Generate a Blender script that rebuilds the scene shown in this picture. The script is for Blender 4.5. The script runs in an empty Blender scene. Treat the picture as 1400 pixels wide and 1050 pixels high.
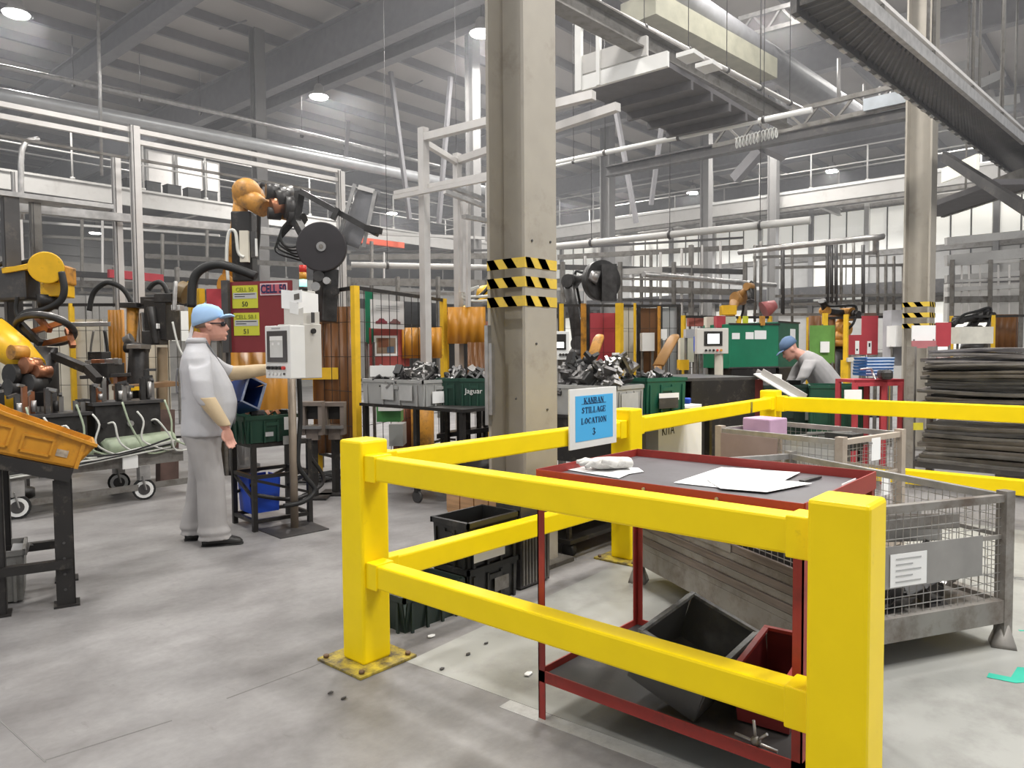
import bpy, bmesh, math, random
from math import sin, cos, pi, radians, atan2, sqrt
from mathutils import Vector as V, Matrix, noise as mnoise
random.seed(7)
S = bpy.context.scene
COL = S.collection

# ---------------------------------------------------------------- camera, world, exposure
H, F = 1.45, 1005.0
YAW, PITCH, ROLL = radians(41.2), radians(2.6), radians(-0.45)
fw = V((cos(YAW)*cos(PITCH), sin(YAW)*cos(PITCH), -sin(PITCH)))
r0 = V((sin(YAW), -cos(YAW), 0)); u0 = r0.cross(fw)
rt = r0*cos(ROLL)+u0*sin(ROLL); up = u0*cos(ROLL)-r0*sin(ROLL)
cam = bpy.data.objects.new('camera', bpy.data.cameras.new('camera'))
COL.objects.link(cam)
M = Matrix.Identity(4)
for i in range(3):
    M[i][0], M[i][1], M[i][2] = rt[i], up[i], -fw[i]
M[2][3] = H
cam.matrix_world = M
cam.data.sensor_fit = 'HORIZONTAL'; cam.data.sensor_width = 36
cam.data.lens = 36*F/1400; cam.data.clip_start = .05; cam.data.clip_end = 200
S.camera = cam
S.view_settings.view_transform = 'Standard'; S.view_settings.look = 'None'
S.view_settings.gamma = 1; S.view_settings.use_curve_mapping = False
S.view_settings.exposure = 0.12
w = bpy.data.worlds.new('world'); S.world = w; w.use_nodes = True
w.node_tree.nodes['Background'].inputs[0].default_value = (.95, .97, 1, 1)
w.node_tree.nodes['Background'].inputs[1].default_value = .50

# overhead lights: (x, y, z, watts); bodies of the seen lamps are built with the roof below
def hall_light(x, y, z, watts, size=.9):
    l = bpy.data.lights.new('overhead_light', 'AREA'); l.shape = 'DISK'; l.size = size
    l.energy = watts; l.color = (1, .97, .93)
    try: l.spread = radians(165)
    except Exception: pass
    o = bpy.data.objects.new('overhead_light', l); COL.objects.link(o); o.location = (x, y, z)
    return o

# ---------------------------------------------------------------- photo measurements -> points in the hall
def ray(px, py): return rt*((px-700)/F)-up*((py-525)/F)+fw
C0 = V((0, 0, H))
def at(px, py, d): return C0+ray(px, py)*d                 # at forward distance d
def onz(px, py, z=0.): d = ray(px, py); return C0+d*((z-H)/d.z)
def onx(px, py, x): d = ray(px, py); return C0+d*(x/d.x)
def ony(px, py, y): d = ray(px, py); return C0+d*(y/d.y)

# ---------------------------------------------------------------- materials
MATS = {}
def mat(name, col, rough=.6, metal=0., var=.12, scale=6., dirt=None, damt=.0, dscale=3., bump=0., emit=0., alpha=1., spec=.5, stretch=None, trans=0.):
    if name in MATS: return MATS[name]
    m = bpy.data.materials.new(name); m.use_nodes = True
    nt = m.node_tree; N = nt.nodes; L = nt.links
    b = N['Principled BSDF']
    b.inputs['Roughness'].default_value = rough; b.inputs['Metallic'].default_value = metal
    b.inputs['Specular IOR Level'].default_value = spec
    c = (*col, 1)
    tc = N.new('ShaderNodeTexCoord'); src = tc.outputs['Object']
    if stretch:
        mp = N.new('ShaderNodeMapping'); mp.inputs['Scale'].default_value = stretch
        L.new(src, mp.inputs[0]); src = mp.outputs[0]
    nz = N.new('ShaderNodeTexNoise'); nz.inputs['Scale'].default_value = scale; nz.inputs['Detail'].default_value = 4
    L.new(src, nz.inputs['Vector'])
    rmp = N.new('ShaderNodeValToRGB'); e = rmp.color_ramp.elements
    e[0].position = .3; e[1].position = .7
    e[0].color = (*[max(0, x*(1-var)) for x in col], 1); e[1].color = (*[min(1, x*(1+var)) for x in col], 1)
    L.new(nz.outputs[0], rmp.inputs[0]); out = rmp.outputs[0]
    if dirt:
        n2 = N.new('ShaderNodeTexNoise'); n2.inputs['Scale'].default_value = dscale; n2.inputs['Detail'].default_value = 8; n2.inputs['Roughness'].default_value = .7
        L.new(src, n2.inputs['Vector'])
        r2 = N.new('ShaderNodeValToRGB'); r2.color_ramp.elements[0].position = 1-damt-.12; r2.color_ramp.elements[1].position = min(1, 1-damt+.12)
        L.new(n2.outputs[0], r2.inputs[0])
        mx = N.new('ShaderNodeMixRGB'); mx.inputs[2].default_value = (*dirt, 1)
        L.new(r2.outputs[0], mx.inputs[0]); L.new(out, mx.inputs[1]); out = mx.outputs[0]
    L.new(out, b.inputs['Base Color'])
    if bump:
        bp = N.new('ShaderNodeBump'); bp.inputs['Strength'].default_value = bump; bp.inputs['Distance'].default_value = .01
        L.new(nz.outputs[0], bp.inputs['Height']); L.new(bp.outputs[0], b.inputs['Normal'])
    if emit:
        b.inputs['Emission Color'].default_value = c; b.inputs['Emission Strength'].default_value = emit
    if alpha < 1: b.inputs['Alpha'].default_value = alpha
    if trans: b.inputs['Transmission Weight'].default_value = trans
    MATS[name] = m; return m

YEL = mat('yellow_paint', (.93, .68, .002), .42, var=.03, dirt=(.45, .30, .02), damt=.24, dscale=7, bump=.06, spec=.3)
YELP = mat('yellow_plate', (.50, .38, .03), .6, dirt=(.09, .07, .04), damt=.5, dscale=14, bump=.3)
YELF = mat('fence_yellow', (.75, .46, .02), .5, dirt=(.3, .17, .03), damt=.3)
ROB = mat('robot_yellow', (.80, .46, .012), .4, dirt=(.10, .06, .02), damt=.32, dscale=6)
ROBO = mat('robot_orange', (.55, .25, .03), .5, dirt=(.07, .04, .02), damt=.4, dscale=6)
BLK = mat('black_steel', (.022, .02, .019), .45, .2, dirt=(.13, .11, .09), damt=.33, dscale=9)
BLKP = mat('black_plastic', (.018, .018, .018), .4, dirt=(.10, .095, .085), damt=.34, dscale=5)
RUB = mat('black_rubber', (.012, .012, .012), .6)
RED = mat('red_paint', (.30, .030, .022), .5, dirt=(.10, .02, .015), damt=.35, dscale=6)
REDB = mat('dark_red_board', (.175, .018, .022), .6, var=.05)
REDP = mat('red_panel', (.42, .045, .06), .6, var=.08)
GREY = mat('grey_steel', (.20, .19, .175), .5, .35, dirt=(.09, .075, .06), damt=.4, dscale=7)
GREYD = mat('dark_grey_steel', (.075, .072, .072), .45, .4, dirt=(.16, .14, .12), damt=.35, dscale=7)
TRAY = mat('table_sheet', (.115, .108, .115), .42, .1, dirt=(.06, .055, .055), damt=.35, dscale=4)
GALV = mat('galvanised', (.42, .41, .40), .38, .7, var=.2, scale=12)
ALU = mat('aluminium', (.60, .58, .56), .4, .35, var=.06)
PALE = mat('pale_painted_steel', (.50, .49, .47), .55, var=.05, dirt=(.33, .31, .29), damt=.35)
DUCT = mat('duct_steel', (.50, .51, .52), .38, .4, var=.06)
COLM = mat('column_paint', (.36, .33, .28), .6, var=.05, dirt=(.22, .19, .15), damt=.33, dscale=2.5, bump=.05)
COLG = mat('grey_column_paint', (.20, .195, .19), .6, var=.05)
ROOFB = mat('roof_steel', (.23, .225, .235), .6, var=.08)
ROOF = mat('roof_sheet', (.46, .435, .41), .6, var=.06, scale=1.2)
WALLM = mat('wall_cladding', (.42, .41, .39), .6, var=.05)
GRN = mat('green_plastic', (.012, .055, .035), .4, dirt=(.05, .07, .06), damt=.33)
GRNC = mat('green_cabinet', (.008, .17, .085), .5, var=.08)
GRNL = mat('light_green_panel', (.13, .30, .06), .6)
GPL = mat('grey_plastic', (.36, .36, .35), .5, var=.06, dirt=(.22, .21, .2), damt=.3)
BLU = mat('blue_plastic', (.015, .04, .17), .4)
BLUB = mat('bright_blue_plastic', (.02, .08, .55), .4)
BLUT = mat('blue_tray', (.06, .20, .50), .4)
YCR = mat('ochre_plastic', (.55, .24, .012), .5, dirt=(.20, .09, .02), damt=.4, dscale=5)
PAP = mat('white_paper', (.86, .86, .85), .7, var=.02)
WHT = mat('white_paint', (.74, .74, .72), .5, var=.03)
CREAM = mat('cream_panel', (.66, .62, .52), .6, var=.05)
HMIW = mat('cabinet_grey', (.55, .53, .49), .5, var=.04)
SCRN = mat('screen_grey', (.42, .42, .40), .2, emit=.25)
SCRW = mat('screen_white', (.9, .93, .92), .3, emit=1.6)
INK = mat('black_ink', (.012, .012, .014), .7, var=0)
INKN = mat('navy_ink', (.01, .015, .07), .7, var=0)
SIGNB = mat('sign_blue', (.07, .43, .80), .5, var=.02)
SIGNY = mat('sign_lime', (.50, .50, .035), .6, var=.03)
SIGNG = mat('sign_grey', (.42, .42, .42), .6, var=.02)
WOOD = mat('raw_wood', (.42, .24, .12), .7, var=.3, scale=3, stretch=(1, 1, 12))
CARD = mat('cardboard', (.30, .21, .14), .8, var=.1)
LILAC = mat('lilac_plastic', (.50, .32, .46), .6)
STL = mat('pressed_steel', (.36, .35, .34), .33, .75, var=.2)
STLB = mat('dark_pressed_steel', (.13, .125, .125), .36, .6, var=.35, scale=3)
CAST = mat('cast_grey', (.22, .215, .21), .42, .5, var=.35, scale=14)
CASTB = mat('cast_black', (.03, .03, .03), .4, .2)
CURT = mat('weld_curtain', (.55, .24, .02), .35, var=.12, scale=1.5, alpha=.85)
CURTB = mat('brown_curtain', (.17, .07, .02), .4, var=.1, scale=1.5, alpha=.93)
LAMP = mat('lamp_glow', (1, .98, .95), .5, emit=40, var=0)
TUBE = mat('tube_glow', (1, .98, .92), .5, emit=5, var=0)
WINL = mat('daylit_pane', (.80, .79, .73), .5, emit=.42, var=.03)
SKIN = mat('skin', (.58, .30, .23), .5, var=.08, scale=9)
JACK = mat('grey_workwear', (.50, .50, .52), .8, var=.05, bump=.5, scale=7)
TROU = mat('grey_trousers', (.36, .345, .34), .85, var=.06, bump=.4, scale=6)
SLV = mat('cream_sleeve', (.60, .47, .30), .85, var=.08, bump=.2)
CAPM = mat('light_blue_cloth', (.36, .55, .82), .8, var=.05)
CAPW = mat('white_cloth', (.75, .75, .76), .85, var=.04, bump=.2)
SHOE = mat('black_shoe', (.02, .019, .018), .5)
COPP = mat('copper', (.40, .17, .09), .35, .8, var=.3)
PGRN = mat('pale_green_hose', (.36, .42, .30), .5)
PWHT = mat('white_hose', (.58, .58, .54), .5)
GREENT = mat('green_tape', (.03, .42, .30), .6)
REDL = mat('red_orange_panel', (.75, .13, .07), .6, var=.03)
LEDR = mat('red_lens', (.6, .03, .02), .3)
LEDG = mat('green_lens_lit', (.35, .95, .80), .3, emit=1.4, var=0)
HAIR = mat('short_hair', (.20, .13, .09), .8)

# ---------------------------------------------------------------- mesh builder
def perp(a, ref=V((0, 0, 1))):
    a = a.normalized()
    if abs(a.dot(ref)) > .98: ref = V((1, 0, 0)) if abs(a.x) < .9 else V((0, 1, 0))
    s = a.cross(ref).normalized()
    return s, s.cross(a).normalized()
class B:
    def __init__(s): s.v = []; s.f = []; s.sm = []; s.mi = []; s.m = 0
    def add(s, vs, fs, smooth=False):
        n = len(s.v); s.v += [V(x) for x in vs]
        for q in fs: s.f.append([n+i for i in q]); s.sm.append(smooth); s.mi.append(s.m)
        return s
    def mm(s, i): s.m = i; return s
    def pbox(s, o, a, b, c):                       # box from a corner and three edge vectors
        o, a, b, c = V(o), V(a), V(b), V(c)
        if a.cross(b).dot(c) < 0: a, b = b, a
        return s.add([o, o+a, o+a+b, o+b, o+c, o+a+c, o+a+b+c, o+b+c],
              [(0, 3, 2, 1), (4, 5, 6, 7), (0, 1, 5, 4), (1, 2, 6, 5), (2, 3, 7, 6), (3, 0, 4, 7)])
    def box(s, c, d, rz=0., R=None):
        R = R or Matrix.Rotation(rz, 3, 'Z')
        a, b, e = R@V((d[0], 0, 0)), R@V((0, d[1], 0)), R@V((0, 0, d[2]))
        return s.pbox(V(c)-(a+b+e)/2, a, b, e)
    def lohi(s, lo, hi):
        lo, hi = V(lo), V(hi); d = hi-lo
        return s.pbox(lo, (d.x, 0, 0), (0, d.y, 0), (0, 0, d.z))
    def bar(s, p, q, wd, ht=None, ref=V((0, 0, 1))):
        p, q = V(p), V(q); ht = ht or wd; a = q-p; x, y = perp(a, ref)
        return s.pbox(p-x*wd/2-y*ht/2, a, x*wd, y*ht)
    def ibeam(s, p, q, wd, ht, t=.03, ref=V((0, 0, 1))):
        p, q = V(p), V(q); a = q-p; x, y = perp(a, ref)
        for k in (-1, 1): s.pbox(p-x*wd/2+y*(k*(ht/2-t/2))-y*t/2, a, x*wd, y*t)
        return s.pbox(p-x*t/2-y*(ht/2-t), a, x*t, y*(ht-2*t))
    def cyl(s, p, q, r, r2=None, n=12, caps=True):
        return s.tubev([p, q], [r, r if r2 is None else r2], n, caps)
    def tubev(s, pts, rs, n=8, caps=True, sq=1.):
        pts = [V(p) for p in pts]; k0 = len(s.v); x = None
        for i, p in enumerate(pts):
            a = (pts[min(i+1, len(pts)-1)]-pts[max(i-1, 0)])
            if x is None: x, y = perp(a)
            else:
                a = a.normalized(); x = (x-a*x.dot(a)).normalized(); y = x.cross(a)
            for j in range(n):
                t = 2*pi*j/n; s.v.append(p+(x*cos(t)+y*sin(t)*sq)*rs[i])
        for i in range(len(pts)-1):
            for j in range(n):
                a, b = k0+i*n+j, k0+i*n+(j+1) % n
                s.f.append([a, b, b+n, a+n]); s.sm.append(True); s.mi.append(s.m)
        if caps:
            s.f.append([k0+j for j in range(n)][::-1]); s.sm.append(False); s.mi.append(s.m)
            s.f.append([k0+(len(pts)-1)*n+j for j in range(n)]); s.sm.append(False); s.mi.append(s.m)
        return s
    def tube(s, pts, r, n=6, sub=4):
        pts = [V(p) for p in pts]
        if len(pts) > 2: pts = smooth_path(pts, sub)
        return s.tubev(pts, [r]*len(pts), n)
    def loft(s, rings, n=20, p=2.0):
        # rings: (centre, half extents vec ax, vec ay); superellipse of power p
        k0 = len(s.v)
        for c, ax, ay in rings:
            for j in range(n):
                t = 2*pi*j/n; cx, sy = cos(t), sin(t)
                e = 2/p
                s.v.append(V(c)+V(ax)*(abs(cx)**e*(1 if cx >= 0 else -1))+V(ay)*(abs(sy)**e*(1 if sy >= 0 else -1)))
        for i in range(len(rings)-1):
            for j in range(n):
                a, b = k0+i*n+j, k0+i*n+(j+1) % n
                s.f.append([a, b, b+n, a+n]); s.sm.append(True); s.mi.append(s.m)
        s.f.append([k0+j for j in range(n)][::-1]); s.sm.append(True); s.mi.append(s.m)
        s.f.append([k0+(len(rings)-1)*n+j for j in range(n)]); s.sm.append(True); s.mi.append(s.m)
        return s
    def ball(s, c, r, nu=14, nv=8):
        if not hasattr(r, '__len__'): r = (r, r, r)
        c = V(c); rg = []
        for i in range(nv+1):
            t = -pi/2+pi*i/nv; k = max(cos(t), .02)
            rg.append((c+V((0, 0, r[2]*sin(t))), V((r[0]*k, 0, 0)), V((0, r[1]*k, 0))))
        return s.loft(rg, nu)
    def poly(s, pts, th):                           # flat outline extruded by vector th
        pts = [V(p) for p in pts]; th = V(th); n = len(pts)
        nrm = V((0, 0, 0))
        for i in range(n): nrm += pts[i].cross(pts[(i+1) % n])
        if nrm.dot(th) < 0: pts = pts[::-1]
        return s.add(pts+[p+th for p in pts], [list(range(n))[::-1], [n+i for i in range(n)]]+[(i, (i+1) % n, n+(i+1) % n, n+i) for i in range(n)])
    def bin(s, o, a, b, c, t=.012, taper=.0, floor=True):   # open box: corner, two floor edges, height vector
        o, a, b, c = V(o), V(a), V(b), V(c)
        an, bn, cn = a.normalized(), b.normalized(), c.normalized()
        if floor: s.pbox(o, a, b, cn*t)
        def wall(p, e, inn):
            ou = -inn*taper
            q = [p, p+e, p+e+inn*t, p+inn*t, p+c+ou, p+e+c+ou, p+e+c+ou+inn*t, p+c+ou+inn*t]
            fs = [(0, 3, 2, 1), (4, 5, 6, 7), (0, 1, 5, 4), (1, 2, 6, 5), (2, 3, 7, 6), (3, 0, 4, 7)]
            if e.cross(inn).dot(c) < 0: fs = [f[::-1] for f in fs]
            s.add(q, fs)
        wall(o, a, bn); wall(o+b, a, -bn); wall(o, b, an); wall(o+a, b, -an)
        return s
    def build(s, name, m, parent=None, bevel=0., world=True, seg=2, **props):
        me = bpy.data.meshes.new(name)
        vs = s.v
        if parent is not None and world:
            iv = wmat(parent).inverted(); vs = [iv@v for v in vs]
        me.from_pydata([tuple(v) for v in vs], [], s.f); me.update()
        me.polygons.foreach_set('use_smooth', s.sm)
        ms = m if isinstance(m, (list, tuple)) else [m]
        for x in ms: me.materials.append(x)
        if len(ms) > 1: me.polygons.foreach_set('material_index', [min(i, len(ms)-1) for i in s.mi])
        o = bpy.data.objects.new(name, me); COL.objects.link(o)
        if parent is not None: o.parent = parent
        if bevel:
            md = o.modifiers.new('bevel', 'BEVEL'); md.width = bevel; md.segments = seg; md.limit_method = 'ANGLE'
        for k, x in props.items(): o[k] = x
        return o
def smooth_path(p, sub=4):
    out = []
    for i in range(len(p)-1):
        a, b, c, d = p[max(i-1, 0)], p[i], p[i+1], p[min(i+2, len(p)-1)]
        for k in range(sub):
            t = k/sub
            out.append(.5*((2*b)+(c-a)*t+(2*a-5*b+4*c-d)*t*t+(3*b-a-3*c+d)*t**3))
    return out+[p[-1]]
def wmat(o):
    m = o.matrix_basis.copy()
    while o.parent: o = o.parent; m = o.matrix_basis@m
    return m
def tag(o, label, cat, group=None, kind=None):
    if label: o['label'] = label
    if cat: o['category'] = cat
    if group: o['group'] = group
    if kind: o['kind'] = kind
    return o
def thing(name, label, cat, loc=(0, 0, 0), rz=0., group=None):
    o = bpy.data.objects.new(name, None); COL.objects.link(o); o.empty_display_size = .1
    o.location = loc; o.rotation_euler = (0, 0, rz)
    o.matrix_basis = Matrix.Translation(V(loc))@Matrix.Rotation(rz, 4, 'Z')
    return tag(o, label, cat, group)
def dup(o, loc, rz, label=None, group=None, parent=None):
    c = o.copy(); COL.objects.link(c)
    c.matrix_basis = Matrix.Translation(V(loc))@Matrix.Rotation(rz, 4, 'Z')
    if label: c['label'] = label
    if group: c['group'] = group
    def kids(src, dst):
        for k in [x for x in src.children]:
            q = k.copy(); COL.objects.link(q); q.parent = dst; kids(k, q)
    kids(o, c); return c
def text(s, origin, xd, yd, size, m, name='lettering', parent=None, align='CENTER', sx=1., depth=.0008, bold=0.):
    cu = bpy.data.curves.new(name, 'FONT'); cu.body = s; cu.size = size; cu.align_x = align; cu.align_y = 'CENTER'
    cu.extrude = depth; cu.offset = bold; cu.resolution_u = 3
    t = bpy.data.objects.new(name, cu); COL.objects.link(t)
    me = bpy.data.meshes.new_from_object(t); bpy.data.objects.remove(t)
    xd, yd = V(xd).normalized(), V(yd).normalized(); zd = xd.cross(yd)
    mt = Matrix(((xd.x*sx, yd.x, zd.x, origin[0]), (xd.y*sx, yd.y, zd.y, origin[1]), (xd.z*sx, yd.z, zd.z, origin[2]), (0, 0, 0, 1)))
    if parent is not None: mt = wmat(parent).inverted()@mt
    me.transform(mt); me.materials.clear(); me.materials.append(m)
    o = bpy.data.objects.new(name, me); COL.objects.link(o)
    if parent is not None: o.parent = parent
    if parent is not None: o['kind'] = 'stuff'
    return o
XD, YD, ZD = V((1, 0, 0)), V((0, 1, 0)), V((0, 0, 1))
# ---------------------------------------------------------------- lamps of the hall (seen ones first, then the grid lights)
lamp_pts = [onz(22, 17, 8.2), onz(436, 131, 8.2), onz(658, 44, 8.2), onz(1251, 49, 8.2), onz(1352, 138, 8.2)]
far_pts = [onz(947, 263, 8.2), onz(1138, 233, 8.2), onz(536, 291, 8.2), onz(835, 236, 8.2), onz(130, 318, 7.2)]
grid = [(-3, 3), (5.2, -2.2), (8.8, -2.4), (1.5, -1.5), (4.5, 3), (3, 8.5), (8, 8), (9.5, 4), (7, -1.5), (13, 11), (12, 16), (15, 6), (18, 15), (20, 8), (20, 22), (9, 22), (27, 20), (-3, 9)]  # includes lights added out of view to brighten the floor on the right
for p in lamp_pts: hall_light(p.x, p.y, p.z-.12, 235)
for x, y in grid: hall_light(x, y, 8.1, 235)
for p in far_pts[:4]: hall_light(p.x, p.y, p.z-.12, 235)
# unseen area lights added under the far walkway to brighten the partition
for y0 in (6.5, 11, 16):
    l = bpy.data.lights.new('walkway_fill_light', 'AREA'); l.shape = 'RECTANGLE'; l.size = .3; l.size_y = 3.5; l.energy = 120
    o = bpy.data.objects.new('walkway_fill_light', l); COL.objects.link(o); o.location = (23.0, y0, 5.0)

# ---------------------------------------------------------------- floor
def floor_mat():
    m = bpy.data.materials.new('concrete_floor'); m.use_nodes = True; nt = m.node_tree; N = nt.nodes; L = nt.links
    b = N['Principled BSDF']; tc = N.new('ShaderNodeTexCoord')
    def nz(sc, det=6, ro=.6, stretch=None):
        n = N.new('ShaderNodeTexNoise'); n.inputs['Scale'].default_value = sc; n.inputs['Detail'].default_value = det; n.inputs['Roughness'].default_value = ro
        if stretch:
            mp = N.new('ShaderNodeMapping'); mp.inputs['Scale'].default_value = stretch; mp.inputs['Rotation'].default_value = (0, 0, .5)
            L.new(tc.outputs['Object'], mp.inputs[0]); L.new(mp.outputs[0], n.inputs['Vector'])
        else: L.new(tc.outputs['Object'], n.inputs['Vector'])
        return n
    def ramp(n, *st):
        r = N.new('ShaderNodeValToRGB'); e = r.color_ramp.elements
        e[0].position, e[0].color = st[0][0], (*st[0][1], 1); e[1].position, e[1].color = st[1][0], (*st[1][1], 1)
        L.new(n.outputs[0], r.inputs[0]); return r
    r1 = ramp(nz(.55), (.34, (.22, .213, .212)), (.68, (.315, .305, .30)))
    r2 = ramp(nz(1.7, 8, .62, (1, 1.7, 1)), (.36, (.72, .71, .71)), (.60, (1, 1, 1)))
    r3 = ramp(nz(26, 3), (.3, (.90, .90, .90)), (.7, (1.05, 1.05, 1.05)))
    r4 = ramp(nz(5.5, 9, .72, (2.5, .8, 1)), (.60, (1, 1, 1)), (.74, (.55, .53, .51)))
    out = r1.outputs[0]
    for r in (r2, r3, r4):
        x = N.new('ShaderNodeMixRGB'); x.blend_type = 'MULTIPLY'; x.inputs[0].default_value = 1 if r is not r4 else .6
        L.new(out, x.inputs[1]); L.new(r.outputs[0], x.inputs[2]); out = x.outputs[0]
    L.new(out, b.inputs['Base Color'])
    rr = N.new('ShaderNodeMapRange'); rr.inputs[3].default_value = .30; rr.inputs[4].default_value = .55
    L.new(nz(1.7, 6).outputs[0], rr.inputs[0]); L.new(rr.outputs[0], b.inputs['Roughness'])
    bp = N.new('ShaderNodeBump'); bp.inputs['Strength'].default_value = .06; L.new(nz(40, 4).outputs[0], bp.inputs['Height']); L.new(bp.outputs[0], b.inputs['Normal'])
    return m
b = B(); b.lohi((-7, -9, -.12), (42, 44, 0)); fl = b.build('floor', floor_mat(), kind='structure')
JNT = mat('floor_joint', (.17, .165, .16), .8); LINE = mat('floor_line', (.47, .47, .45), .6, dirt=(.30, .29, .28), damt=.45, dscale=6)
for p, q in (((60, 1040), (235, 985)), ((310, 955), (425, 912)), ((425, 912), (470, 893)), ((0, 985), (62, 1042))):
    p, q = onz(*p), onz(*q); b = B(); b.bar(p, q, .006, .002); b.build('expansion_joint', JNT, fl)
for p, q in ((onz(690, 962), onz(960, 1062)), (onz(1204, 770), onz(1400, 792))):
    b = B(); b.bar(p, q, .075, .003); b.build('floor_line', LINE, fl)
pa, pb = onz(690, 962), onz(960, 1062); pd = (pb-pa).normalized(); px_ = V((pd.y, -pd.x, 0)); px_ = px_ if px_.x > 0 else -px_
b = B(); b.poly([pa-pd*.62+px_*.04, pb+pd*7+px_*.04, pb+pd*7+px_*4.7, pa-pd*.62+px_*4.7], (0, 0, .0015))
b.build('painted_area', mat('painted_concrete', (.315, .318, .30), .42, var=.10, scale=1.6, dirt=(.20, .195, .185), damt=.40, dscale=1.9), fl)
# litter and green tape on the floor
rd = random.Random(3)
for k, (px, py) in enumerate(((590, 870), (722, 922), (604, 915), (640, 895), (665, 880), (452, 948), (470, 955))):
    c = onz(px, py, .004); b = B(); s = .012 if k > 1 else .022
    b.poly([c+V((s*cos(a)*(1+.4*rd.random()), s*sin(a)*(.5+.4*rd.random()), .003*rd.random())) for a in [i*pi/3 for i in range(6)]], (0, 0, .004))
    tag(b.build('floor_litter', PAP if k < 2 else GREYD), 'small scrap of litter lying on the concrete floor by the yellow barrier', 'litter', 'litter on the floor')
b = B(); b.poly([onz(x, y, .003) for x, y in ((1349, 926), (1352, 920), (1382, 926), (1391, 912), (1425, 915), (1425, 931), (1389, 934))], (0, 0, .001))
tag(b.build('floor_tape', GREENT), 'bent strip of green tape on the floor below the wire stillage foot', 'tape')
b = B(); b.bar(onz(1393, 862, .002), onz(1430, 864, .002), .012, .003)
tag(b.build('floor_tape', GREENT), 'thin green tape line on the floor right of the wire stillage', 'tape')

# ---------------------------------------------------------------- roof
ZR = 9.2
b = B(); b.lohi((-4, -3, ZR), (42, 44, ZR+.08)); roof = b.build('ceiling', ROOF, kind='structure')
y = -2.4
while y < 43:
    b = B(); b.bar((-4, y, ZR-.11), (42, y, ZR-.11), .09, .22); b.build('purlin', ROOFB, roof); y += 1.45
x1 = onz(170, 67, 8.4).x; x2 = onz(409, 100, 8.2).x; x3 = onz(520, 90, 8.62).x
for x, d in ((x1, .55), (x2, .95), (x3, .36), (x3+7, .7), (x3+14, .7), (x3+21, .7)):
    b = B(); b.ibeam((x, -3, ZR-.22-d/2), (x, 44, ZR-.22-d/2), .28, d, .05); b.build('rafter', ROOFB, roof)
# slender hangers and braces under the roof
for p, q in (((534, 98), (560, 300)), ((616, 105), (600, 305)), ((842, 150), (870, 305)), ((476, 165), (472, 228)), ((905, 168), (890, 280))):
    z0 = at(*p, 17); q2 = at(*q, 17.6); b = B(); b.bar(z0, q2, .09, .09); b.build('roof_brace', ROOFB, roof)
for p, q in ((onz(300, 40, 9.0), onz(337, 28, 9.0)), (onz(562, 118, 9.0), onz(578, 110, 9.0))):
    b = B(); b.bar(p, q, .03); b.build('roof_tie', ROOFB, roof)

# ---------------------------------------------------------------- walls
DCL = mat('dark_cladding', (.36, .355, .35), .6, var=.05)
b = B(); b.lohi((-4, 40, 0), (42, 40.2, ZR)); wl = b.build('wall_left', DCL, kind='structure')
for k in range(18):
    b = B(); b.lohi((-4, 39.93, .25+k*.5), (42, 40, .33+k*.5)); b.build('cladding_rib', DCL, wl)
b = B(); b.lohi((40, -3, 0), (40.2, 40, ZR)); wr = b.build('wall_right', DCL, kind='structure')
for k in range(12):
    b = B(); b.lohi((39.93, -3, .25+k*.75), (40, 40, .33+k*.75)); b.build('cladding_rib', DCL, wr)
# pale partition with daylit panels below the far walkway
XP = 25.0
b = B(); b.lohi((XP, -2, 0), (XP+.1, 23, 6.1)); wp = b.build('wall_far', WALLM, kind='structure')
for z in (1.2, 2.9, 4.4, 5.9):
    b = B(); b.lohi((XP-.09, -2, z-.08), (XP, 23, z+.08)); b.build('wall_rail', GREY, wp)
b = B(); b.lohi((XP-.5, -2, 3.05), (XP-.25, 23, 3.45)); b.build('wall_girder', GREYD, wp)
n = 0
for j in range(14):
    y0 = -1.6+j*1.72
    b = B(); b.lohi((XP-.14, y0-.14, 0), (XP, y0, 6)); b.build('wall_post', COLG if j % 3 == 0 else PALE, wp)
    for (z0, z1) in ((1.3, 2.8), (3.0, 4.3), (4.5, 5.8)):
        if (j*7+int(z0*3)) % 9 in (2,) and z0 > 1.5: continue
        n += 1; f = B()
        for k in range(3): f.lohi((XP-.03, y0+.04+k*.52, z0), (XP-.01, y0+.53+k*.52, z1))
        wd = f.build('window_%d' % n, WINL if z0 > 4 or (j*5+int(z0)) % 4 == 0 else WALLM, kind='structure')
        for k in range(1, 3):
            m = B(); m.lohi((XP-.05, y0+.02+k*.52, z0), (XP-.03, y0+.05+k*.52, z1)); m.build('mullion', GREYD, wd)
# darker partition behind the left cells
b = B(); b.lohi((2, 27, 0), (23, 27.1, 3.4)); wq = b.build('wall_back', WALLM, kind='structure')
for j in range(12):
    b = B(); b.lohi((2+j*1.8, 26.9, 0), (2.12+j*1.8, 27, 3.4)); b.build('wall_post', PALE, wq)
for j in range(11):
    if j in (3, 7): continue
    n += 1; b = B(); b.lohi((2.2+j*1.8, 26.96, 1.9), (3.7+j*1.8, 26.99, 3.0)); wd = b.build('window_%d' % n, WINL if j % 2 else WALLM, kind='structure')
    m = B(); m.lohi((2.95+j*1.8, 26.93, 1.9), (3.0+j*1.8, 26.96, 3.0)); m.build('mullion', GREY, wd)

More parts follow.
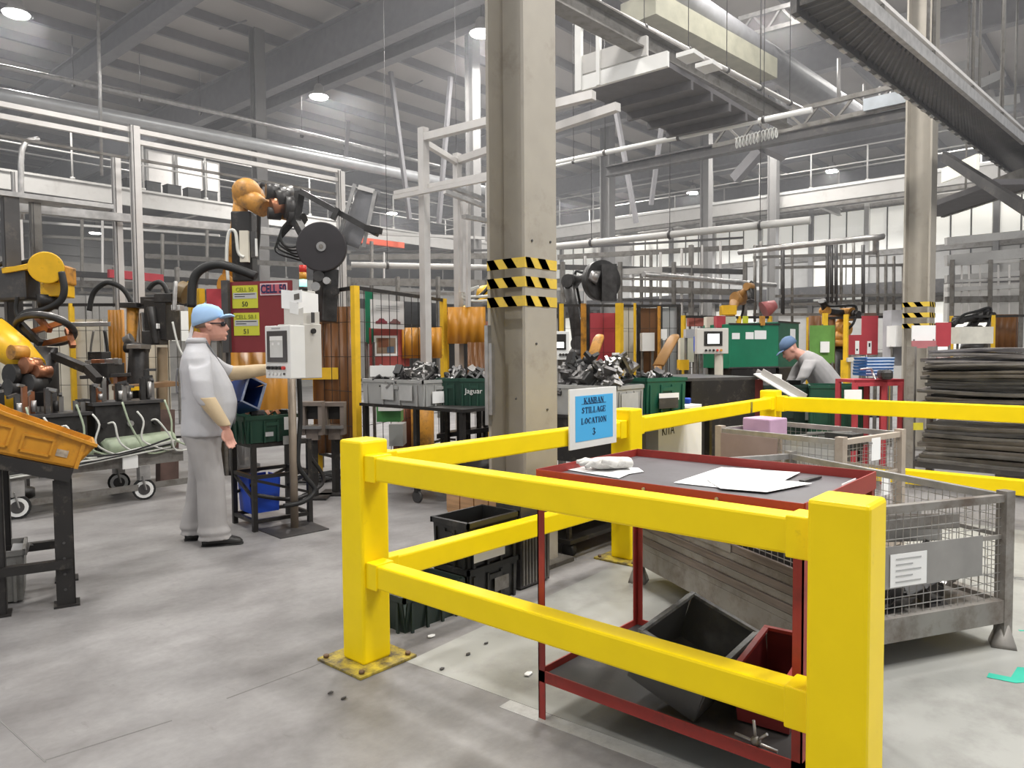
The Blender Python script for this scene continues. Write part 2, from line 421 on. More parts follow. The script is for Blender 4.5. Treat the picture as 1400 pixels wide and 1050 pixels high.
# ---------------------------------------------------------------- lamps
def lamp(p, label, r=.25):
    t = thing('high_bay_lamp', label, 'lamp', p, 0, 'high bay lamps under the roof')
    b = B(); b.tubev([(0, 0, .30), (0, 0, .24), (0, 0, .10), (0, 0, -.02)], [.07, .12, .14, r], 14); b.build('lamp_housing', ALU, t, world=False)
    b = B(); b.tubev([(0, 0, -.021), (0, 0, -.05)], [r*.96, r*.9], 14); b.build('lamp_lens', LAMP, t, world=False)
    b = B(); b.cyl((0, 0, .3), (0, 0, ZR-p[2]-.2), .012, n=5); b.build('hanger', GREYD, t, world=False)
lamp(lamp_pts[0], 'bright high bay lamp at the far left under the roof', .25)
lamp(lamp_pts[1], 'bright high bay lamp between the two left roof beams above the robot cell')
lamp(lamp_pts[2], 'bright high bay lamp just left of the striped concrete-grey column top')
lamp(lamp_pts[3], 'bright high bay lamp beside the overhead conveyor, upper right')
lamp(lamp_pts[4], 'bright high bay lamp at the edge of the overhead conveyor, far right')
for k, p in enumerate(far_pts):
    lamp(p, ['distant lamp above the walkway rail, right of centre', 'distant lamp on the right part of the far walkway rail', 'distant lamp left of the upright aluminium frame', 'distant lamp just right of the striped column', 'distant lamp low between the two left aluminium posts'][k], .26)

# ---------------------------------------------------------------- columns
def hazard(t, x0, y0, x1, y1, z0, bands, hb, sw):
    # tape bands on the -y face and the -x face of a column
    for zb in bands:
        y_ = B(); k_ = B(); e = .004
        y_.lohi((x0-e, y0-e, zb), (x1, y0, zb+hb)); y_.lohi((x0-e, y0, zb), (x0, y1, zb+hb))
        tp = y_.build('hazard_tape', mat('tape_yellow', (.72, .50, .06), .5, dirt=(.35, .28, .12), damt=.35, dscale=12), t)
        def sl(u0, L, P):
            s = u0
            while s < L:
                a, c = max(s, 0), min(s+sw, L)
                lo, hi = s+hb*.75, s+sw+hb*.75
                pts = [(a, hb), (c, hb), (min(hi, L), 0), (min(max(lo, 0), L), 0)]
                if c > a and lo < L: k_.add([P(*q) for q in pts], [(0, 1, 2, 3), (3, 2, 1, 0)])
                s += 2*sw
        sl(-sw*.4, x1-x0, lambda u, v: V((x0+u, y0-e*1.6, zb+v)))
        sl(-sw*.2, y1-y0, lambda u, v: V((x0-e*1.6, y1-u, zb+v)))
        q = k_.build('tape_stripe', INK, tp, kind='stuff')
def column(x, y, label, s=.32, h=9.0, m=COLM, bands=None):
    t = thing('steel_column', label, 'column', (x+s/2, y+s/2, 0))
    b = B(); f = .024
    b.lohi((x, y, 0), (x+s, y+f, h)); b.lohi((x, y+s-f, 0), (x+s, y+s, h)); b.lohi((x+s/2-.02, y+f, 0), (x+s/2+.02, y+s-f, h)); b.build('column_section', m, t)
    b = B(); b.lohi((x-.08, y-.08, 0), (x+s+.08, y+s+.08, .03)); b.build('base_plate', GREY, t)
    if bands: hazard(t, x, y, x+s, y+s, 0, bands, .066, .078)
    return t
cx, cy = 3.63, 3.06
zb = lambda py: onx(690, py, cx).z-.0
near = column(cx, cy, 'large grey-beige steel column with three yellow and black hazard tape bands behind the barrier', .33, ZR-.2, COLM, [1.985, 1.862, 1.738])
b = B(); b.lohi((cx-.03, cy+.27, 1.02), (cx, cy+.31, 1.5)); b.lohi((cx-.035, cy+.30, .95), (cx, cy+.33, 1.62)); b.build('cable_conduit', GALV, near, kind='stuff')
for (px, py) in ((727, 329), (752, 331), (733, 470), (705, 545), (694, 608), (748, 560)):
    p = ony(px, py, cy); b = B(); b.cyl(p, p-V((0, .006, 0)), .008, n=8); b.build('bolt_head', GREYD, near)
def col_at(px, d, label, s, bands=None, m=COLG):
    p = at(px, 400, d); return column(p.x, p.y, label, s, ZR-.25, m, bands)
col_at(1271, 10.2, 'second column on the right with faded yellow and black tape above the white cabinets', .34, [2.02, 1.87, 1.72], COLM)
col_at(356, 17.2, 'plain grey column behind the orange robot arm', .26)
col_at(649, 17, 'plain grey column just left of the striped column', .25)
col_at(833, 23, 'plain grey column seen just right of the striped column', .34)
col_at(968, 21, 'grey column under the far walkway above the white operator panel', .26)
col_at(1060, 21.5, 'grey column under the far walkway above the green cabinets', .26)
p = at(1272, 60, 15); b = B(); b.lohi((p.x, p.y, 5.6), (p.x+.34, p.y+.34, ZR-.2)); b.build('roof_post', PALE, roof)

# ---------------------------------------------------------------- walkways (mezzanines)
def rail_run(t, p, q, h, n, r=.022, m=PALE, posts=True, mids=(1., .55)):
    p, q = V(p), V(q)
    for k in mids:
        b = B(); b.cyl(p+ZD*h*k, q+ZD*h*k, r, n=6); b.build('hand_rail', m, t)
    for i in range(n+1):
        a = p.lerp(q, i/n); b = B(); b.cyl(a, a+ZD*h, r*1.1, n=6); b.cyl(a, a+ZD*.06, r*2.4, n=6); b.build('rail_post', m, t)
zl = 5.45
yl = onz(100, 245.5, zl).y
t = thing('walkway', 'pale raised walkway with handrails running behind the left robot cell', 'walkway', (6, yl, zl))
b = B(); b.lohi((-2, yl, zl-.42), (22.2, yl+.06, zl)); b.build('fascia_beam', PALE, t)
b = B(); b.lohi((-2, yl+.06, zl-.12), (22.2, yl+3, zl-.06)); b.build('deck', GREYD, t)
b = B(); b.bar((-2, yl-.02, zl-.02), (22.2, yl-.02, zl-.02), .03, .05); b.build('beam_flange', PALE, t)
rail_run(t, (1.5, yl+.03, zl), (22, yl+.03, zl), 1.1, 13)
rail_run(t, (1.5, yl+2.9, zl), (22, yl+2.9, zl), 1.1, 9)
for k in range(9):
    x = 2+k*2.4; b = B(); b.ibeam((x, yl+.1, zl-.3), (x, yl+3, zl-.3), .12, .2, .02); b.build('cross_beam', PALE, t)
# lockers and dark boxes on the walkway
for k, (a, c) in enumerate(((196, 235), (236, 275), (276, 298))):
    p, q = ony(a, 245, yl+1.8), ony(c-2, 245, yl+1.8); b = B(); b.lohi((p.x, yl+1.6, zl), (q.x, yl+2.3, zl+1.45))
    o = b.build('cabinet_body', PALE); 
    tt = thing('locker_cabinet', ['leftmost pale cabinet on the left walkway', 'middle pale cabinet on the left walkway', 'rightmost pale cabinet on the left walkway'][k], 'cabinet', ((p.x+q.x)/2, yl+1.9, zl))
    o.parent = tt; o.matrix_parent_inverse = tt.matrix_basis.inverted()
    b = B(); b.lohi((p.x+.05, yl+1.58, zl+.05), (q.x-.05, yl+1.6, zl+1.4)); b.build('cabinet_door', ALU, tt)
for k, px in enumerate((181, 207, 235, 262, 285)):
    p = ony(px, 257, yl+.7); b = B(); b.box((p.x, yl+.7, zl+.18), (.36, .3, .36)); b.box((p.x, yl+.7, zl+.37), (.38, .32, .03))
    tag(b.build('black_box', BLKP, bevel=.01), 'small black box standing on the left walkway edge below the pale cabinets', 'box', 'black boxes on the walkway')
# lower gantry level behind the left cell
yl2 = yl+2; z2 = ony(60, 355, yl2).z
t = thing('walkway', 'lower pale gantry beam with thin rail posts far behind the left cell', 'walkway', (6, yl2, z2))
b = B(); b.lohi((-1, yl2, z2-.5), (22, yl2+.1, z2)); b.build('fascia_beam', PALE, t)
rail_run(t, (1, yl2+.05, z2), (21.5, yl2+.05, z2), 1.1, 12, mids=(1.,))
p, q = at(150, 379, 13), at(224, 386, 13.3)
b = B(); b.pbox(p, q-p, (0, .1, 0), (0, 0, .14)); tag(b.build('banner_panel', REDP), 'long thin red panel hanging behind the two left aluminium posts', 'panel')
xr = 22.0
ptop = onx(920, 284, xr); qtop = onx(1249, 241, xr); zr = (ptop.z+qtop.z)/2
t = thing('walkway', 'pale raised walkway with handrails across the right half of the hall', 'walkway', (xr, 9, zr))
b = B(); b.lohi((xr, -1, zr-.42), (xr+.06, 23.5, zr)); b.build('fascia_beam', PALE, t)
b = B(); b.lohi((xr-.04, -1, zr-.05), (xr, 23.5, zr+.02)); b.build('beam_flange', WHT, t)
b = B(); b.lohi((xr-.02, -1, zr-.55), (xr+.1, 23.5, zr-.46)); b.build('lower_flange', GREY, t)
b = B(); b.lohi((xr+.06, -1, zr-.12), (xr+2.6, 23.5, zr-.06)); b.build('deck', GREYD, t)
rail_run(t, (xr+.03, 0, zr), (xr+.03, 23, zr), 1.0, 15)
rail_run(t, (xr+2.5, 0, zr), (xr+2.5, 23, zr), 1.0, 12)
for k in range(10):
    y = .5+k*2.4; b = B(); b.ibeam((xr+.1, y, zr-.3), (xr+2.8, y, zr-.3), .12, .2, .02); b.build('cross_beam', PALE, t)
# dark trunking above the right walkway
p, q = onx(800, 262, 27), onx(1240, 190, 27)
b = B(); b.bar(V((27, p.y, p.z)), V((27, q.y, p.z)), .5, .5); tag(b.build('trunking', ROOFB), 'dark square trunking running above the far right walkway', 'duct')
# second lower beam on the right with red-orange panel
p, q = at(486, 331, 17), at(553, 339, 18.2); b = B(); b.pbox(p, q-p, (.1, .12, 0), (0, 0, .13)); tag(b.build('banner_panel', REDL), 'orange-red panel right of the big robot disc', 'panel')
# ---------------------------------------------------------------- overhead pipes, ducts, frames
def pipe(name, pts, r, m, label, cat='pipe', n=8, clamps=0, group=None):
    b = B(); b.tube(pts, r, n, 3)
    if not clamps: return tag(b.build(name, m), label, cat, group)
    t = thing(name, label, cat, pts[0]); b.build('pipe_run', m, t)
    p, q = V(pts[0]), V(pts[-1])
    for k in range(clamps):
        c = p.lerp(q, (k+.5)/clamps); a = (q-p).normalized()*.02
        b = B(); b.cyl(c-a, c+a, r*1.35, n=n); b.build('clamp', GREYD, t)
        b = B(); b.cyl(c, c+ZD*(.9 if c.z > 6 else ZR-.3-c.z), .006, n=4); b.build('hanger_rod', GREYD, t)
    return t
def nrm_(e): n = V((-e.y, e.x, 0)).normalized(); return n if n.dot(fw) > 0 else -n
# left: round duct and pipe
pipe('ventilation_duct', [onz(-60, 118, 5.9), onz(343, 196, 5.9), onz(700, 268, 5.9)], .125, DUCT, 'round bright ventilation duct crossing the upper left behind the aluminium frame', 'duct', 16)
pipe('roof_pipe', [onz(-60, 78, 6.6), onz(310, 157, 6.6), onz(600, 227, 6.6)], .05, GALV, 'thin bright pipe above the ventilation duct, upper left', 'pipe', 8, 9)
b = B(); b.cyl(at(133, -30, 12), at(139, 240, 12), .028, n=8); tag(b.build('drop_pipe', GALV), 'thin vertical drop pipe in the upper left', 'pipe')
# aluminium frame over the left cells
zt = 4.15
def alu(b_, p, q, s=.09): b_.bar(p, q, s, s); return b_
t = thing('aluminium_frame', 'tall aluminium profile frame over the left robot cells', 'frame', (3, 8, 0))
def post(px, d, top, s=.1, m=ALU, zb=0.):
    p = at(px, 400, d); b = B(); b.bar((p.x, p.y, zb), (p.x, p.y, top), s, s, ref=XD); b.build('upright', m, t)
    for k in (-1, 1):
        b = B(); b.bar((p.x-.002+k*.02-.05, p.y-.052, zb), (p.x-.002+k*.02-.05, p.y-.052, top), .008, .008, ref=XD); b.build('profile_groove', GREYD, t)
    return V((p.x, p.y, top))
A = post(190, 9., zt+.05); A2 = post(164, 9.6, zt-.15, .09)
A3 = post(52, 8.6, 3.3, .10, GREY); A4 = post(18, 7.9, 3.15, .14, GREYD); A5 = post(28, 10, 3.9, .09)
E1 = at(468, 400, 11.1); E1 = V((E1.x, E1.y, zt))
Bp = post(468, 11.1, zt)
d = (E1-A); d.z = 0; d.normalize()
for z, s in ((zt, .055), (zt-.13, .055)):
    for off in (0,):
        b = B(); b.bar(V((A.x, A.y+off, z))-d*9, V((E1.x, E1.y+off, z)), s, s); b.build('top_rail', ALU, t)
b = B(); b.bar(V((A.x, A.y+.05, zt-.33))-d*9, V((E1.x, E1.y+.05, zt-.33)), .03); b.build('tie_rod', GREY, t)
b = B(); b.bar(A3-d*3+V((0, 0, -.06)), A3+V((.3, 0, -.06)), .22, .06); b.build('head_plate', GALV, t)
b = B(); b.bar(A4-d*3, A4+d*1.0, .2, .05); b.build('head_plate', GALV, t)
b = B(); p = onz(0, 282, 3.2); q = onz(480, 327, 3.2); b.bar(p-(q-p)*.2, q, .10, .10); b.build('cable_tray', GALV, t)
b = B(); b.tube([at(30, 300, 9.5), at(30, 205, 9.5), at(52, 190, 9.7)], .035, 8); b.build('bent_pipe', GALV, t)
# aluminium frame left of the striped column
t = thing('aluminium_frame', 'tall aluminium profile frame immediately left of the striped column', 'frame', at(580, 700, 9.2))
def post2(px, d, top, s=.1):
    p = at(px, 400, d); b = B(); b.bar((p.x, p.y, 0), (p.x, p.y, top), s, s, ref=XD); b.build('upright', ALU, t); return V((p.x, p.y, top))
G = post2(581.5, 9.2, onx(581, 178, at(581, 178, 9.2).x).z); G2 = post2(627, 10.2, G.z-.05, .09)
q = onz(812, 130, G.z-.1); b = B(); b.bar(V((G.x, G.y, G.z-.12)), q, .09); b.build('top_rail', ALU, t)
q2 = onz(845, 146, G.z-.1); b = B(); b.bar(V((G2.x, G2.y, G.z-.15)), q2, .09); b.build('top_rail', ALU, t)
b = B(); b.bar(V((G.x, G.y, G.z-.17)), V((G2.x, G2.y, G.z-.17)), .07); b.build('top_rail', ALU, t)
for (a, c, zz) in (((540, 264), (690, 234), 3.5), ((540, 270), (690, 240), 3.4)):
    b = B(); b.bar(onz(*a, zz), onz(*c, zz), .05); b.build('cross_rail', ALU, t)
for (a, c, dd) in (((608, 262), (662, 282), 9.4), ((606, 252), (660, 272), 9.8), ((634, 296), (668, 302), 9.)):
    b = B(); b.bar(at(*a, dd), at(*c, dd+.4), .07, .05); b.build('arm_rail', GALV, t)
for px, y0, y1, dd in ((640, 276, 420, 9.8), (667, 250, 330, 9.6), (633, 276, 400, 9.5)):
    b = B(); b.bar(at(px, y0, dd), at(px, y1, dd), .05, .05, ref=XD); b.build('upright', ALU, t)
# cable trays on low level left of the column
pipe('cable_conduit', [onz(480, 362, 2.9), onz(672, 366, 2.9)], .05, PALE, 'pale conduit running level behind the notice boards', 'pipe', 8, 2)
# right of the column: bright pipes
pipe('sprinkler_pipe', [onz(700, 235, 4.6), onz(1110, 150, 4.6)], .04, WHT, 'bright white pipe running under the hanging platform right of the column', 'pipe', 8, 4)
pipe('sprinkler_pipe', [onz(700, 240, 4.3), onz(815, 215, 4.3)], .02, WHT, 'short thin white pipe below the bright white pipe', 'pipe', 8, 2)
pipe('roof_pipe', [onz(770, -20, 5.2), onz(1098, 150, 5.2)], .035, ALU, 'thin bright pipe slanting down across the upper right', 'pipe', 8, 6)
pipe('round_duct', [onz(830, -60, 6.3), onz(1170, 160, 6.3)], .24, mat('dark_duct', (.22, .22, .23), .6), 'large dark round duct slanting across the upper right', 'duct', 16)
b = B(); b.ibeam(onz(735, -20, 5.0), onz(1075, 165, 5.0), .2, .24, .02); tag(b.build('runway_beam', GREY), 'grey runway beam beside the thin bright pipe', 'beam')
pipe('service_pipe', [onz(760, 337, 3.4), onz(1108, 301, 3.4)], .06, PALE, 'long pale pipe below the right walkway', 'pipe', 8, 3)
pipe('service_pipe', [onz(880, 375, 2.7), onz(1030, 388, 2.7), onz(1060, 390, 2.7)], .05, GALV, 'grey pipe low over the cells right of the column', 'pipe')
pipe('service_pipe', [onz(1010, 345, 3.2), onz(1190, 325, 3.2), onz(1197, 327, 3.2), onz(1197, 345, 3.0)], .05, GALV, 'bent grey pipe above the green cabinets', 'pipe')
# duct box, olive
b = B(); p = onz(872, 12, 5.8); q = onz(1040, 100, 5.8); b.bar(p, q, .55, .3); tag(b.build('duct_box', mat('olive_duct', (.36, .35, .27), .6)), 'olive-grey rectangular duct next to the thin bright pipe, top right', 'duct')
# hanging platform
zpl = 4.6
c0 = onz(795, 126, zpl); c1 = onz(915, 92, zpl); c2 = onz(1110, 152, zpl)
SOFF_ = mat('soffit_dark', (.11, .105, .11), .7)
t = thing('hanging_platform', 'suspended maintenance platform with pale fascia right of the column top', 'platform', c0)
e1 = c1-c0; e2 = (c2-c1); e2 = e2-e1.normalized()*e2.dot(e1.normalized())
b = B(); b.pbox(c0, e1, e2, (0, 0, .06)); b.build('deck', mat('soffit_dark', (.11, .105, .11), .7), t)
n1 = e2.normalized()*.05
b = B(); b.pbox(c0-n1, e1, n1, (0, 0, .17)); b.build('fascia', WHT, t)
b = B(); b.pbox(c0-n1+V((0, 0, .19)), e1*.78, n1, (0, 0, .22)); b.build('fascia', PALE, t)
for k in range(1, 5):
    p = c0+e2*(k/5); b = B(); b.pbox(p-ZD*.1, e1, e2.normalized()*.06, (0, 0, .1)); b.build('joist', SOFF_, t)
for k in (0., .24):
    p = c0+e1*k-n1; b = B(); b.bar(p, p+ZD*3.0, .05 if k else .09, .05, ref=XD); b.build('stanchion', WHT, t)
b = B(); b.bar(c0-n1+ZD*.75, c0+e1*.26-n1+ZD*.75, .03); b.build('guard_rail', WHT, t)
b = B(); b.bar(c0-n1+ZD*1.1, c0+e1-n1+ZD*1.1, .03); b.build('guard_rail', WHT, t)
for k in range(2):
    a = c0+e1*(1.0+.02*k)+e2*(.06+.16*k); b = B(); b.pbox(a+ZD*.15, e2*.10, e1.normalized()*.22, (0, 0, .05)); b.build('light_panel', WHT, t)
# conveyor/cable ladder crossing the upper right
zc = 4.3
L0, L1 = onz(1085, 8, zc), onz(1420, 262, zc)
R0, R1 = onz(1160, -15, zc), onz(1400, 192, zc)
t = thing('overhead_conveyor', 'dark overhead roller conveyor slanting down across the upper right corner', 'conveyor', L0)
for p, q, m, nm in ((L0, L1, GREYD, 'side_rail'), (R0, R1, GALV, 'side_rail')):
    b = B(); b.bar(p, q, .05, .12); b.build(nm, m, t)
b = B(); b.bar(R0+ZD*.13, R1+ZD*.13, .035, .035); b.build('guide_rail', ALU, t)
b = B(); b.bar((L0*.55+R0*.45)+ZD*.05, (L1*.55+R1*.45)+ZD*.05, .3, .12); b.build('belt_bed', BLK, t)
nsl = 60; SOFF = MATS['soffit_dark']
for k in range(nsl):
    s = (k+.5)/nsl; p = L0.lerp(L1, s); q = R0.lerp(R1, s); b = B(); b.cyl(p, q, .022, n=6); b.build('roller', GREYD, t)
for k in range(34):
    s = (k+.5)/34; p = L0.lerp(L1, s); a = (L1-L0).normalized()*.06
    b = B(); b.bar(p-a-ZD*.07, p+a-ZD*.07, .035, .015); b.build('side_lug', PALE, t)
for k in (.12, .35, .58, .8):
    p = L0.lerp(L1, k); q = R0.lerp(R1, k)
    for r in (p, q):
        b = B(); b.cyl(r, r+ZD*(ZR-zc-.25), .02, n=5); b.build('hanger_rod', GREY, t)
# short droppers, coil spring cable, hanging trunking
for px, y0, y1 in ((1147, 80, 142), (1181, 115, 150), (1203, 118, 148), (1218, 120, 145)):
    b = B(); b.cyl(at(px, y0, 13), at(px, y1, 13), .02 if px > 1150 else .035, n=6); tag(b.build('drop_rod', ALU), 'thin vertical drop rod hanging under the overhead conveyor', 'rod', 'drop rods under the conveyor')
def truss(p, q, h, label, n=9, m=GREY):
    t = thing('lattice_beam', label, 'beam', p); p, q = V(p), V(q)
    for z in (0, h):
        b = B(); b.bar(p+ZD*z, q+ZD*z, .07, .07); b.build('chord', m, t)
    for k in range(n):
        a, c = p.lerp(q, k/n), p.lerp(q, (k+1)/n); b = B()
        b.bar(a+ZD*(h*(k % 2)), c+ZD*(h*(1-k % 2)), .035); b.build('lattice_bar', m, t)
    return t
truss(onz(975, 200, 5.0), onz(1245, 140, 5.0), .28, 'grey lattice beam under the conveyor, right of centre', 12)
truss(onz(1010, 52, 6.6), onz(1130, 20, 6.6), .3, 'short lattice beam near the top edge right of centre', 6, GALV)
pts = []; p, q = onz(1005, 196, 4.95), onz(1064, 180, 4.95)
for k in range(12*10+1):
    a = 2*pi*k/10; c = p.lerp(q, k/120); pts.append(c+V((0, 0, .09*cos(a)))+(rt*.03*sin(a)))
b = B(); b.tubev(pts, [.012]*len(pts), 4); tag(b.build('coiled_cable', WHT), 'coiled white cable hanging under the dark beam right of centre', 'cable')
b = B(); p, q = onz(860, 300, 5.1), onz(1248, 172, 5.1); p = onz(830, 235, 5.3); b.ibeam(p, onz(1250, 152, 5.3), .2, .22, .03); tag(b.build('crane_beam', GREYD), 'dark crane beam running above the right walkway to the second column', 'beam')
b = B(); b.bar(at(1040, 205, 15), at(1005, 245, 15.5), .2, .2); b.bar(at(1030, 190, 15), at(1075, 212, 15), .3, .22); tag(b.build('beam_bracket', ROOFB, kind='stuff'), 'dark angular bracket under the crane beam', 'bracket')
b = B(); b.pbox(onz(1180, 152, 5.0), onz(1245, 138, 5.0)-onz(1180, 152, 5.0), (.25, -.1, 0), (0, 0, .18)); tag(b.build('light_fitting', mat('bluish_trunk', (.42, .46, .50), .5)), 'pale bluish boxed light fitting left of the second column top', 'fitting')
# platform right of second column
p0, p1 = at(1291, 296, 13), at(1425, 322, 10.5); p1.z = p0.z
t = thing('side_platform', 'raised platform with lit fascia at the right edge behind the second column', 'platform', p0)
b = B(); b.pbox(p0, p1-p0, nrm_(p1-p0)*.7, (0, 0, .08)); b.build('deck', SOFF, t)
b = B(); b.pbox(p0-ZD*.02, p1-p0, nrm_(p1-p0)*.06, (0, 0, .34)); b.build('fascia_beam', GREY, t)
for k in (.25, .6, .95):
    b = B(); a = p0.lerp(p1, k); b.bar(a+ZD*.3, V((a.x, a.y, ZR-.3)), .03); b.build('hanger_rod', GREY, t)
a, c = at(1291, 250, 12.5), at(1338, 275, 11.4); c.z = a.z-.05
b = B(); b.pbox(a, c-a, nrm_(c-a)*.05, (0, 0, .24)); b.build('light_panel', mat('lit_panel', (.95, .93, .8), .5, emit=.35), t)
p0, p1 = at(1291, 214, 11.5), at(1425, 300, 9); b = B(); b.bar(p0, p1, .08, .14); b.build('edge_beam', GREYD, t)
for (a, c, dd, s) in (((1293, 330), (1420, 318), 16, .16), ((1293, 356), (1420, 344), 15, .20), ((1293, 380), (1420, 372), 15, .1), ((1293, 396), (1420, 390), 14, .08)):
    b = B(); b.bar(at(*a, dd), at(*c, dd), .1, s); tag(b.build('service_rail', PALE), ['topmost', 'wide upper', 'thin middle', 'lowest'][[330, 356, 380, 396].index(a[1])]+' pale horizontal rail right of the second column', 'rail')
b = B(); b.pbox(at(1295, 440, 16.5), at(1420, 440, 15.8)-at(1295, 440, 16.5), (.1, .1, 0), (0, 0, .85)); tag(b.build('cladding_panel', WALLM), 'pale wall panel low on the right behind the white box', 'panel')
# beam ends hanging top right
for (a, c, dd) in (((1222, 28), (1268, 18), 14), ((1296, 95), (1338, 85), 14), ((1305, 130), (1372, 100), 15), ((1352, 140), (1392, 135), 14)):
    b = B(); b.bar(at(*a, dd), at(*c, dd), .1, .16); tag(b.build('steel_bracket', PALE), 'pale steel bracket high beyond the overhead conveyor at %s' % {1222: 'its upper end', 1296: 'the roof post', 1305: 'mid height, widest of them', 1352: 'the far right lamp'}[a[0]], 'bracket')
# pipework cage above the green cabinets
rd = random.Random(5)
t = thing('pipe_rack', 'dark rack of vertical pipes and rails above the green cabinets', 'rack', at(1125, 480, 14))
for px, y0, y1, r in ((1032, 335, 440, .03), (1040, 330, 440, .03), (1070, 340, 430, .04), (1083, 338, 440, .025), (1131, 335, 415, .035), (1137, 335, 415, .035), (1143, 332, 418, .035), (1150, 335, 430, .03), (1167, 330, 430, .03), (1180, 335, 428, .035), (1200, 345, 432, .03), (1211, 350, 430, .03), (1222, 350, 432, .03), (1235, 360, 432, .03)):
    b = B(); b.cyl(at(px, y0, 14), at(px, y1, 14), r, n=6); b.build('upright_pipe', GREYD if r > .032 else GREY, t)
for y0, y1, a, c in ((338, 330, 1030, 1160), (352, 346, 1030, 1200), (366, 362, 1060, 1245), (405, 403, 1060, 1245), (416, 414, 1080, 1245), (430, 430, 1030, 1245)):
    b = B(); b.bar(at(a, y0, 14), at(c, y1, 14), .05); b.build('cross_pipe', GREY, t)
# distant service frames (rails and uprights) over the cells
def sframe(label, floor_px, rails, ups):
    d0 = rails[0][2]; p = at(floor_px[0], 480, d0); t = thing('service_gantry', label, 'frame', (p.x, p.y, 0))
    for px in floor_px:
        p = at(px, 480, d0); q = at(px, rails[0][0][1]-6, d0); b = B(); b.bar((p.x, p.y, 0), (p.x, p.y, q.z), .07, .07, ref=XD); b.build('frame_post', GREY, t)
    for (a, c, dd, s, m) in rails:
        b = B(); b.bar(at(*a, dd), at(*c, dd), .08, s); b.build('frame_rail', m, t)
    for px, y0, y1, dd, s in ups:
        b = B(); b.bar(at(px, y0, dd), at(px, y1, dd), s, s, ref=XD); b.build('upright', GREY if s > .045 else ALU, t)
sframe('grey service frame of rails and uprights far behind the left robot cell', (70, 160, 245, 320), (((60, 372), (330, 388), 15, .12, GREYD), ((110, 400), (250, 402), 15, .05, GREY), ((100, 388), (270, 392), 15, .14, GREY), ((0, 300), (300, 322), 17, .05, PALE), ((0, 320), (480, 345), 17, .06, GREY), ((200, 350), (480, 366), 16, .10, GREY)), ((112, 300, 400, 15, .05), (222, 320, 400, 15, .05), (42, 290, 400, 16, .05), (140, 300, 380, 16, .04), (283, 310, 390, 16, .05)))
sframe('pale service frame of rails behind the car poster and the aluminium frame', (478, 545, 600, 668), (((480, 385), (672, 388), 16, .16, GREY), ((490, 400), (640, 402), 16, .06, GREY), ((478, 352), (672, 350), 16.5, .12, GREY), ((480, 345), (672, 342), 16.5, .04, GREYD), ((480, 318), (672, 326), 17, .06, PALE)), ((508, 330, 400, 16, .06), (525, 345, 385, 16, .03), (580, 340, 388, 16, .03), (640, 330, 400, 16, .05)))
sframe('grey service frame of rails and uprights above the fences right of the column', (770, 848, 921, 1018), (((762, 365), (1020, 372), 15, .10, GREYD), ((762, 395), (845, 398), 15, .05, PALE), ((845, 372), (960, 366), 15, .12, PALE), ((850, 395), (1018, 400), 15, .12, GREY), ((762, 352), (1015, 338), 15.5, .10, GREY), ((848, 410), (1018, 412), 15, .06, GREYD), ((762, 340), (1015, 325), 15.5, .04, GREYD), ((780, 380), (1018, 384), 15, .04, GREY)), ((932, 340, 440, 15, .04), (903, 345, 420, 15, .04), (877, 350, 440, 15, .05), (890, 345, 420, 15, .05), (945, 335, 440, 15, .08), (800, 350, 420, 15, .04), (960, 335, 430, 15, .03), (985, 330, 430, 15, .04), (865, 350, 430, 15, .03)))
sframe('pale service frame with slender uprights far right beyond the second column', (1300, 1352, 1395), (((1293, 362), (1420, 355), 14, .05, PALE), ((1293, 385), (1420, 380), 14, .05, PALE), ((1293, 410), (1420, 408), 14, .12, GREY)), ((1315, 362, 430, 14, .03), (1325, 362, 430, 14, .03), (1340, 362, 430, 14, .03), (1365, 362, 430, 14, .03), (1380, 362, 430, 14, .03)))
# ---------------------------------------------------------------- yellow safety barrier
t = thing('safety_barrier', 'thick yellow square-tube safety barrier around the stillage area in the foreground', 'barrier', (2.1, 2.77, 0))
PW = .16; PT = 1.045
def bpost(x, y, s=PW):
    b = B(); b.lohi((x, y, .012), (x+s, y+s, PT)); o = b.build('post', YEL, t, bevel=.012)
    b = B(); q = .085; b.lohi((x-q, y-q, 0), (x+s+q, y+s+q, .014)); bp = b.build('base_plate', YELP, o, bevel=.003)
    for sx in (-1, 1):
        for sy in (-1, 1):
            c = V((x+s/2+sx*(s/2+.055), y+s/2+sy*(s/2+.055), .014)); b = B(); b.cyl(c, c+ZD*.014, .013, n=6); b.build('anchor_bolt', mat('rusty_bolt', (.16, .10, .06), .6, .4), o)
def brail(p, q, ht=.108, th=.09, sleeve=(1, 1)):
    p, q = V(p), V(q); b = B(); b.bar(p, q, th, ht); b.build('rail', YEL, t, bevel=.009)
    d = (q-p).normalized()
    for k, on in enumerate(sleeve):
        if not on: continue
        e = p if k == 0 else q; s = d if k == 0 else -d
        b = B(); b.bar(e, e+s*.075, th+.014, ht+.014); b.build('rail_sleeve', YEL, t, bevel=.005)
bpost(2.03, 2.69); bpost(2.005, .54); bpost(4.25, 2.66); bpost(6.98, 2.74); bpost(6.98, -.9)
for z0, z1 in ((.922, .922), (.43, .432)):
    brail((2.10, 2.69, z0), (2.10, .70, z1))
brail((2.19, 2.765, .918), (4.25, 2.735, .912)); brail((2.19, 2.765, .415), (4.25, 2.735, .405))
brail((4.41, 2.74, .92), (6.98, 2.80, .922)); brail((4.41, 2.74, .41), (6.98, 2.80, .41))
brail((7.04, 2.74, .92), (7.04, -.74, .905), .135); brail((7.04, 2.74, .335), (7.04, -.74, .325), .125)
b = B(); b.lohi((6.4, 2.735, .87), (6.43, 2.742, .97)); b.build('weld_seam', YELP, t)

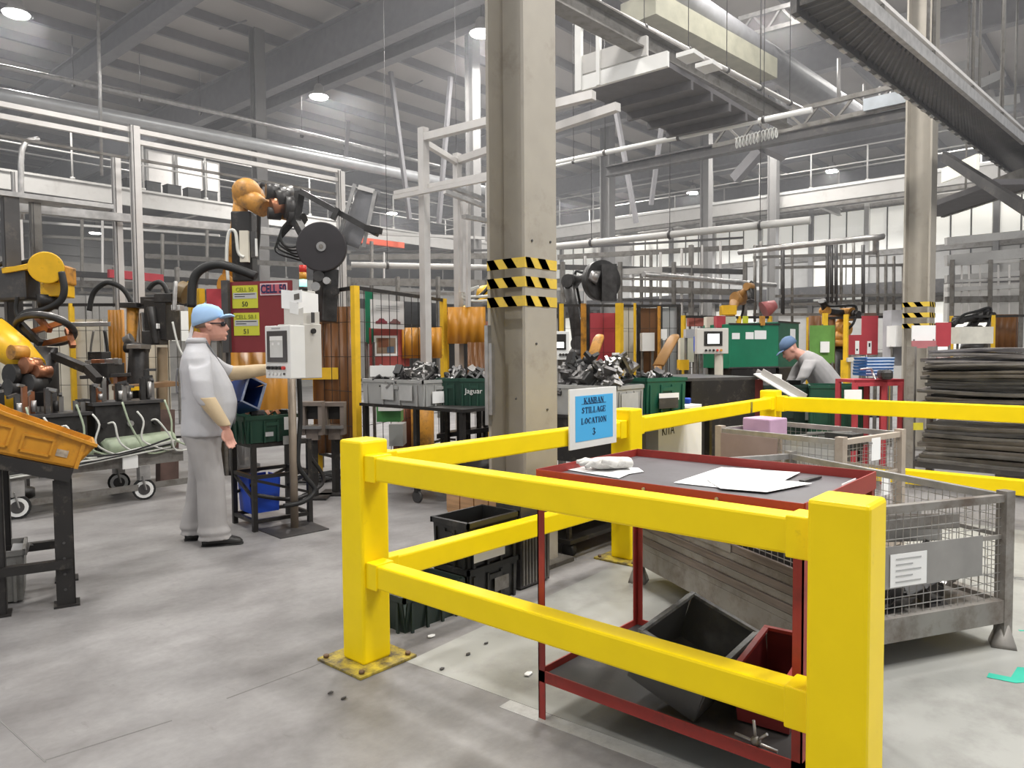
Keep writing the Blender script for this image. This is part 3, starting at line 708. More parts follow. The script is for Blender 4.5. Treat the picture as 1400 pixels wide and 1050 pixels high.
# ---------------------------------------------------------------- sign on the rail
SERIF = {  # strokes x0,y0,x1,y1,width on a 1 x .72 cell
 'K': [(.14, 0, .14, 1, .15), (.14, .42, .66, 1, .06), (.30, .55, .68, 0, .15), (.0, 0, .3, 0, .05), (.0, 1, .3, 1, .05), (.5, 0, .8, 0, .05), (.5, 1, .78, 1, .05)],
 'A': [(.08, 0, .36, 1, .05), (.36, 1, .66, 0, .16), (.18, .34, .54, .34, .05), (-.02, 0, .2, 0, .05), (.5, 0, .8, 0, .05)],
 'N': [(.12, 0, .12, 1, .05), (.12, 1, .64, 0, .16), (.64, 0, .64, 1, .05), (.0, 0, .24, 0, .05), (.0, 1, .2, 1, .05), (.52, 1, .78, 1, .05)],
 'B': [(.14, 0, .14, 1, .15), (.14, 1, .44, 1, .06), (.44, 1, .56, .78, .13), (.56, .78, .44, .54, .12), (.14, .53, .46, .53, .06), (.46, .53, .62, .27, .14), (.62, .27, .46, 0, .13), (.0, 0, .46, 0, .06), (.0, 1, .2, 1, .05)],
 'S': [(.58, .96, .56, .74, .05), (.56, .80, .34, .99, .06), (.34, .99, .12, .80, .12), (.12, .80, .54, .30, .15), (.54, .30, .34, .01, .13), (.34, .01, .08, .22, .06), (.07, .02, .09, .28, .05)],
 'T': [(.36, 0, .36, 1, .15), (.04, 1, .68, 1, .07), (.05, 1, .05, .76, .05), (.67, 1, .67, .76, .05), (.2, 0, .52, 0, .05)],
 'I': [(.2, 0, .2, 1, .15), (.04, 0, .36, 0, .05), (.04, 1, .36, 1, .05)],
 'L': [(.16, 0, .16, 1, .15), (.02, 0, .62, 0, .06), (.62, 0, .64, .3, .05), (.02, 1, .32, 1, .05)],
 'G': [(.6, .96, .6, .72, .05), (.6, .8, .38, .99, .06), (.38, .99, .12, .7, .12), (.12, .7, .12, .3, .15), (.12, .3, .36, .01, .12), (.36, .01, .62, .16, .07), (.6, 0, .6, .42, .14), (.44, .42, .74, .42, .05)],
 'E': [(.14, 0, .14, 1, .15), (.0, 0, .6, 0, .06), (.0, 1, .58, 1, .06), (.14, .52, .46, .52, .05), (.6, 0, .63, .28, .05), (.58, 1, .6, .74, .05), (.46, .4, .46, .64, .05)],
 'O': [(.36, .99, .12, .72, .11), (.12, .72, .12, .28, .15), (.12, .28, .36, .01, .11), (.36, .01, .62, .28, .11), (.62, .28, .62, .72, .15), (.62, .72, .36, .99, .11)],
 'C': [(.62, .96, .62, .7, .05), (.62, .8, .38, .99, .06), (.38, .99, .12, .7, .12), (.12, .7, .12, .3, .15), (.12, .3, .38, .01, .12), (.38, .01, .64, .24, .06)],
 '3': [(.1, .8, .3, .99, .07), (.3, .99, .52, .78, .13), (.52, .78, .32, .55, .08), (.32, .53, .58, .28, .14), (.58, .28, .34, .01, .13), (.34, .01, .08, .16, .08)]}
def serif(b, word, o, xd, yd, h, adv=.80, wx=1.):
    n = len(word)
    ws = [(.44 if c == 'I' else adv) for c in word]; tot = sum(ws); x = -tot/2
    for c, w_ in zip(word, ws):
        for (x0, y0, x1, y1, k) in SERIF[c]:
            p = V((x+x0, y0-.5)); q = V((x+x1, y1-.5))
            d = q-p; L = d.length or 1e-6; nrm = V((-d.y, d.x))/L*(k/2)
            e = d/L*.02
            quad = [p-e-nrm, q+e-nrm, q+e+nrm, p-e+nrm]
            b.poly([V(o)+xd*(a.x*h*wx)+yd*(a.y*h) for a in quad], xd.cross(yd)*.0012)
        x += w_
ys = 2.675
c = [ony(779, 532.6, ys), ony(842.9, 528, ys), ony(842.9, 605, ys), ony(779, 616, ys)]
x0, x1_ = (c[0].x+c[3].x)/2, (c[1].x+c[2].x)/2; z1s, z0s = (c[0].z+c[1].z)/2, (c[2].z+c[3].z)/2
t = thing('location_sign', 'white-bordered blue sign reading KANBAN STILLAGE LOCATION 3 fixed to the yellow rail', 'sign', (x0, ys, z0s))
b = B(); b.lohi((x0, ys, z0s), (x1_, ys+.012, z1s)); b.build('board', WHT, t, bevel=.002)
W, Hh = x1_-x0, z1s-z0s; mcx = (x0+x1_)/2-.004
b = B(); b.lohi((x0+W*.11, ys-.002, z0s+Hh*.12), (x1_-W*.09, ys, z1s-Hh*.12)); b.build('blue_print', SIGNB, t)
b = B(); o = lambda f: V((mcx, ys-.0035, z0s+Hh*f))
serif(b, 'KANBAN', o(.795), XD, ZD, Hh*.095, .82, 1.25)
serif(b, 'STILLAGE', o(.635), XD, ZD, Hh*.095, .80, 1.25)
serif(b, 'LOCATION', o(.455), XD, ZD, Hh*.095, .80, 1.3)
serif(b, '3', o(.265), XD, ZD, Hh*.115, .8, 1.3)
b.lohi((mcx-W*.26, ys-.0035, z0s+Hh*.735), (mcx+W*.26, ys-.002, z0s+Hh*.743))
b.build('lettering', INKN, t, kind='stuff')
b = B(); b.lohi((mcx-.05, ys+.012, .99), (mcx+.05, ys+.05, 1.0)); b.build('hook', GALV, t)

# ---------------------------------------------------------------- red table in the foreground
TX0, TX1, TY0, TY1, TZ = 2.20, 2.93, .775, 1.80, .957
t = thing('red_table', 'red angle-steel table with a dark sheet top behind the front barrier rail', 'table', (2.55, 1.3, 0))
b = B(); b.lohi((TX0, TY0, TZ-.004), (TX1, TY1, TZ)); b.build('table_top', TRAY, t)
th = .005
for lo, hi in (((TX0-th, TY0, TZ-.012), (TX0, TY1, TZ+.032)), ((TX1, TY0, TZ-.03), (TX1+th, TY1, TZ+.034)), ((TX0, TY0-th, TZ-.03), (TX1, TY0, TZ+.034)), ((TX0, TY1, TZ-.012), (TX1, TY1+th, TZ+.032))):
    b = B(); b.lohi(lo, hi); b.build('rim', RED, t)
for x, y, sx, sy in ((TX0, TY0, 1, 1), (TX1, TY0, -1, 1), (TX0, TY1, 1, -1), (TX1, TY1, -1, -1)):
    b = B(); a = .032
    b.lohi((min(x, x+sx*a), min(y, y+sy*.005), 0), (max(x, x+sx*a), max(y, y+sy*.005), TZ-.004))
    b.lohi((min(x, x+sx*.005), min(y, y+sy*a), 0), (max(x, x+sx*.005), max(y, y+sy*a), TZ-.004)); b.build('leg', RED, t)
SZ = .17
b = B(); b.lohi((TX0+.01, TY0+.01, SZ-.004), (TX1-.01, TY1-.01, SZ)); b.build('lower_shelf', mat('dark_shelf', (.03, .028, .028), .5, dirt=(.09, .075, .07), damt=.35, dscale=5), t)
for lo, hi in (((TX0, TY0, SZ-.02), (TX0+.006, TY1, SZ+.025)), ((TX1-.006, TY0, SZ-.02), (TX1, TY1, SZ+.025)), ((TX0, TY0, SZ-.02), (TX1, TY0+.006, SZ+.025)), ((TX0, TY1-.006, SZ-.02), (TX1, TY1, SZ+.025))):
    b = B(); b.lohi(lo, hi); b.build('shelf_rail', RED, t)
for x, y in ((TX0-th, 1.32), (TX0-th, 1.05)):
    b = B(); b.cyl((x, y, TZ+.012), (x-.006, y, TZ+.012), .006, n=8); b.build('bolt_head', GALV, t)
b = B(); b.lohi((TX0+.35, TY0+.0005, TZ+.006), (TX0+.5, TY0+.0025, TZ+.04)); b.build('sticker', PAP, t)
# papers
def paper(pts, z, label, curl=0.):
    P = [onz(px, py, TZ+z) for px, py in pts]; b = B(); b.poly(P, (0, 0, .0012)); return tag(b.build('paper_sheet', PAP), label, 'paper')
paper(((762, 640), (790, 633), (873, 640), (880, 645), (860, 648), (846, 654)), .003, 'white paper sheet under the work glove on the red table')
paper(((921, 660), (986, 639), (1040, 642), (1030, 672)), .003, 'leftmost white paper sheet of the pile in the middle of the red table')
paper(((965, 655), (990, 640), (1094, 646), (1072, 657), (1110, 661), (1048, 673), (985, 668)), .0075, 'large topmost white paper sheet lying across the pile on the red table')
p = onz(1096, 658, TZ+.006); q = onz(1120, 652, TZ+.006); b = B(); b.bar(p, q, .02, .008); tag(b.build('pen', BLKP), 'black pen lying beside the papers on the red table', 'pen')
# work glove
def blob(name, m, parent, b, voxel=.006, smooth=6, world=True):
    o = b.build(name, m, parent, world=world)
    md = o.modifiers.new('remesh', 'REMESH'); md.mode = 'VOXEL'; md.voxel_size = voxel; md.use_smooth_shade = True
    if smooth:
        ms = o.modifiers.new('smooth', 'SMOOTH'); ms.iterations = smooth; ms.factor = .5
    return o
p0 = onz(862, 632, TZ+.03); p1 = onz(800, 634, TZ+.03); ax = (p1-p0); ax.z = 0; L = ax.length; ax.normalize(); sd = V((-ax.y, ax.x, 0))
b = B()
b.loft([(p0+ZD*.0, sd*.045, ZD*.022), (p0+ax*.05, sd*.043, ZD*.024), (p0+ax*.09, sd*.05, ZD*.026), (p0+ax*.14, sd*.055, ZD*.024), (p0+ax*.17, sd*.05, ZD*.016)], 16)
for k, (off, ln, dz) in enumerate(((-.038, .06, -.004), (-.013, .075, .006), (.012, .07, .0), (.036, .055, -.008))):
    a = p0+ax*.15+sd*off
    b.tubev([a, a+ax*ln*.5+sd*off*.3+ZD*.008, a+ax*ln+sd*off*.4+ZD*dz], [.014, .0125, .010], 8)
a = p0+ax*.08+sd*.045; b.tubev([a, a+sd*.03+ax*.03+ZD*.012, a+sd*.035+ax*.065+ZD*.02], [.016, .014, .011], 8)
tag(blob('work_glove', mat('glove_cloth', (.58, .57, .54), .9, var=.15, bump=.3, dirt=(.2, .19, .18), damt=.35, dscale=20), None, b, .005, 4), 'pale grey work glove lying on a sheet at the left end of the red table', 'glove')
# bins on the lower shelf
P1, P2, P3 = onz(877, 862, .45), onz(947, 812, .48), onz(1040, 860, .39)
def tilt_bin(name, label, P1, P2, P3, dep, m, rim=None):
    e1 = P1-P2; e2 = P3-P2; e2 = e2-e1.normalized()*e2.dot(e1.normalized())
    n = e1.cross(e2).normalized()
    if n.z < 0: n = -n
    t = thing(name, label, 'bin', P2-n*dep)
    b = B(); b.bin(P2-n*dep, e1, e2, n*dep, .006, .012); b.build('bin_body', m, t)
    b = B()
    for o, a in ((P2, e1), (P2, e2), (P2+e1, e2), (P2+e2, e1)): b.bar(o-a.normalized()*.008, o+a+a.normalized()*.008, .02, .012)
    b.build('rim', rim or m, t)
    return t
tilt_bin('storage_bin', 'dark grey plastic bin tipped over on the lower shelf of the red table', P1, P2, P3, .2, mat('charcoal_plastic', (.075, .075, .073), .45, dirt=(.14, .14, .13), damt=.35), mat('rim_highlight', (.22, .22, .21), .5, dirt=(.05, .05, .05), damt=.45, dscale=12))  # paler rim colour stands in for the highlight along the edge
tilt_bin('storage_bin', 'dark red bin at the right end of the lower shelf of the red table', onz(1006, 912, .37), onz(1048, 858, .40), onz(1114, 872, .40), .19, mat('dark_red_bin', (.13, .015, .015), .45, dirt=(.05, .01, .01), damt=.4), RED)
# clamp tool on the shelf
c = V((2.23, .93, SZ+.02)); t = thing('toggle_clamp', 'small steel clamp tool lying on the lower shelf edge of the red table', 'clamp', c)
b = B(); b.cyl(c-YD*.07, c+YD*.07+ZD*.01, .006, n=6); b.build('handle', GALV, t)
b = B(); b.ball(c+ZD*.008, .018, 8, 6); b.build('clamp_body', GREY, t)
b = B(); b.cyl(c+ZD*.01, c+ZD*.075+YD*.008, .005, n=6); b.cyl(c+ZD*.01, c+V((-.01, -.04, .05)), .005, n=6); b.build('lever', GALV, t, kind='stuff')

# ---------------------------------------------------------------- crates by the column
def crate(name, label, o, a, b_, h, m, group=None, handle=True, t=.012, lab=None, cat='crate', taper=.012, rim=True, face='b'):
    o, a, b_ = V(o), V(a), V(b_); T = thing(name, label, cat, o+(a+b_)/2, 0, group)
    q = B(); q.bin(o, a, b_, ZD*h, t, taper); q.build('crate_body', m, T)
    an, bn = a.normalized(), b_.normalized(); A, Bq = a.length, b_.length
    if rim:
        q = B(); r = taper+.006
        for z, s in ((h-.02, .022),):
            for p0_, e, n_ in ((o, a, -bn), (o+b_, a, bn), (o, b_, -an), (o+a, b_, an)):
                p = p0_+n_*r-e.normalized()*r+ZD*(z-s/2); q.pbox(p, e+e.normalized()*2*r, -n_*.014, ZD*(s+.008))
        q.build('rim', m, T)
    # ribs on the two visible sides
    for p0_, e, n_ in ((o, a, -bn), (o, b_, -an)):
        for f in (.08, .36, .64, .92):
            q = B(); c = p0_+e*f+n_*taper*.5; q.pbox(c-e.normalized()*.008+n_*.001, e.normalized()*.016, n_*.012, ZD*(h*.8)); q.build('rib', m, T)
        q = B(); c = p0_+e*.38+n_*(taper*.75)+ZD*h*.62; q.pbox(c, e*.24, n_*.012, ZD*h*.12); q.build('hand_grip', m, T)
    if lab:
        fc, u0, u1, v0, v1, mm = lab
        p0_, e, n_ = (o, a, -bn) if fc == 'a' else (o, b_, -an)
        q = B(); q.pbox(p0_+e*u0+n_*(taper+.008)+ZD*h*v0, e*(u1-u0), n_*.003, ZD*h*(v1-v0)); q.build('paper_label', mm, T)
    return T
crate('plastic_crate', 'lower black plastic crate of the stack at the foot of the striped column', (2.87, 2.845, 0), (.40, 0, 0), (0, .27, 0), .235, BLKP, lab=('a', .48, .78, .28, .62, GREY))
crate('plastic_crate', 'upper black plastic crate with a white label at the foot of the striped column', (2.87, 2.845, .238), (.40, 0, 0), (0, .27, 0), .26, BLKP, lab=('a', .06, .70, .12, .62, PAP))
tt = thing('slotted_crate', 'dark grey crate with slotted sides standing against the striped column', 'crate', (3.45, 2.95, 0))
b = B(); b.bin((3.32, 2.85, .01), (.28, 0, 0), (0, .19, 0), ZD*.52, .012, .006); b.build('crate_body', GREYD, tt)
for k in range(9):
    b = B(); b.lohi((3.33+k*.029, 2.834, .03), (3.343+k*.029, 2.846, .34)); b.build('slat', GREY, tt)
crate('plastic_crate', 'low dark green crate standing on the floor behind the front barrier rail', (2.43, 2.87, 0), (.38, 0, 0), (0, .40, 0), .2, mat('dark_green_crate', (.014, .026, .02), .4, dirt=(.07, .08, .07), damt=.3), taper=.03)
tt = thing('wooden_crate', 'small raw wooden crate behind the black crates at the column', 'crate', (3.5, 3.3, 0))
for k in range(4):
    b = B(); b.lohi((3.40, 3.06+k*.13, .38), (3.42, 3.18+k*.13, .66)); b.build('plank', WOOD, tt)
for z in (.40, .60):
    b = B(); b.lohi((3.42, 3.06, z-.03), (3.45, 3.57, z+.03)); b.build('batten', WOOD, tt)
b = B(); b.lohi((3.40, 3.06, 0), (3.47, 3.12, .38)); b.build('leg', WOOD, tt); b = B(); b.lohi((3.40, 3.5, 0), (3.47, 3.56, .38)); b.build('leg', WOOD, tt)
# low dark trolley right of the column base
tt = thing('low_trolley', 'low black trolley with wheels standing right of the striped column', 'trolley', (4.6, 3.4, 0))
b = B(); b.lohi((4.05, 3.02, .28), (5.0, 3.7, .34)); b.build('deck', BLK, tt); b = B(); b.lohi((4.05, 3.02, .10), (5.0, 3.7, .13)); b.build('lower_deck', BLK, tt)
for x in (4.08, 4.95):
    for y in (3.05, 3.66):
        b = B(); b.lohi((x, y, .1), (x+.03, y+.03, .33)); b.build('leg', BLK, tt)
        b = B(); b.cyl((x-.01, y+.015, .05), (x+.04, y+.015, .05), .05, n=12); b.build('wheel', RUB, tt)
b = B(); b.box((4.25, 3.2, .352), (.22, .16, .02), .4); tag(b.build('paper_pad', PAP), 'white paper pad lying on the low black trolley', 'paper')

# ---------------------------------------------------------------- wire mesh stillages
def wires(b, o, e1, e2, pitch, r=.0016):
    L1, L2 = e1.length, e2.length
    n1, n2 = int(L1/pitch), int(L2/pitch)
    for i in range(n1+1): p = o+e1*(i/n1); b.bar(p, p+e2, r*2)
    for j in range(n2+1): p = o+e2*(j/n2); b.bar(p, p+e1, r*2)
def stillage(name, label, A, u, v, L, Wd, h, zf, m, pitch=.05, lowfront=0., feet=True):
    # A = corner, u along the long side, v along the short side
    A, u, v = V(A), V(u).normalized(), V(v).normalized()
    t = thing(name, label, 'stillage', A+u*L/2+v*Wd/2)
    cs = [A, A+u*L, A+u*L+v*Wd, A+v*Wd]
    for c in cs:
        b = B(); cc = c; b.bar(cc+ZD*.02, cc+ZD*(h+.02), .055, .055, ref=u); b.build('corner_post', m, t)
        if feet:
            b = B(); b.loft([(cc+ZD*.0, u*.075, v*.075), (cc+ZD*.02, u*.07, v*.07), (cc+ZD*.11, u*.032, v*.032)], 4, 2); b.build('foot', m, t)
    for i in range(4):
        p, q = cs[i], cs[(i+1) % 4]
        b = B(); b.bar(p+ZD*(zf-.03), q+ZD*(zf-.03), .05, .11); b.build('base_beam', m, t)
        b = B(); b.bar(p+ZD*(h-.015), q+ZD*(h-.015), .035, .035); b.build('top_rail', GALV if i != 1 else m, t)
        b = B(); b.bar(p+ZD*(zf+(h-zf)*.62), q+ZD*(zf+(h-zf)*.62), .012, .02); b.build('mid_rail', m, t)
        b = B(); wires(b, p+ZD*(zf+.02), q-p, ZD*(h-zf-.04), pitch); b.build('wire_mesh', GALV, t, kind='stuff')
    b = B(); b.pbox(A+ZD*(zf-.01), u*L, v*Wd, ZD*.012); b.build('floor_sheet', m, t)
    return t, cs
A = V((3.93, 2.40, 0)); u = V((-.49, -.87, 0)).normalized(); v = V((.87, -.49, 0)).normalized()
STM = mat('stillage_grey', (.27, .255, .235), .5, .3, dirt=(.13, .10, .08), damt=.42, dscale=5)
st, cs = stillage('wire_stillage', 'large grey wire mesh stillage on feet inside the barrier, right of the red table', A, u, v, 1.5, 1.155, .74, .21, STM, .042)
b = B(); p = cs[1]+ZD*.42+u*.012+v*.10; p = cs[1]+ZD*.37+u*.012+v*.37; b.pbox(p, v*.62, u*.004, ZD*.19); b.build('label_holder', mat('plate_grey', (.30, .29, .28), .45, .3), st)
p = cs[1]+ZD*.375+u*.019+v*.42; b = B(); b.pbox(p, v*.215, u*.002, ZD*.15); pl = b.build('paper_label', PAP, st)
b = B()
for k in range(5): b.pbox(p+u*.003+v*.03+ZD*(.02+k*.026), v*(.10 if k % 2 else .15), u*.001, ZD*.006)
b.build('print_lines', SIGNG, pl, kind='stuff')
# folded rib panels along the lower half of the long side
BRN = mat('brown_steel', (.20, .165, .145), .42, .35, var=.25, stretch=(1, 1, 14), scale=4)
for k in range(6):
    a = cs[0]+u*.03-v*(.012+.006*(k % 2))+ZD*(.23+.043*k); b = B(); b.pbox(a, u*1.44, -v*.010, ZD*.038); b.pbox(a+ZD*.034, u*1.44, -v*.016, ZD*.006); b.build('side_rib', BRN if k % 2 else STM, st)
for k in range(3):
    a = cs[0]+u*.05+v*(.06+.02*k)+ZD*(.23+.02*k); b = B(); b.pbox(a, u*(1.36-.1*k), v*.006, ZD*(.24+.05*k))
    tag(b.build('steel_strip', GREYD), ['front', 'middle', 'rear'][k]+' dark steel strip standing along the long side inside the big stillage', 'strip')
b = B(); b.pbox(cs[0]+u*.72+v*-.03+ZD*.44, u*.26, v*-.004, ZD*.13); b.build('identification_plate', STM, st)
# long channel sections and folded brackets inside
rd = random.Random(11)
for k, (z, w0, w1, m) in enumerate(((.60, .25, 1.05, STM), (.50, .35, 1.1, STL), (.56, .5, 1.12, GALV))):
    o = cs[1]-u*(.16+.14*k)+v*w0+ZD*z; b = B(); e = v*(w1-w0)-ZD*.05; b.pbox(o, e, -u*.11, ZD*.004); b.pbox(o, e, -u*.004, ZD*.07); b.pbox(o-u*.11, e, -u*.004, ZD*.05)
    tag(b.build('cross_channel', m), ['front', 'middle', 'rear'][k]+' pale folded channel lying crosswise high in the big stillage', 'channel')
for k in range(5):
    o = cs[1]+v*(.12+.17*k)-u*.10+ZD*(.24+.05*(k % 2)); b = B(); e = -u*(1.15-.06*k)+ZD*(.16-.03*k)
    s = v*.09; b.pbox(o, e, s, ZD*.004); b.pbox(o, e, v*.004, ZD*.045); b.pbox(o+s, e, v*.004, ZD*.045)
    tag(b.build('steel_channel', STL), 'long folded steel channel lying in the big stillage', 'channel', 'steel channels in the big stillage')
def bracket(o, R, s, m, label=None, cat='bracket', group=None, name='metal_bracket'):
    b = B(); o = V(o); ex, ey, ez = [R@V(x) for x in ((1, 0, 0), (0, 1, 0), (0, 0, 1))]
    b.pbox(o, ex*s, ey*s*.7, ez*.004); b.pbox(o, ex*s, ez*s*.5, ey*.004); b.pbox(o+ey*s*.7, ex*s, -ez*s*.35, ey*.004)
    b.pbox(o+ex*s*.2+ey*s*.2+ez*.004, ex*s*.5, ey*s*.3, ez*.012)
    return tag(b.build(name, m), label, cat, group)
for k in range(9):
    o = cs[1]+v*(.15+.11*k)-u*(.06+.30*rd.random())+ZD*(.235+.05*(k % 3))
    R = Matrix.Rotation(rd.uniform(0, 6), 3, 'Z')@Matrix.Rotation(rd.uniform(-.8, .8), 3, 'X')@Matrix.Rotation(rd.uniform(-.5, .5), 3, 'Y')
    bracket(o, R, rd.uniform(.13, .2), STL if k % 3 else STLB, 'folded sheet steel bracket lying near the front mesh of the big stillage', group='folded brackets in the big stillage')
# two folded sheet boxes behind the end mesh
for k, (s0, z0, rz_, rx_, w2) in enumerate(((.40, .25, .5, .5, .20), (.66, .27, -.3, -.6, .22))):
    o = cs[1]-u*.10+v*s0+ZD*z0; R = Matrix.Rotation(atan2(v.y, v.x)+rz_*.3, 3, 'Z')@Matrix.Rotation(rz_, 3, 'Y')@Matrix.Rotation(rx_*.4, 3, 'X')
    ex, ey, ez = R@XD, R@YD, R@ZD; b = B(); b.pbox(o, ex*w2, ez*w2*.8, ey*.004); b.pbox(o, ex*w2, ey*.08, ez*.004); b.pbox(o+ez*w2*.8, ex*w2, ey*.08, ez*.004); b.pbox(o, ez*w2*.8, ey*.08, ex*.004); b.pbox(o+ex*w2*.45-ey*.001, ex*.015, -ey*.006, ez*w2*.8)
    tag(b.build('folded_box', [STLB, STL][k]), ['dark tilted', 'bright tilted'][k]+' folded sheet steel box behind the end mesh of the big stillage', 'box')
# second, lighter stillage behind
A2 = V((6.25, 2.25, 0)); u2 = V((-.30, -.95, 0)).normalized(); v2 = V((.95, -.30, 0)).normalized()
pR = onz(1222, 570, .93); 
A2 = onz(985, 589, .84); Bq = onz(1150, 606, .84); u2 = Bq-A2; L2 = u2.length; u2.normalize(); v2 = V((-u2.y, u2.x, 0)); v2 = v2 if v2.x > 0 else -v2
A2.z = 0
s2, c2 = stillage('mesh_container', 'tall wire mesh container with cardboard and white mesh behind the big stillage', A2, u2, v2, L2, .75, .86, .16, mat('tan_steel', (.40, .34, .28), .6, dirt=(.25, .2, .16), damt=.4), .045, feet=False)
b = B(); b.pbox(c2[0]+u2*.03-v2*.035+ZD*.2, u2*(L2*.50), v2*.008, ZD*.63); tag(b.build('cardboard_sheet', mat('mauve_card', (.30, .225, .205), .6, var=.12)), 'brown-mauve sheet standing along the front of the mesh container', 'cardboard')
b = B(); b.pbox(c2[0]+u2*(L2*.53)+v2*.03+ZD*.2, u2*(L2*.45), v2*.012, ZD*.635); tag(b.build('white_board', WHT), 'white board standing behind the mesh at the right end of the mesh container', 'panel')
b = B(); b.lohi((0, 0, 0), (.24, .22, .13)); o = b.build('box_body', LILAC, None, bevel=.01); p = c2[0]+u2*.03+v2*.22+ZD*.80
o.name = 'lilac_box'; o.location = p; o.rotation_euler = (0, 0, atan2(u2.y, u2.x)); tag(o, 'lilac plastic box lying on top of the mesh container next to the yellow post', 'box')
b = B(); b.pbox(c2[0]+u2*(L2*.72)+v2*.25+ZD*.76, u2*.20, v2*.14, ZD*.11); tag(b.build('black_case', BLKP), 'small black case lying in the mesh container', 'case')
for k in range(6):
    a = c2[0]+u2*(L2*.45+.06*k)+v2*(.30+.05*k)+ZD*(.82+.02*(k % 2)); b = B(); b.bar(a, a+u2*.26+v2*(.24-.1*k)+ZD*(.03-.01*k), .025, .012)
    tag(b.build('chrome_strip', STL), 'bright metal strip lying across the top of the mesh container', 'strip', 'bright strips on the mesh container')
for k, (s0, z0) in enumerate(((.42, .70), (.60, .45))):
    b = B(); p = c2[1]+u2*.03+v2*(.75*s0)+ZD*z0; b.pbox(p, v2*.11, u2*.003, ZD*.15); tag(b.build('paper_tag', PAP), ['upper', 'lower'][k]+' white paper tag hanging on the right mesh of the mesh container', 'tag')
# carton with printed letters
p = ony(880, 580, 3.45); q = ony(940, 580, 3.45)
t = thing('white_carton', 'white carton with black printed letters standing behind the yellow rail right of the middle post', 'carton', (p.x, 3.45, 0))
b = B(); b.lohi((p.x, 3.3, .3), (q.x, 3.6, ony(900, 583, 3.45).z+.18)); b.build('carton_body', PAP, t)
zc_ = ony(903, 590, 3.3).z; text('KITA', (p.x+.17, 3.297, zc_), XD, ZD, .13, INK, parent=t, sx=.8)
# ---------------------------------------------------------------- people (local frame: x forward, y left, z up)
def hand(b, w, d, sd, curl=.5, s=1.):
    # palm from the wrist w along d, fingers side by side along sd, thumb from the side of the palm
    d = V(d).normalized(); sd = V(sd); sd = (sd-d*sd.dot(d)).normalized(); n = d.cross(sd)
    w = V(w)
    b.loft([(w-d*.03, sd*.028*s, n*.022*s), (w+d*.01, sd*.030*s, n*.019*s), (w+d*.05*s, sd*.041*s, n*.017*s), (w+d*.09*s, sd*.042*s, n*.014*s), (w+d*.10*s, sd*.036*s, n*.010*s)], 14)
    for k, (o, l) in enumerate(((-.031, .068), (-.0105, .078), (.0105, .073), (.031, .056))):
        a = w+d*.088*s+sd*o*s; e = a+d*l*.5*s+n*curl*.018*s; f = e+(d*(1-curl*.7)+n*curl).normalized()*l*.5*s
        b.tubev([a, e, f], [.0098*s, .0088*s, .0072*s], 8)
    a = w+d*.03*s-sd*.034*s; b.tubev([w+d*.02*s-sd*.015*s, a, a+d*.035*s-sd*.018*s+n*.012*s, a+d*.06*s-sd*.012*s+n*.022*s], [.014*s, .0125*s, .0105*s, .008*s], 8)
def head(b, c, R):
    # c: base of skull centre; R: head rotation
    P = lambda x, y, z: V(c)+R@V((x, y, z))
    X_, Y_ = R@XD, R@YD
    b.loft([(P(x, 0, z), X_*rx, Y_*ry) for z, x, rx, ry in ((-.115, .052, .030, .025), (-.10, .048, .062, .046), (-.07, .036, .085, .061), (-.03, .026, .094, .068), (.01, .016, .100, .073), (.05, .008, .102, .076), (.09, .0, .098, .073), (.13, -.006, .076, .056), (.15, -.008, .04, .03), (.156, -.008, .012, .01))], 20)
    b.loft([(P(.108, 0, .02), X_*.012, Y_*.012), (P(.120, 0, -.01), X_*.016, Y_*.014), (P(.128, 0, -.032), X_*.018, Y_*.018), (P(.112, 0, -.042), X_*.014, Y_*.014)], 10)
    b.loft([(P(.118, 0, -.058), X_*.010, Y_*.026), (P(.120, 0, -.066), X_*.011, Y_*.028), (P(.116, 0, -.076), X_*.011, Y_*.024)], 10)
    b.ball(P(.104, 0, -.10), .018, 8, 6)
    for s in (-1, 1):
        b.loft([(P(-.004, s*.074, .022), X_*.022, Y_*.008), (P(.002, s*.079, .0), X_*.024, Y_*.010), (P(.006, s*.075, -.035), X_*.012, Y_*.008)], 10)
        b.ball(P(.098, s*.032, .012), (.012, .016, .009), 8, 6)
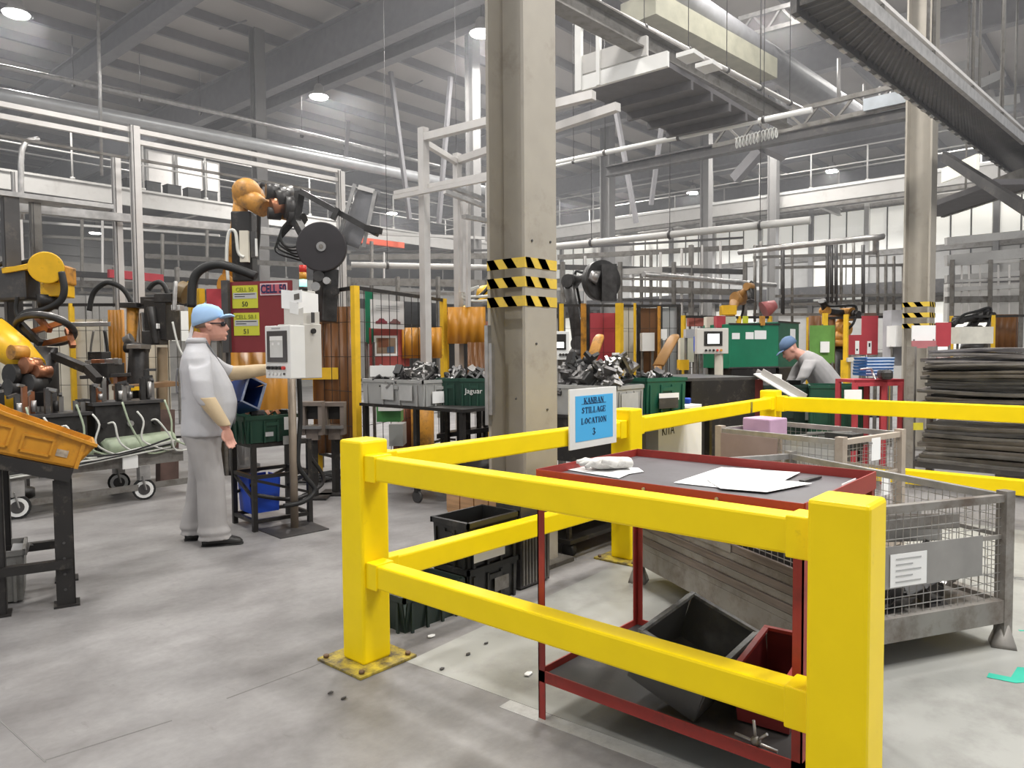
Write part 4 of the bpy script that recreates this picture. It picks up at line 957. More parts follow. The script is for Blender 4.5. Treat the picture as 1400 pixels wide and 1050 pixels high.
def worker():
    pos = onz(283, 741); t = thing('person', 'person in pale blue cap and grey workwear standing with one hand at the operator cabinet', 'person', (pos.x, pos.y, 0), radians(-27))
    bd = B(); R = Matrix.Rotation(radians(-4), 3, 'Z')@Matrix.Rotation(radians(-3), 3, 'Y')
    head(bd, (.055, 0, 1.655), R)
    bd.tubev([(-.035, 0, 1.40), (-.015, 0, 1.50), (.012, 0, 1.60)], [.085, .071, .066], 14)
    bd.loft([(V((0, 0, z)), XD*rx, YD*ry) for z, rx, ry in ((.93, .11, .15), (1.1, .12, .16), (1.3, .10, .15), (1.41, .07, .11))], 16)
    rw, lw = V((.155, -.285, .90)), V((.50, .155, 1.315))
    bd.tubev([(.012, -.278, 1.18), (.03, -.287, 1.1), rw], [.040, .042, .031], 12)
    bd.tubev([(.12, .235, 1.33), (.24, .255, 1.285), lw], [.038, .040, .031], 12)
    hand(bd, rw, (.22, .05, -1), (.9, .5, .2), .55)
    hand(bd, lw, (1, -.10, .03), (0, -.5, -1), .35)
    for s in (-1, 1):
        bd.tubev([(0, s*.1, .95), (.0, s*.105, .5), (.05 if s < 0 else -.07, s*.12, .09)], [.07, .045, .035], 12)
    o = blob('body', SKIN, t, bd, .0055, 3, world=False)
    # trousers
    b = B()
    b.loft([(V((x, 0, z)), XD*rx, YD*ry) for z, x, rx, ry in ((.98, .01, .155, .195), (.90, .0, .16, .20), (.82, -.005, .155, .20), (.76, -.005, .13, .19))], 20, 2.3)
    for s, fx, fy in ((-1, .055, -.125), (1, -.075, .12)):
        b.loft([(V((0, s*.098, .86)), XD*.135, YD*.10), (V((.0, s*.103, .72)), XD*.118, YD*.097), (V((fx*.5+.012, (s*.103+fy)/2, .50)), XD*.100, YD*.088), (V((fx*.7+.004, fy, .30)), XD*.102, YD*.088), (V((fx-.008, fy, .15)), XD*.104, YD*.086), (V((fx-.002, fy, .105)), XD*.122, YD*.098), (V((fx+.004, fy, .08)), XD*.110, YD*.088), (V((fx+.006, fy, .05)), XD*.126, YD*.094)], 18, 2.2)
    blob('trousers', TROU, t, b, .010, 3, world=False)
    # jacket with sleeves to the elbow
    b = B()
    b.loft([(V((x, 0, z)), XD*rx, YD*ry) for z, x, rx, ry in ((.83, .01, .172, .222), (.86, .012, .176, .224), (.96, .035, .192, .226), (1.08, .045, .198, .226), (1.20, .03, .185, .226), (1.32, .0, .160, .226), (1.41, -.02, .128, .208), (1.46, -.03, .098, .165), (1.50, -.03, .08, .10), (1.535, -.028, .078, .082), (1.55, -.026, .074, .078))], 24, 2.25)
    b.loft([(V((-.02, -.15, 1.425)), V((.085, 0, .02)), V((0, .05, .055))), (V((-.015, -.21, 1.38)), V((.082, 0, .02)), V((0, .05, .042))), (V((-.005, -.262, 1.25)), XD*.078, YD*.066), (V((.01, -.285, 1.14)), XD*.072, YD*.062), (V((.04, -.288, 1.07)), XD*.066, YD*.060)], 16)
    b.loft([(V((0, .15, 1.42)), V((.0, .03, .08)), V((.07, -.04, 0))), (V((.06, .215, 1.37)), V((.0, .02, .078)), V((.06, -.05, 0))), (V((.17, .26, 1.30)), V((0, 0, .066)), V((.03, -.062, 0))), (V((.25, .258, 1.28)), V((0, 0, .06)), V((-.01, -.06, 0)))], 16)
    blob('jacket', JACK, t, b, .010, 9, world=False)
    b = B(); b.loft([(V((-.03, 0, 1.525)), XD*.086, YD*.092), (V((-.022, 0, 1.565)), XD*.078, YD*.084)], 20); b.build('collar', JACK, t, world=False)
    b = B(); b.tube([(.03, -.055, 1.54), (.11, -.045, 1.40), (.185, -.02, 1.25), (.235, 0, 1.08), (.215, 0, .9)], .008, 6); b.build('jacket_placket', mat('dark_trim', (.16, .16, .17), .8), t, world=False)
    b = B(); b.tube([(-.165, -.10, 1.34), (-.178, -.09, 1.26), (-.176, -.10, 1.16), (-.168, -.13, 1.17)], .006, 5); b.build('back_pleat', mat('dark_trim', (.16, .16, .17), .8), t, world=False)
    # cream sleeve guards
    b = B(); b.loft([(V((.018, -.288, 1.13)), XD*.070, YD*.062), (V((.07, -.29, 1.04)), XD*.064, YD*.058), (V((.12, -.288, .96)), XD*.054, YD*.05), (V((.148, -.286, .915)), XD*.046, YD*.044)], 16); blob('sleeve_guard', SLV, t, b, .008, 3, world=False)
    b = B(); b.loft([(V((.20, .262, 1.285)), ZD*.060, V((.02, .058, 0))), (V((.30, .235, 1.29)), ZD*.058, V((.02, .055, 0))), (V((.40, .20, 1.305)), ZD*.052, V((.015, .05, 0))), (V((.49, .16, 1.315)), ZD*.043, V((.015, .042, 0)))], 16); blob('sleeve_guard', SLV, t, b, .008, 3, world=False)
    # cap
    c = V((.055, 0, 1.655)); P = lambda x, y, z: c+R@V((x, y, z)); X_, Y_ = R@XD, R@YD
    b = B(); b.loft([(P(x, 0, z), X_*rx+(R@ZD)*tz, Y_*ry) for z, x, rx, ry, tz in ((.028, -.010, .112, .083, .030), (.06, -.006, .116, .086, .022), (.10, -.006, .112, .083, .012), (.14, -.012, .090, .068, .004), (.163, -.016, .05, .04, 0), (.170, -.017, .012, .01, 0))], 24)
    cp = b.build('cap', CAPM, t, world=False)
    b = B(); b.loft([(P(.085, 0, .058), (R@ZD)*.015, Y_*.078), (P(.13, 0, .072), (R@ZD)*.013, Y_*.078), (P(.165, 0, .074), (R@ZD)*.011, Y_*.066), (P(.186, 0, .066), (R@ZD)*.008, Y_*.044)], 18); b.build('cap_brim', CAPM, cp, world=False)
    b = B(); b.ball(P(-.017, 0, .171), .007, 8, 5); b.build('cap_button', CAPM, cp, world=False)
    b = B(); b.poly([P(-.100, -.02, .035), P(-.118, -.02, .03), P(-.152, -.02, -.08), P(-.165, -.02, -.135), P(-.135, -.02, -.125), P(-.112, -.02, -.03)], R@V((0, .035, 0))); b.build('cap_strap', CAPW, cp, world=False)
    # hair rim under the cap
    b = B(); b.loft([(P(-.03, 0, -.012), X_*.070, Y_*.0745), (P(-.022, 0, .035), X_*.082, Y_*.0775)], 20); b.build('hair', HAIR, t, world=False)
    # safety glasses
    b = B()
    for s in (-1, 1):
        b.bar(P(-.002, s*.081, .018), P(.092, s*.070, .014), .004, .009)
        b.loft([(P(.092, s*.066, .008), (R@ZD)*.016, X_*.004), (P(.112, s*.04, .008), (R@ZD)*.018, X_*.004), (P(.120, s*.008, .010), (R@ZD)*.010, X_*.004)], 10)
    b.build('safety_glasses', mat('dark_lens', (.015, .015, .02), .15), t, world=False, kind='stuff')
    # shoes
    for fx, fy, a in ((.055, -.125, -.15), (-.075, .12, .1)):
        Rz = Matrix.Rotation(a, 3, 'Z'); q = lambda x, y, z: V((fx, fy, 0))+Rz@V((x, y, z))
        b = B(); b.loft([(q(-.085, 0, .032), Rz@V((0, .034, 0)), ZD*.030), (q(-.03, 0, .042), Rz@V((0, .042, 0)), ZD*.042), (q(.06, 0, .042), Rz@V((0, .044, 0)), ZD*.042), (q(.13, 0, .032), Rz@V((0, .047, 0)), ZD*.032), (q(.18, 0, .024), Rz@V((0, .042, 0)), ZD*.024), (q(.20, 0, .016), Rz@V((0, .02, 0)), ZD*.012)], 16, 2.5); sh = b.build('shoe', SHOE, t, world=False)
        b = B(); b.loft([(q(-.09, 0, .006), Rz@V((0, .036, 0)), ZD*.006), (q(.06, 0, .006), Rz@V((0, .048, 0)), ZD*.006), (q(.19, 0, .006), Rz@V((0, .042, 0)), ZD*.006), (q(.205, 0, .006), Rz@V((0, .02, 0)), ZD*.006)], 12, 3); b.build('sole', RUB, sh, world=False)
    b = B(); b.cyl((.165, -.300, .905), (.172, -.272, .915), .006, n=8); b.build('watch', BLK, t, world=False)
worker()
def worker2():
    pos = at(1130, 500, 9.3); a = atan2(-rt.y, -rt.x)
    t = thing('person', 'person in grey workwear and dark blue cap bending over the dark green container', 'person', (pos.x, pos.y, 0), a-.15)
    bd = B(); R = Matrix.Rotation(radians(38), 3, 'Y'); c = V((.43, 0, 1.44)); head(bd, c, R)
    bd.tubev([(.26, 0, 1.33), (.35, 0, 1.38), (.42, 0, 1.42)], [.08, .068, .064], 12)
    for s in (-1, 1):
        e, wv = V((.34, s*.24, 1.09)), V((.45, s*.16, .93))
        bd.tubev([e+V((-.01, 0, .04)), e, wv], [.038, .040, .032], 10); hand(bd, wv, (.5, -s*.2, -.8), (0, 1, 0), .5)
        bd.tubev([(-.05, s*.1, .92), (-.02, s*.105, .5), (-.04, s*.11, .09)], [.085, .06, .045], 10)
    bd.loft([(V((-.04, 0, .95)), XD*.12, YD*.17), (V((.1, 0, 1.13)), XD*.12, YD*.17), (V((.24, 0, 1.30)), XD*.10, YD*.16)], 14)
    blob('body', SKIN, t, bd, .008, 3, world=False)
    k = V((.6, 0, -.5)); k.normalize()
    b = B(); b.loft([(V((-.09, 0, .86)), k*.16, YD*.20), (V((-.02, 0, .98)), k*.175, YD*.21), (V((.08, 0, 1.12)), k*.17, YD*.215), (V((.18, 0, 1.25)), k*.15, YD*.21), (V((.25, 0, 1.33)), k*.11, YD*.17), (V((.30, 0, 1.38)), k*.075, YD*.09)], 20, 2.2)
    for s in (-1, 1):
        b.loft([(V((.22, s*.15, 1.30)), XD*.09, YD*.06), (V((.29, s*.225, 1.2)), XD*.08, YD*.062), (V((.34, s*.245, 1.09)), XD*.07, YD*.06), (V((.40, s*.20, 1.0)), XD*.058, YD*.052)], 14)
    blob('jacket', mat('dark_workwear', (.33, .32, .32), .85, bump=.2), t, b, .012, 4, world=False)
    b = B(); b.loft([(V((-.06, 0, z)), XD*.15, YD*.19) for z in (.98, .88, .78)], 18)
    for s in (-1, 1): b.loft([(V((-.05, s*.1, .85)), XD*.13, YD*.10), (V((-.02, s*.105, .5)), XD*.10, YD*.09), (V((-.04, s*.11, .05)), XD*.11, YD*.09)], 14)
    blob('trousers', TROU, t, b, .014, 4, world=False)
    P = lambda x, y, z: c+R@V((x, y, z)); X_, Y_ = R@XD, R@YD
    b = B(); b.loft([(P(x, 0, z), X_*rx, Y_*ry) for z, x, rx, ry in ((.04, -.006, .114, .085), (.09, -.006, .113, .084), (.14, -.012, .09, .068), (.17, -.016, .03, .025))], 18); cp = b.build('cap', mat('blue_grey_cloth', (.10, .16, .27), .85), t, world=False)
    b = B(); b.loft([(P(.09, 0, .05), (R@ZD)*.008, Y_*.07), (P(.15, 0, .055), (R@ZD)*.006, Y_*.066), (P(.19, 0, .045), (R@ZD)*.004, Y_*.04)], 14); b.build('cap_brim', mat('blue_grey_cloth', (.10, .16, .27), .85), cp, world=False)
    for s in (-1, 1):
        b = B(); b.loft([(V((-.10, s*.11, .035)), YD*.035, ZD*.035), (V((.04, s*.11, .042)), YD*.045, ZD*.042), (V((.16, s*.11, .02)), YD*.035, ZD*.02)], 12); b.build('shoe', SHOE, t, world=False)
worker2()
# ---------------------------------------------------------------- shared builders for the cells
def vp(px0, px1, yt, yb, d0, d1=None):
    o = at(px0, yb, d0); q = at(px1, yb, d1 or d0); q.z = o.z; return o, q-o, at(px0, yt, d0).z-o.z
def nrm(e): n = V((-e.y, e.x, 0)).normalized(); return n if n.dot(fw) > 0 else -n      # pointing away from the viewer
def slab(px0, px1, yt, yb, d0, m, d1=None, th=.02, name='panel', parent=None, label=None, cat='panel', group=None, bevel=0., legs=False):
    o, e, h = vp(px0, px1, yt, yb, d0, d1)
    if legs:
        T = thing(name, label, cat, (o.x+e.x/2, o.y+e.y/2, 0)); b = B(); b.pbox(o, e, nrm(e)*th, ZD*h); b.build('panel_sheet', m, T)
        for k in (.08, .92):
            p = o+e*k+nrm(e)*(th/2); b = B(); b.bar((p.x, p.y, 0), p+ZD*.02, .03, .03, ref=XD); b.build('leg', GREY, T)
        return T
    b = B(); b.pbox(o, e, nrm(e)*th, ZD*h); x = b.build(name, m, parent, bevel)
    return tag(x, label, cat, group) if label else x
def onface(parent, face, u0, u1, v0, v1, m, name, th=.004, lift=.0):
    o, e, h = face; n = -nrm(e); b = B(); b.pbox(o+e*u0+ZD*h*v0+n*lift, e*(u1-u0), n*th, ZD*h*(v1-v0)); return b.build(name, m, parent)
def fence(label, P, h, zb=.12, pm=YELF, mesh=.0, panels=(), top=True, pw=.06):
    t = thing('cell_fence', label, 'fence', (P[0].x, P[0].y, 0))
    for p in P:
        b = B(); b.bar((p.x, p.y, 0), (p.x, p.y, h), pw, pw, ref=XD); b.build('fence_post', pm, t)
        b = B(); b.box((p.x, p.y, .006), (.16, .16, .012)); b.build('foot_plate', GREYD, t)
    for i in range(len(P)-1):
        a, c = V((P[i].x, P[i].y, 0)), V((P[i+1].x, P[i+1].y, 0))
        if top:
            b = B(); b.bar(a+ZD*(h-.02), c+ZD*(h-.02), .035, .04); b.build('top_rail', BLK, t)
            b = B(); b.bar(a+ZD*zb, c+ZD*zb, .03, .03); b.build('bottom_rail', BLK, t)
        if mesh:
            b = B(); e = c-a; L = e.length; n1 = max(2, int(L/mesh)); n2 = max(2, int((h-zb)/(mesh*2)))
            for k in range(1, n1): p = a+e*(k/n1); b.bar(p+ZD*zb, p+ZD*h, .006)
            for k in range(1, n2): z = zb+(h-zb)*k/n2; b.bar(a+ZD*z, c+ZD*z, .006)
            b.build('wire_mesh', BLK, t, kind='stuff')
    for (i, u0, u1, z0, z1, m, off) in panels:
        a, c = V((P[i].x, P[i].y, 0)), V((P[i+1].x, P[i+1].y, 0)); e = c-a
        b = B(); b.pbox(a+e*u0+ZD*z0+nrm(e)*off, e*(u1-u0), nrm(e)*.012, ZD*(z1-z0)); b.build('fence_panel', m, t)
    return t
def disc(b, c, ax, r, th, n=18): c = V(c); ax = V(ax).normalized(); b.cyl(c-ax*th/2, c+ax*th/2, r, n=n)
def robot(name, label, base, sh, el, wr, fl, c1=ROB, c2=BLK, s=1., hose=True):
    base, sh, el, wr, fl = map(V, (base, sh, el, wr, fl)); t = thing(name, label, 'robot', base)
    side = (wr-el).cross(ZD); side = side.normalized() if side.length > 1e-4 else XD
    b = B(); b.tubev([base, base+ZD*.08, base+ZD*.1, V((base.x, base.y, max(sh.z-.35*s, .2)))], [.30*s, .30*s, .22*s, .20*s], 16); b.build('base', c2, t)
    b = B(); tb = V((base.x, base.y, max(sh.z-.38*s, .15))); b.tubev([tb, tb+ZD*.14*s], [.27*s, .25*s], 16)
    b.loft([(tb+ZD*.12*s, XD*.22*s, YD*.22*s), (tb.lerp(sh, .7), XD*.18*s, YD*.18*s), (sh, side*.17*s, ZD*.14*s)], 14, 3); b.build('turret', c1, t)
    b = B(); disc(b, sh, side, .16*s, .34*s); b.build('shoulder_joint', c1, t)
    d = (el-sh); b = B(); b.loft([(sh+side*.10*s, side*.055*s, d.cross(side).normalized()*.15*s), (sh+d*.5+side*.10*s, side*.05*s, d.cross(side).normalized()*.11*s), (el+side*.10*s, side*.05*s, d.cross(side).normalized()*.13*s)], 12, 3)
    disc(b, sh+side*.10*s, side, .15*s, .11*s); disc(b, el+side*.10*s, side, .13*s, .11*s); b.build('lower_arm', c1, t)
    b = B(); disc(b, el, side, .145*s, .26*s, 22); b.loft([(el-(wr-el).normalized()*.14*s, side*.10*s, ZD*.10*s), (el, side*.14*s, ZD*.15*s), (el+(wr-el)*.3, side*.10*s, ZD*.11*s)], 14, 3); b.build('elbow_housing', c1, t)
    b = B(); disc(b, el-side*.17*s, side, .09*s, .1*s); disc(b, el-side*.24*s, side, .07*s, .1*s); b.build('motor', BLK, t)
    f = (wr-el); x, y = perp(f); b = B(); b.loft([(el+f*.22, x*.10*s, y*.10*s), (el+f*.6, x*.075*s, y*.075*s), (wr, x*.07*s, y*.075*s)], 14, 2.4); b.build('forearm', c1 if c2 is BLK else c2, t)
    b = B(); disc(b, wr, side, .085*s, .19*s); b.build('wrist', c1, t)
    b = B(); b.tubev([wr, wr.lerp(fl, .7), fl], [.065*s, .06*s, .06*s], 12); disc(b, fl, fl-wr, .085*s, .03*s); b.build('tool_flange', BLK, t)
    if hose:
        m = el-side*.2*s+ZD*.16*s
        b = B(); b.tube([sh-side*.2*s, sh.lerp(el, .5)-side*.26*s, m, el.lerp(wr, .5)-side*.14*s+ZD*.14*s, wr+ZD*.10*s-side*.1*s, fl-side*.08*s], .028*s, 7, 5); b.build('hose_pack', RUB, t)
    return t
GUNM = mat('gun_metal', (.045, .043, .042), .42, .4, var=.4, scale=9)

# ---------------------------------------------------------------- black stand with ochre picking bin, left foreground
n = V((.30, .954, 0)); e = V((.954, -.30, 0)); es = (e-ZD*.32).normalized(); en = (ZD+e*.32).normalized()
q1 = at(100, 643, 4.22)
t = thing('bin_stand', 'black steel stand with sloping top carrying the ochre picking bin at the left edge', 'stand', (q1.x, q1.y, 0))
def leg(c, z):
    b = B(); s = .006; w2 = .095
    b.pbox((c.x, c.y, 0), -e*w2, n*s, ZD*z); b.pbox((c.x, c.y, 0), -e*s, n*w2, ZD*z); o = b.build('leg', BLK, t)
    b = B(); b.pbox(c-e*.11-n*.02-ZD*c.z, e*.13, n*.13, ZD*.012); b.build('foot_plate', BLK, o)
    for k in range(4):
        p = V((c.x, c.y, .10+.09*k))-e*.05; b = B(); b.cyl(p, p-n*.005, .008, n=6); b.build('bolt_head', GREYD, o)
qq = q1-e*.008
for u_, nn in ((.0, 0), (.33, .0), (.0, .55), (.33, .55)): leg(qq-e*u_+n*nn, q1.z-.05+.335*u_)
for nn in (0, .56):
    b = B(); a = q1+n*nn-en*.03; b.bar(a, a-es*.60, .05, .075, ref=ZD); b.build('top_beam', BLK, t)
for u_ in (.03, .55):
    b = B(); a = q1-es*u_-en*.03; b.bar(a, a+n*.56, .05, .06); b.build('top_beam', BLK, t)
zsh = .25
for a, c in ((qq-e*.01, qq-e*.62-ZD*.0), (qq+n*.55, qq+n*.55-e*.62), (qq-e*.04, qq-e*.04+n*.55)):
    b = B(); b.bar(V((a.x, a.y, zsh)), V((c.x, c.y, zsh)), .05, .05); b.build('shelf_bar', BLK, t)
tt = thing('picking_bin', 'ochre open-fronted plastic picking bin tilted on the black stand at the left edge', 'bin', q1)
f0 = q1+es*.0+en*.012; L = .62; w_ = .50
def sidew(o, nm):
    P = [o, o-es*L, o-es*L+en*.27, o-es*.40+en*.215, o+es*.075+en*.150]; b = B(); b.poly(P, n*.014); b.build(nm, YCR, tt)
sidew(f0, 'side_wall'); sidew(f0+n*w_, 'side_wall')
b = B(); b.poly([f0, f0+n*(w_+.014), f0+n*(w_+.014)+es*.075+en*.150, f0+es*.075+en*.150], -es*.014); b.build('front_wall', YCR, tt)
b = B(); b.pbox(f0, -es*L, n*w_, en*.012); b.build('bin_floor', YCR, tt)
b = B(); b.bar(f0+es*.078+en*.152-n*.006, f0-es*.40+en*.218-n*.006, .028, .018); b.bar(f0-es*.40+en*.218-n*.006, f0-es*L+en*.272-n*.006, .028, .018); b.build('rim', YCR, tt, kind='stuff')
for (u0, u1, z0, z1) in ((.13, .29, .035, .125), (.34, .50, .04, .15)):
    b = B(); T = .012; h_ = .010; o = f0-n*h_
    for lo, hi, za, zb_ in ((u0, u1, z1, z1+T), (u0, u1, z0, z0+T), (u0, u0+T, z0, z1), (u1-T, u1, z0, z1)): b.pbox(o-es*hi+en*za, es*(hi-lo), n*h_, en*(zb_-za))
    b.build('moulded_frame', YCR, tt, kind='stuff')
b = B(); b.pbox(f0-n*.009, es*.02, n*.009, en*.15); b.build('corner_rib', YCR, tt)
b = B(); b.pbox(f0-n*.004-es*.11+en*.05, es*.06, n*.004, en*.04); b.build('worn_label', mat('worn_label', (.40, .33, .25), .7, var=.4, scale=30), tt)
g0 = onz(38, 822)-e*.50
tt = crate('grey_tote', 'grey tote of small metal parts on the floor inside the black stand', g0+ZD*.012, e*.48, n*.32, .30, mat('dull_grey_plastic', (.20, .195, .185), .5, dirt=(.08, .08, .07), damt=.4), cat='tote')
for k in range(6):
    bracket(g0+e*(.16+.05*k)+n*(.08+.06*(k % 3))+ZD*.24, Matrix.Rotation(k*1.1, 3, 'Z')@Matrix.Rotation(.5*(k % 3), 3, 'X'), .1, STL, 'small pressed metal part in the grey tote at the left edge', 'part', 'parts in the grey tote at the left edge', 'pressed_part')

# ---------------------------------------------------------------- fixture trolley with hoses
yc = 7.55
t = thing('fixture_trolley', 'long fixture trolley on white-rimmed castors with pale green pipes, left of the worker', 'trolley', (2.4, yc, 0))
for z, y, w2, m, nm in ((.40, yc, .08, GREY, 'chassis_rail'), (.40, yc+.7, .08, GREY, 'chassis_rail')):
    b = B(); b.lohi((.9, y, z-.06), (3.45, y+.05, z+.06)); b.build(nm, m, t)
b = B(); b.lohi((.9, yc+.05, .44), (3.45, yc+.7, .46)); b.build('deck', GREYD, t)
b = B(); b.lohi((1.5, yc-.03, .10), (3.6, yc+.0, .16)); b.build('floor_guide', GREY, t)
for x in (1.96, 3.04):
    for y in (yc-.02, yc+.6):
        c = V((x, y, .105)); b = B(); disc(b, c, (.3, 1, 0), .105, .045, 20); wq_ = b.build('castor_wheel', RUB, t)
        b = B(); disc(b, c, (.3, 1, 0), .085, .05, 18); b.build('wheel_rim', WHT, wq_); b = B(); disc(b, c, (.3, 1, 0), .055, .056, 14); b.build('wheel_hub', GREYD, wq_)
        b = B(); b.lohi((x-.05, y-.04, .2), (x+.05, y+.04, .34)); b.bar(c+V((-.0, .045, 0)), c+V((-.03, .045, .14)), .04, .01); b.bar(c+V((0, -.045, 0)), c+V((-.03, -.045, .14)), .04, .01); b.build('castor_fork', GALV, t, kind='stuff')
for x0, x1 in ((1.3, 1.95), (2.1, 2.62), (2.72, 3.4)):
    b = B(); b.tubev([(x0, yc+.12, .52), (x0+.04, yc+.12, .53), (x1-.04, yc+.12, .55), (x1, yc+.12, .55)], [.07, .10, .10, .085], 14); b.build('pipe_section', PGRN, t)
rd = random.Random(21)
for k in range(16):
    x = 1.25+k*.135; b = B(); s = rd.uniform(-.1, .1)
    b.tube([(x, yc+.0, .98-.1*(k % 3)), (x+.04, yc-.05, .78), (x+.10+s, yc-.07, .60), (x+.22, yc-.05, .46+.03*(k % 2)), (x+.42+s, yc-.02, .47)], .0095, 6, 4); b.build('hose', PWHT if k % 3 else PGRN, t)
b = B(); b.tube([(1.0, yc-.05, .36), (1.8, yc-.08, .40), (2.4, yc-.07, .42), (2.9, yc-.06, .50), (3.4, yc-.03, .56)], .018, 6); b.build('long_hose', PWHT, t)
for k in range(4):
    b = B(); b.tube([(1.0, yc-.10, .30+.03*k), (1.6+.2*k, yc-.10, .36+.05*k), (2.2+.2*k, yc-.09, .40+.03*k), (3.3, yc-.05, .50+.03*k)], .009, 6); b.build('long_hose', RUB if k % 2 else PWHT, t)
b = B(); b.lohi((2.84, yc-.05, .33), (2.98, yc-.03, .45)); b.build('white_plate', WHT, t)
# black clamping fixtures on the trolley
def fixture(label, c, w2, h, m=GUNM, seed=1, cat='fixture', name='clamping_fixture', n_=7):
    c = V(c); t = thing(name, label, cat, c); r = random.Random(seed)
    b = B(); b.box(c+ZD*h*.28, (w2, .34, h*.56), 0); b.build('fixture_body', m, t, bevel=.01)
    b = B(); b.box(c+ZD*(h*.58), (w2*1.1, .40, .03)); b.build('top_plate', GREYD, t)
    for k in range(n_):
        x = c.x+w2*(k/(n_-1)-.5); z = c.z+h*.6; hh = h*r.uniform(.15, .42); y = c.y-.12+.08*(k % 3)
        b = B(); b.lohi((x-.02, y-.025, z), (x+.02, y+.025, z+hh)); b.build('clamp_arm', r.choice([GUNM, GREYD, STL, COPP]), t)
        b = B(); b.bar((x, y, z+hh), (x+r.uniform(-.09, .09), y-.06, z+hh+r.uniform(-.04, .03)), .025); b.build('clamp_jaw', r.choice([STL, GREYD, GUNM]), t)
        if k % 2: 
            b = B(); b.cyl((x, y-.06, z+.02), (x, y-.06, z+hh*.6), .022, n=8); b.build('air_cylinder', r.choice([GALV, BLK]), t)
    for k in range(3):
        x = c.x+w2*(k/2-.5)*.8; b = B(); b.cyl((x, c.y-.175, c.z+h*.32), (x, c.y-.21, c.z+h*.32), .03, n=10); b.build('knob', GALV if k == 1 else BLK, t)
    return t
fixture('black clamping fixture at the right end of the trolley, next to the worker', (2.98, yc+.3, .5), .62, .80, GUNM, 4, n_=9)
fixture('low black clamping fixture in the middle of the trolley', (2.2, yc+.3, .5), .8, .66, GUNM, 5, n_=11)
fixture('black clamping fixture at the left end of the trolley behind the ochre bin', (1.35, yc+.3, .5), .75, .70, GUNM, 6, n_=9)
b = B(); b.bar(at(226, 690, 8.2), at(226, 560, 8.2), .12, .16, ref=XD); b.bar(at(240, 690, 8.3), at(240, 600, 8.3), .05, .05, ref=XD); tag(b.build('brown_pedestal', mat('rusty_brown', (.10, .06, .05), .6, var=.3), kind='stuff'), 'dark brown pedestal between the trolley and the worker', 'pedestal')

# ---------------------------------------------------------------- left cell: fence, curtains, tools, robots
Pl = [at(-40, 500, 9.9), at(100, 500, 9.9), at(195, 500, 10.), at(266, 500, 10.1)]
fence('black wire fence with cream panels at the back of the left robot cell', Pl, 2.13, .3, YELF, .16,
      [(0, 0, .48, .35, 1.9, CREAM, .05), (0, .5, .98, .35, 1.9, CREAM, .05), (1, .02, .42, .35, 1.92, CREAM, .05), (1, .48, .98, .35, 1.92, CREAM, .05), (2, .05, .5, .3, 1.8, CREAM, .05)])
slab(142, 171, 420, 434, 9.7, SIGNG, name='cell_sign', label='small grey and white sign on the back fence of the left cell', cat='sign')
def curtain(px0, px1, yt, yb, d, label, m=CURT, wav=.016, group=None):
    o, e, h = vp(px0, px1, yt, yb, d); n = nrm(e); N = 14; b = B(); vs = []
    for j in (0, 1):
        for i in range(N+1): vs.append(o+e*(i/N)+n*(wav*sin(i*1.9+j*.7))+ZD*h*j)
    b.add(vs, [(i, i+1, N+2+i, N+1+i) for i in range(N)], True); x = b.build('welding_curtain', m)
    md = x.modifiers.new('thick', 'SOLIDIFY'); md.thickness = .004
    return tag(x, label, 'curtain', group)
curtain(150, 172, 424, 525, 9.4, 'orange welding curtain hanging in the left cell beside the small grey sign')
curtain(318, 398, 478, 600, 8.2, 'orange welding curtain below the dark red CELL board')
curtain(430, 486, 420, 620, 8.6, 'brown welding curtain behind the yellow fence posts right of the operator cabinet', CURTB)
curtain(612, 664, 420, 470, 9.8, 'bright orange welding curtain gathered up left of the striped column')
curtain(640, 668, 468, 560, 9.8, 'brown welding curtain hanging left of the striped column', CURTB)
curtain(550, 604, 448, 490, 9.4, 'orange welding curtain behind the car poster', CURT)
curtain(1105, 1142, 432, 520, 12.5, 'dark brown welding curtain beside the light green panel', CURTB)
curtain(1355, 1392, 430, 480, 13, 'brown welding curtain at the far right edge behind the white box', CURTB)
def arc(pts, d, r, label, m=RUB, cat='hose'):
    b = B(); b.tube([at(x, y, d) for x, y in pts], r, 7, 6); return tag(b.build('cable_hose', m), label, cat)
arc(((122, 425), (127, 402), (140, 389), (152, 387), (168, 395), (178, 410), (182, 425)), 9.2, .032, 'black hose arching over the left cell beside the aluminium post')
arc(((203, 396), (210, 388), (219, 386), (227, 395), (232, 415)), 9.2, .03, 'smaller black hose arch right of the aluminium post')
arc(((262, 420), (264, 385), (276, 368), (300, 362), (330, 370), (350, 378)), 8.2, .05, 'thick black hose bundle arching behind the worker cap')
arc(((128, 452), (124, 480), (126, 505), (135, 520)), 8.6, .012, 'thin grey hose hanging in the left cell', GREY)
arc(((143, 452), (147, 480), (146, 510), (150, 525)), 8.6, .018, 'thin black hose hanging in the left cell')
arc(((236, 440), (243, 470), (252, 490)), 8.2, .012, 'thin white cable hanging behind the worker shoulder', PWHT, 'cable')
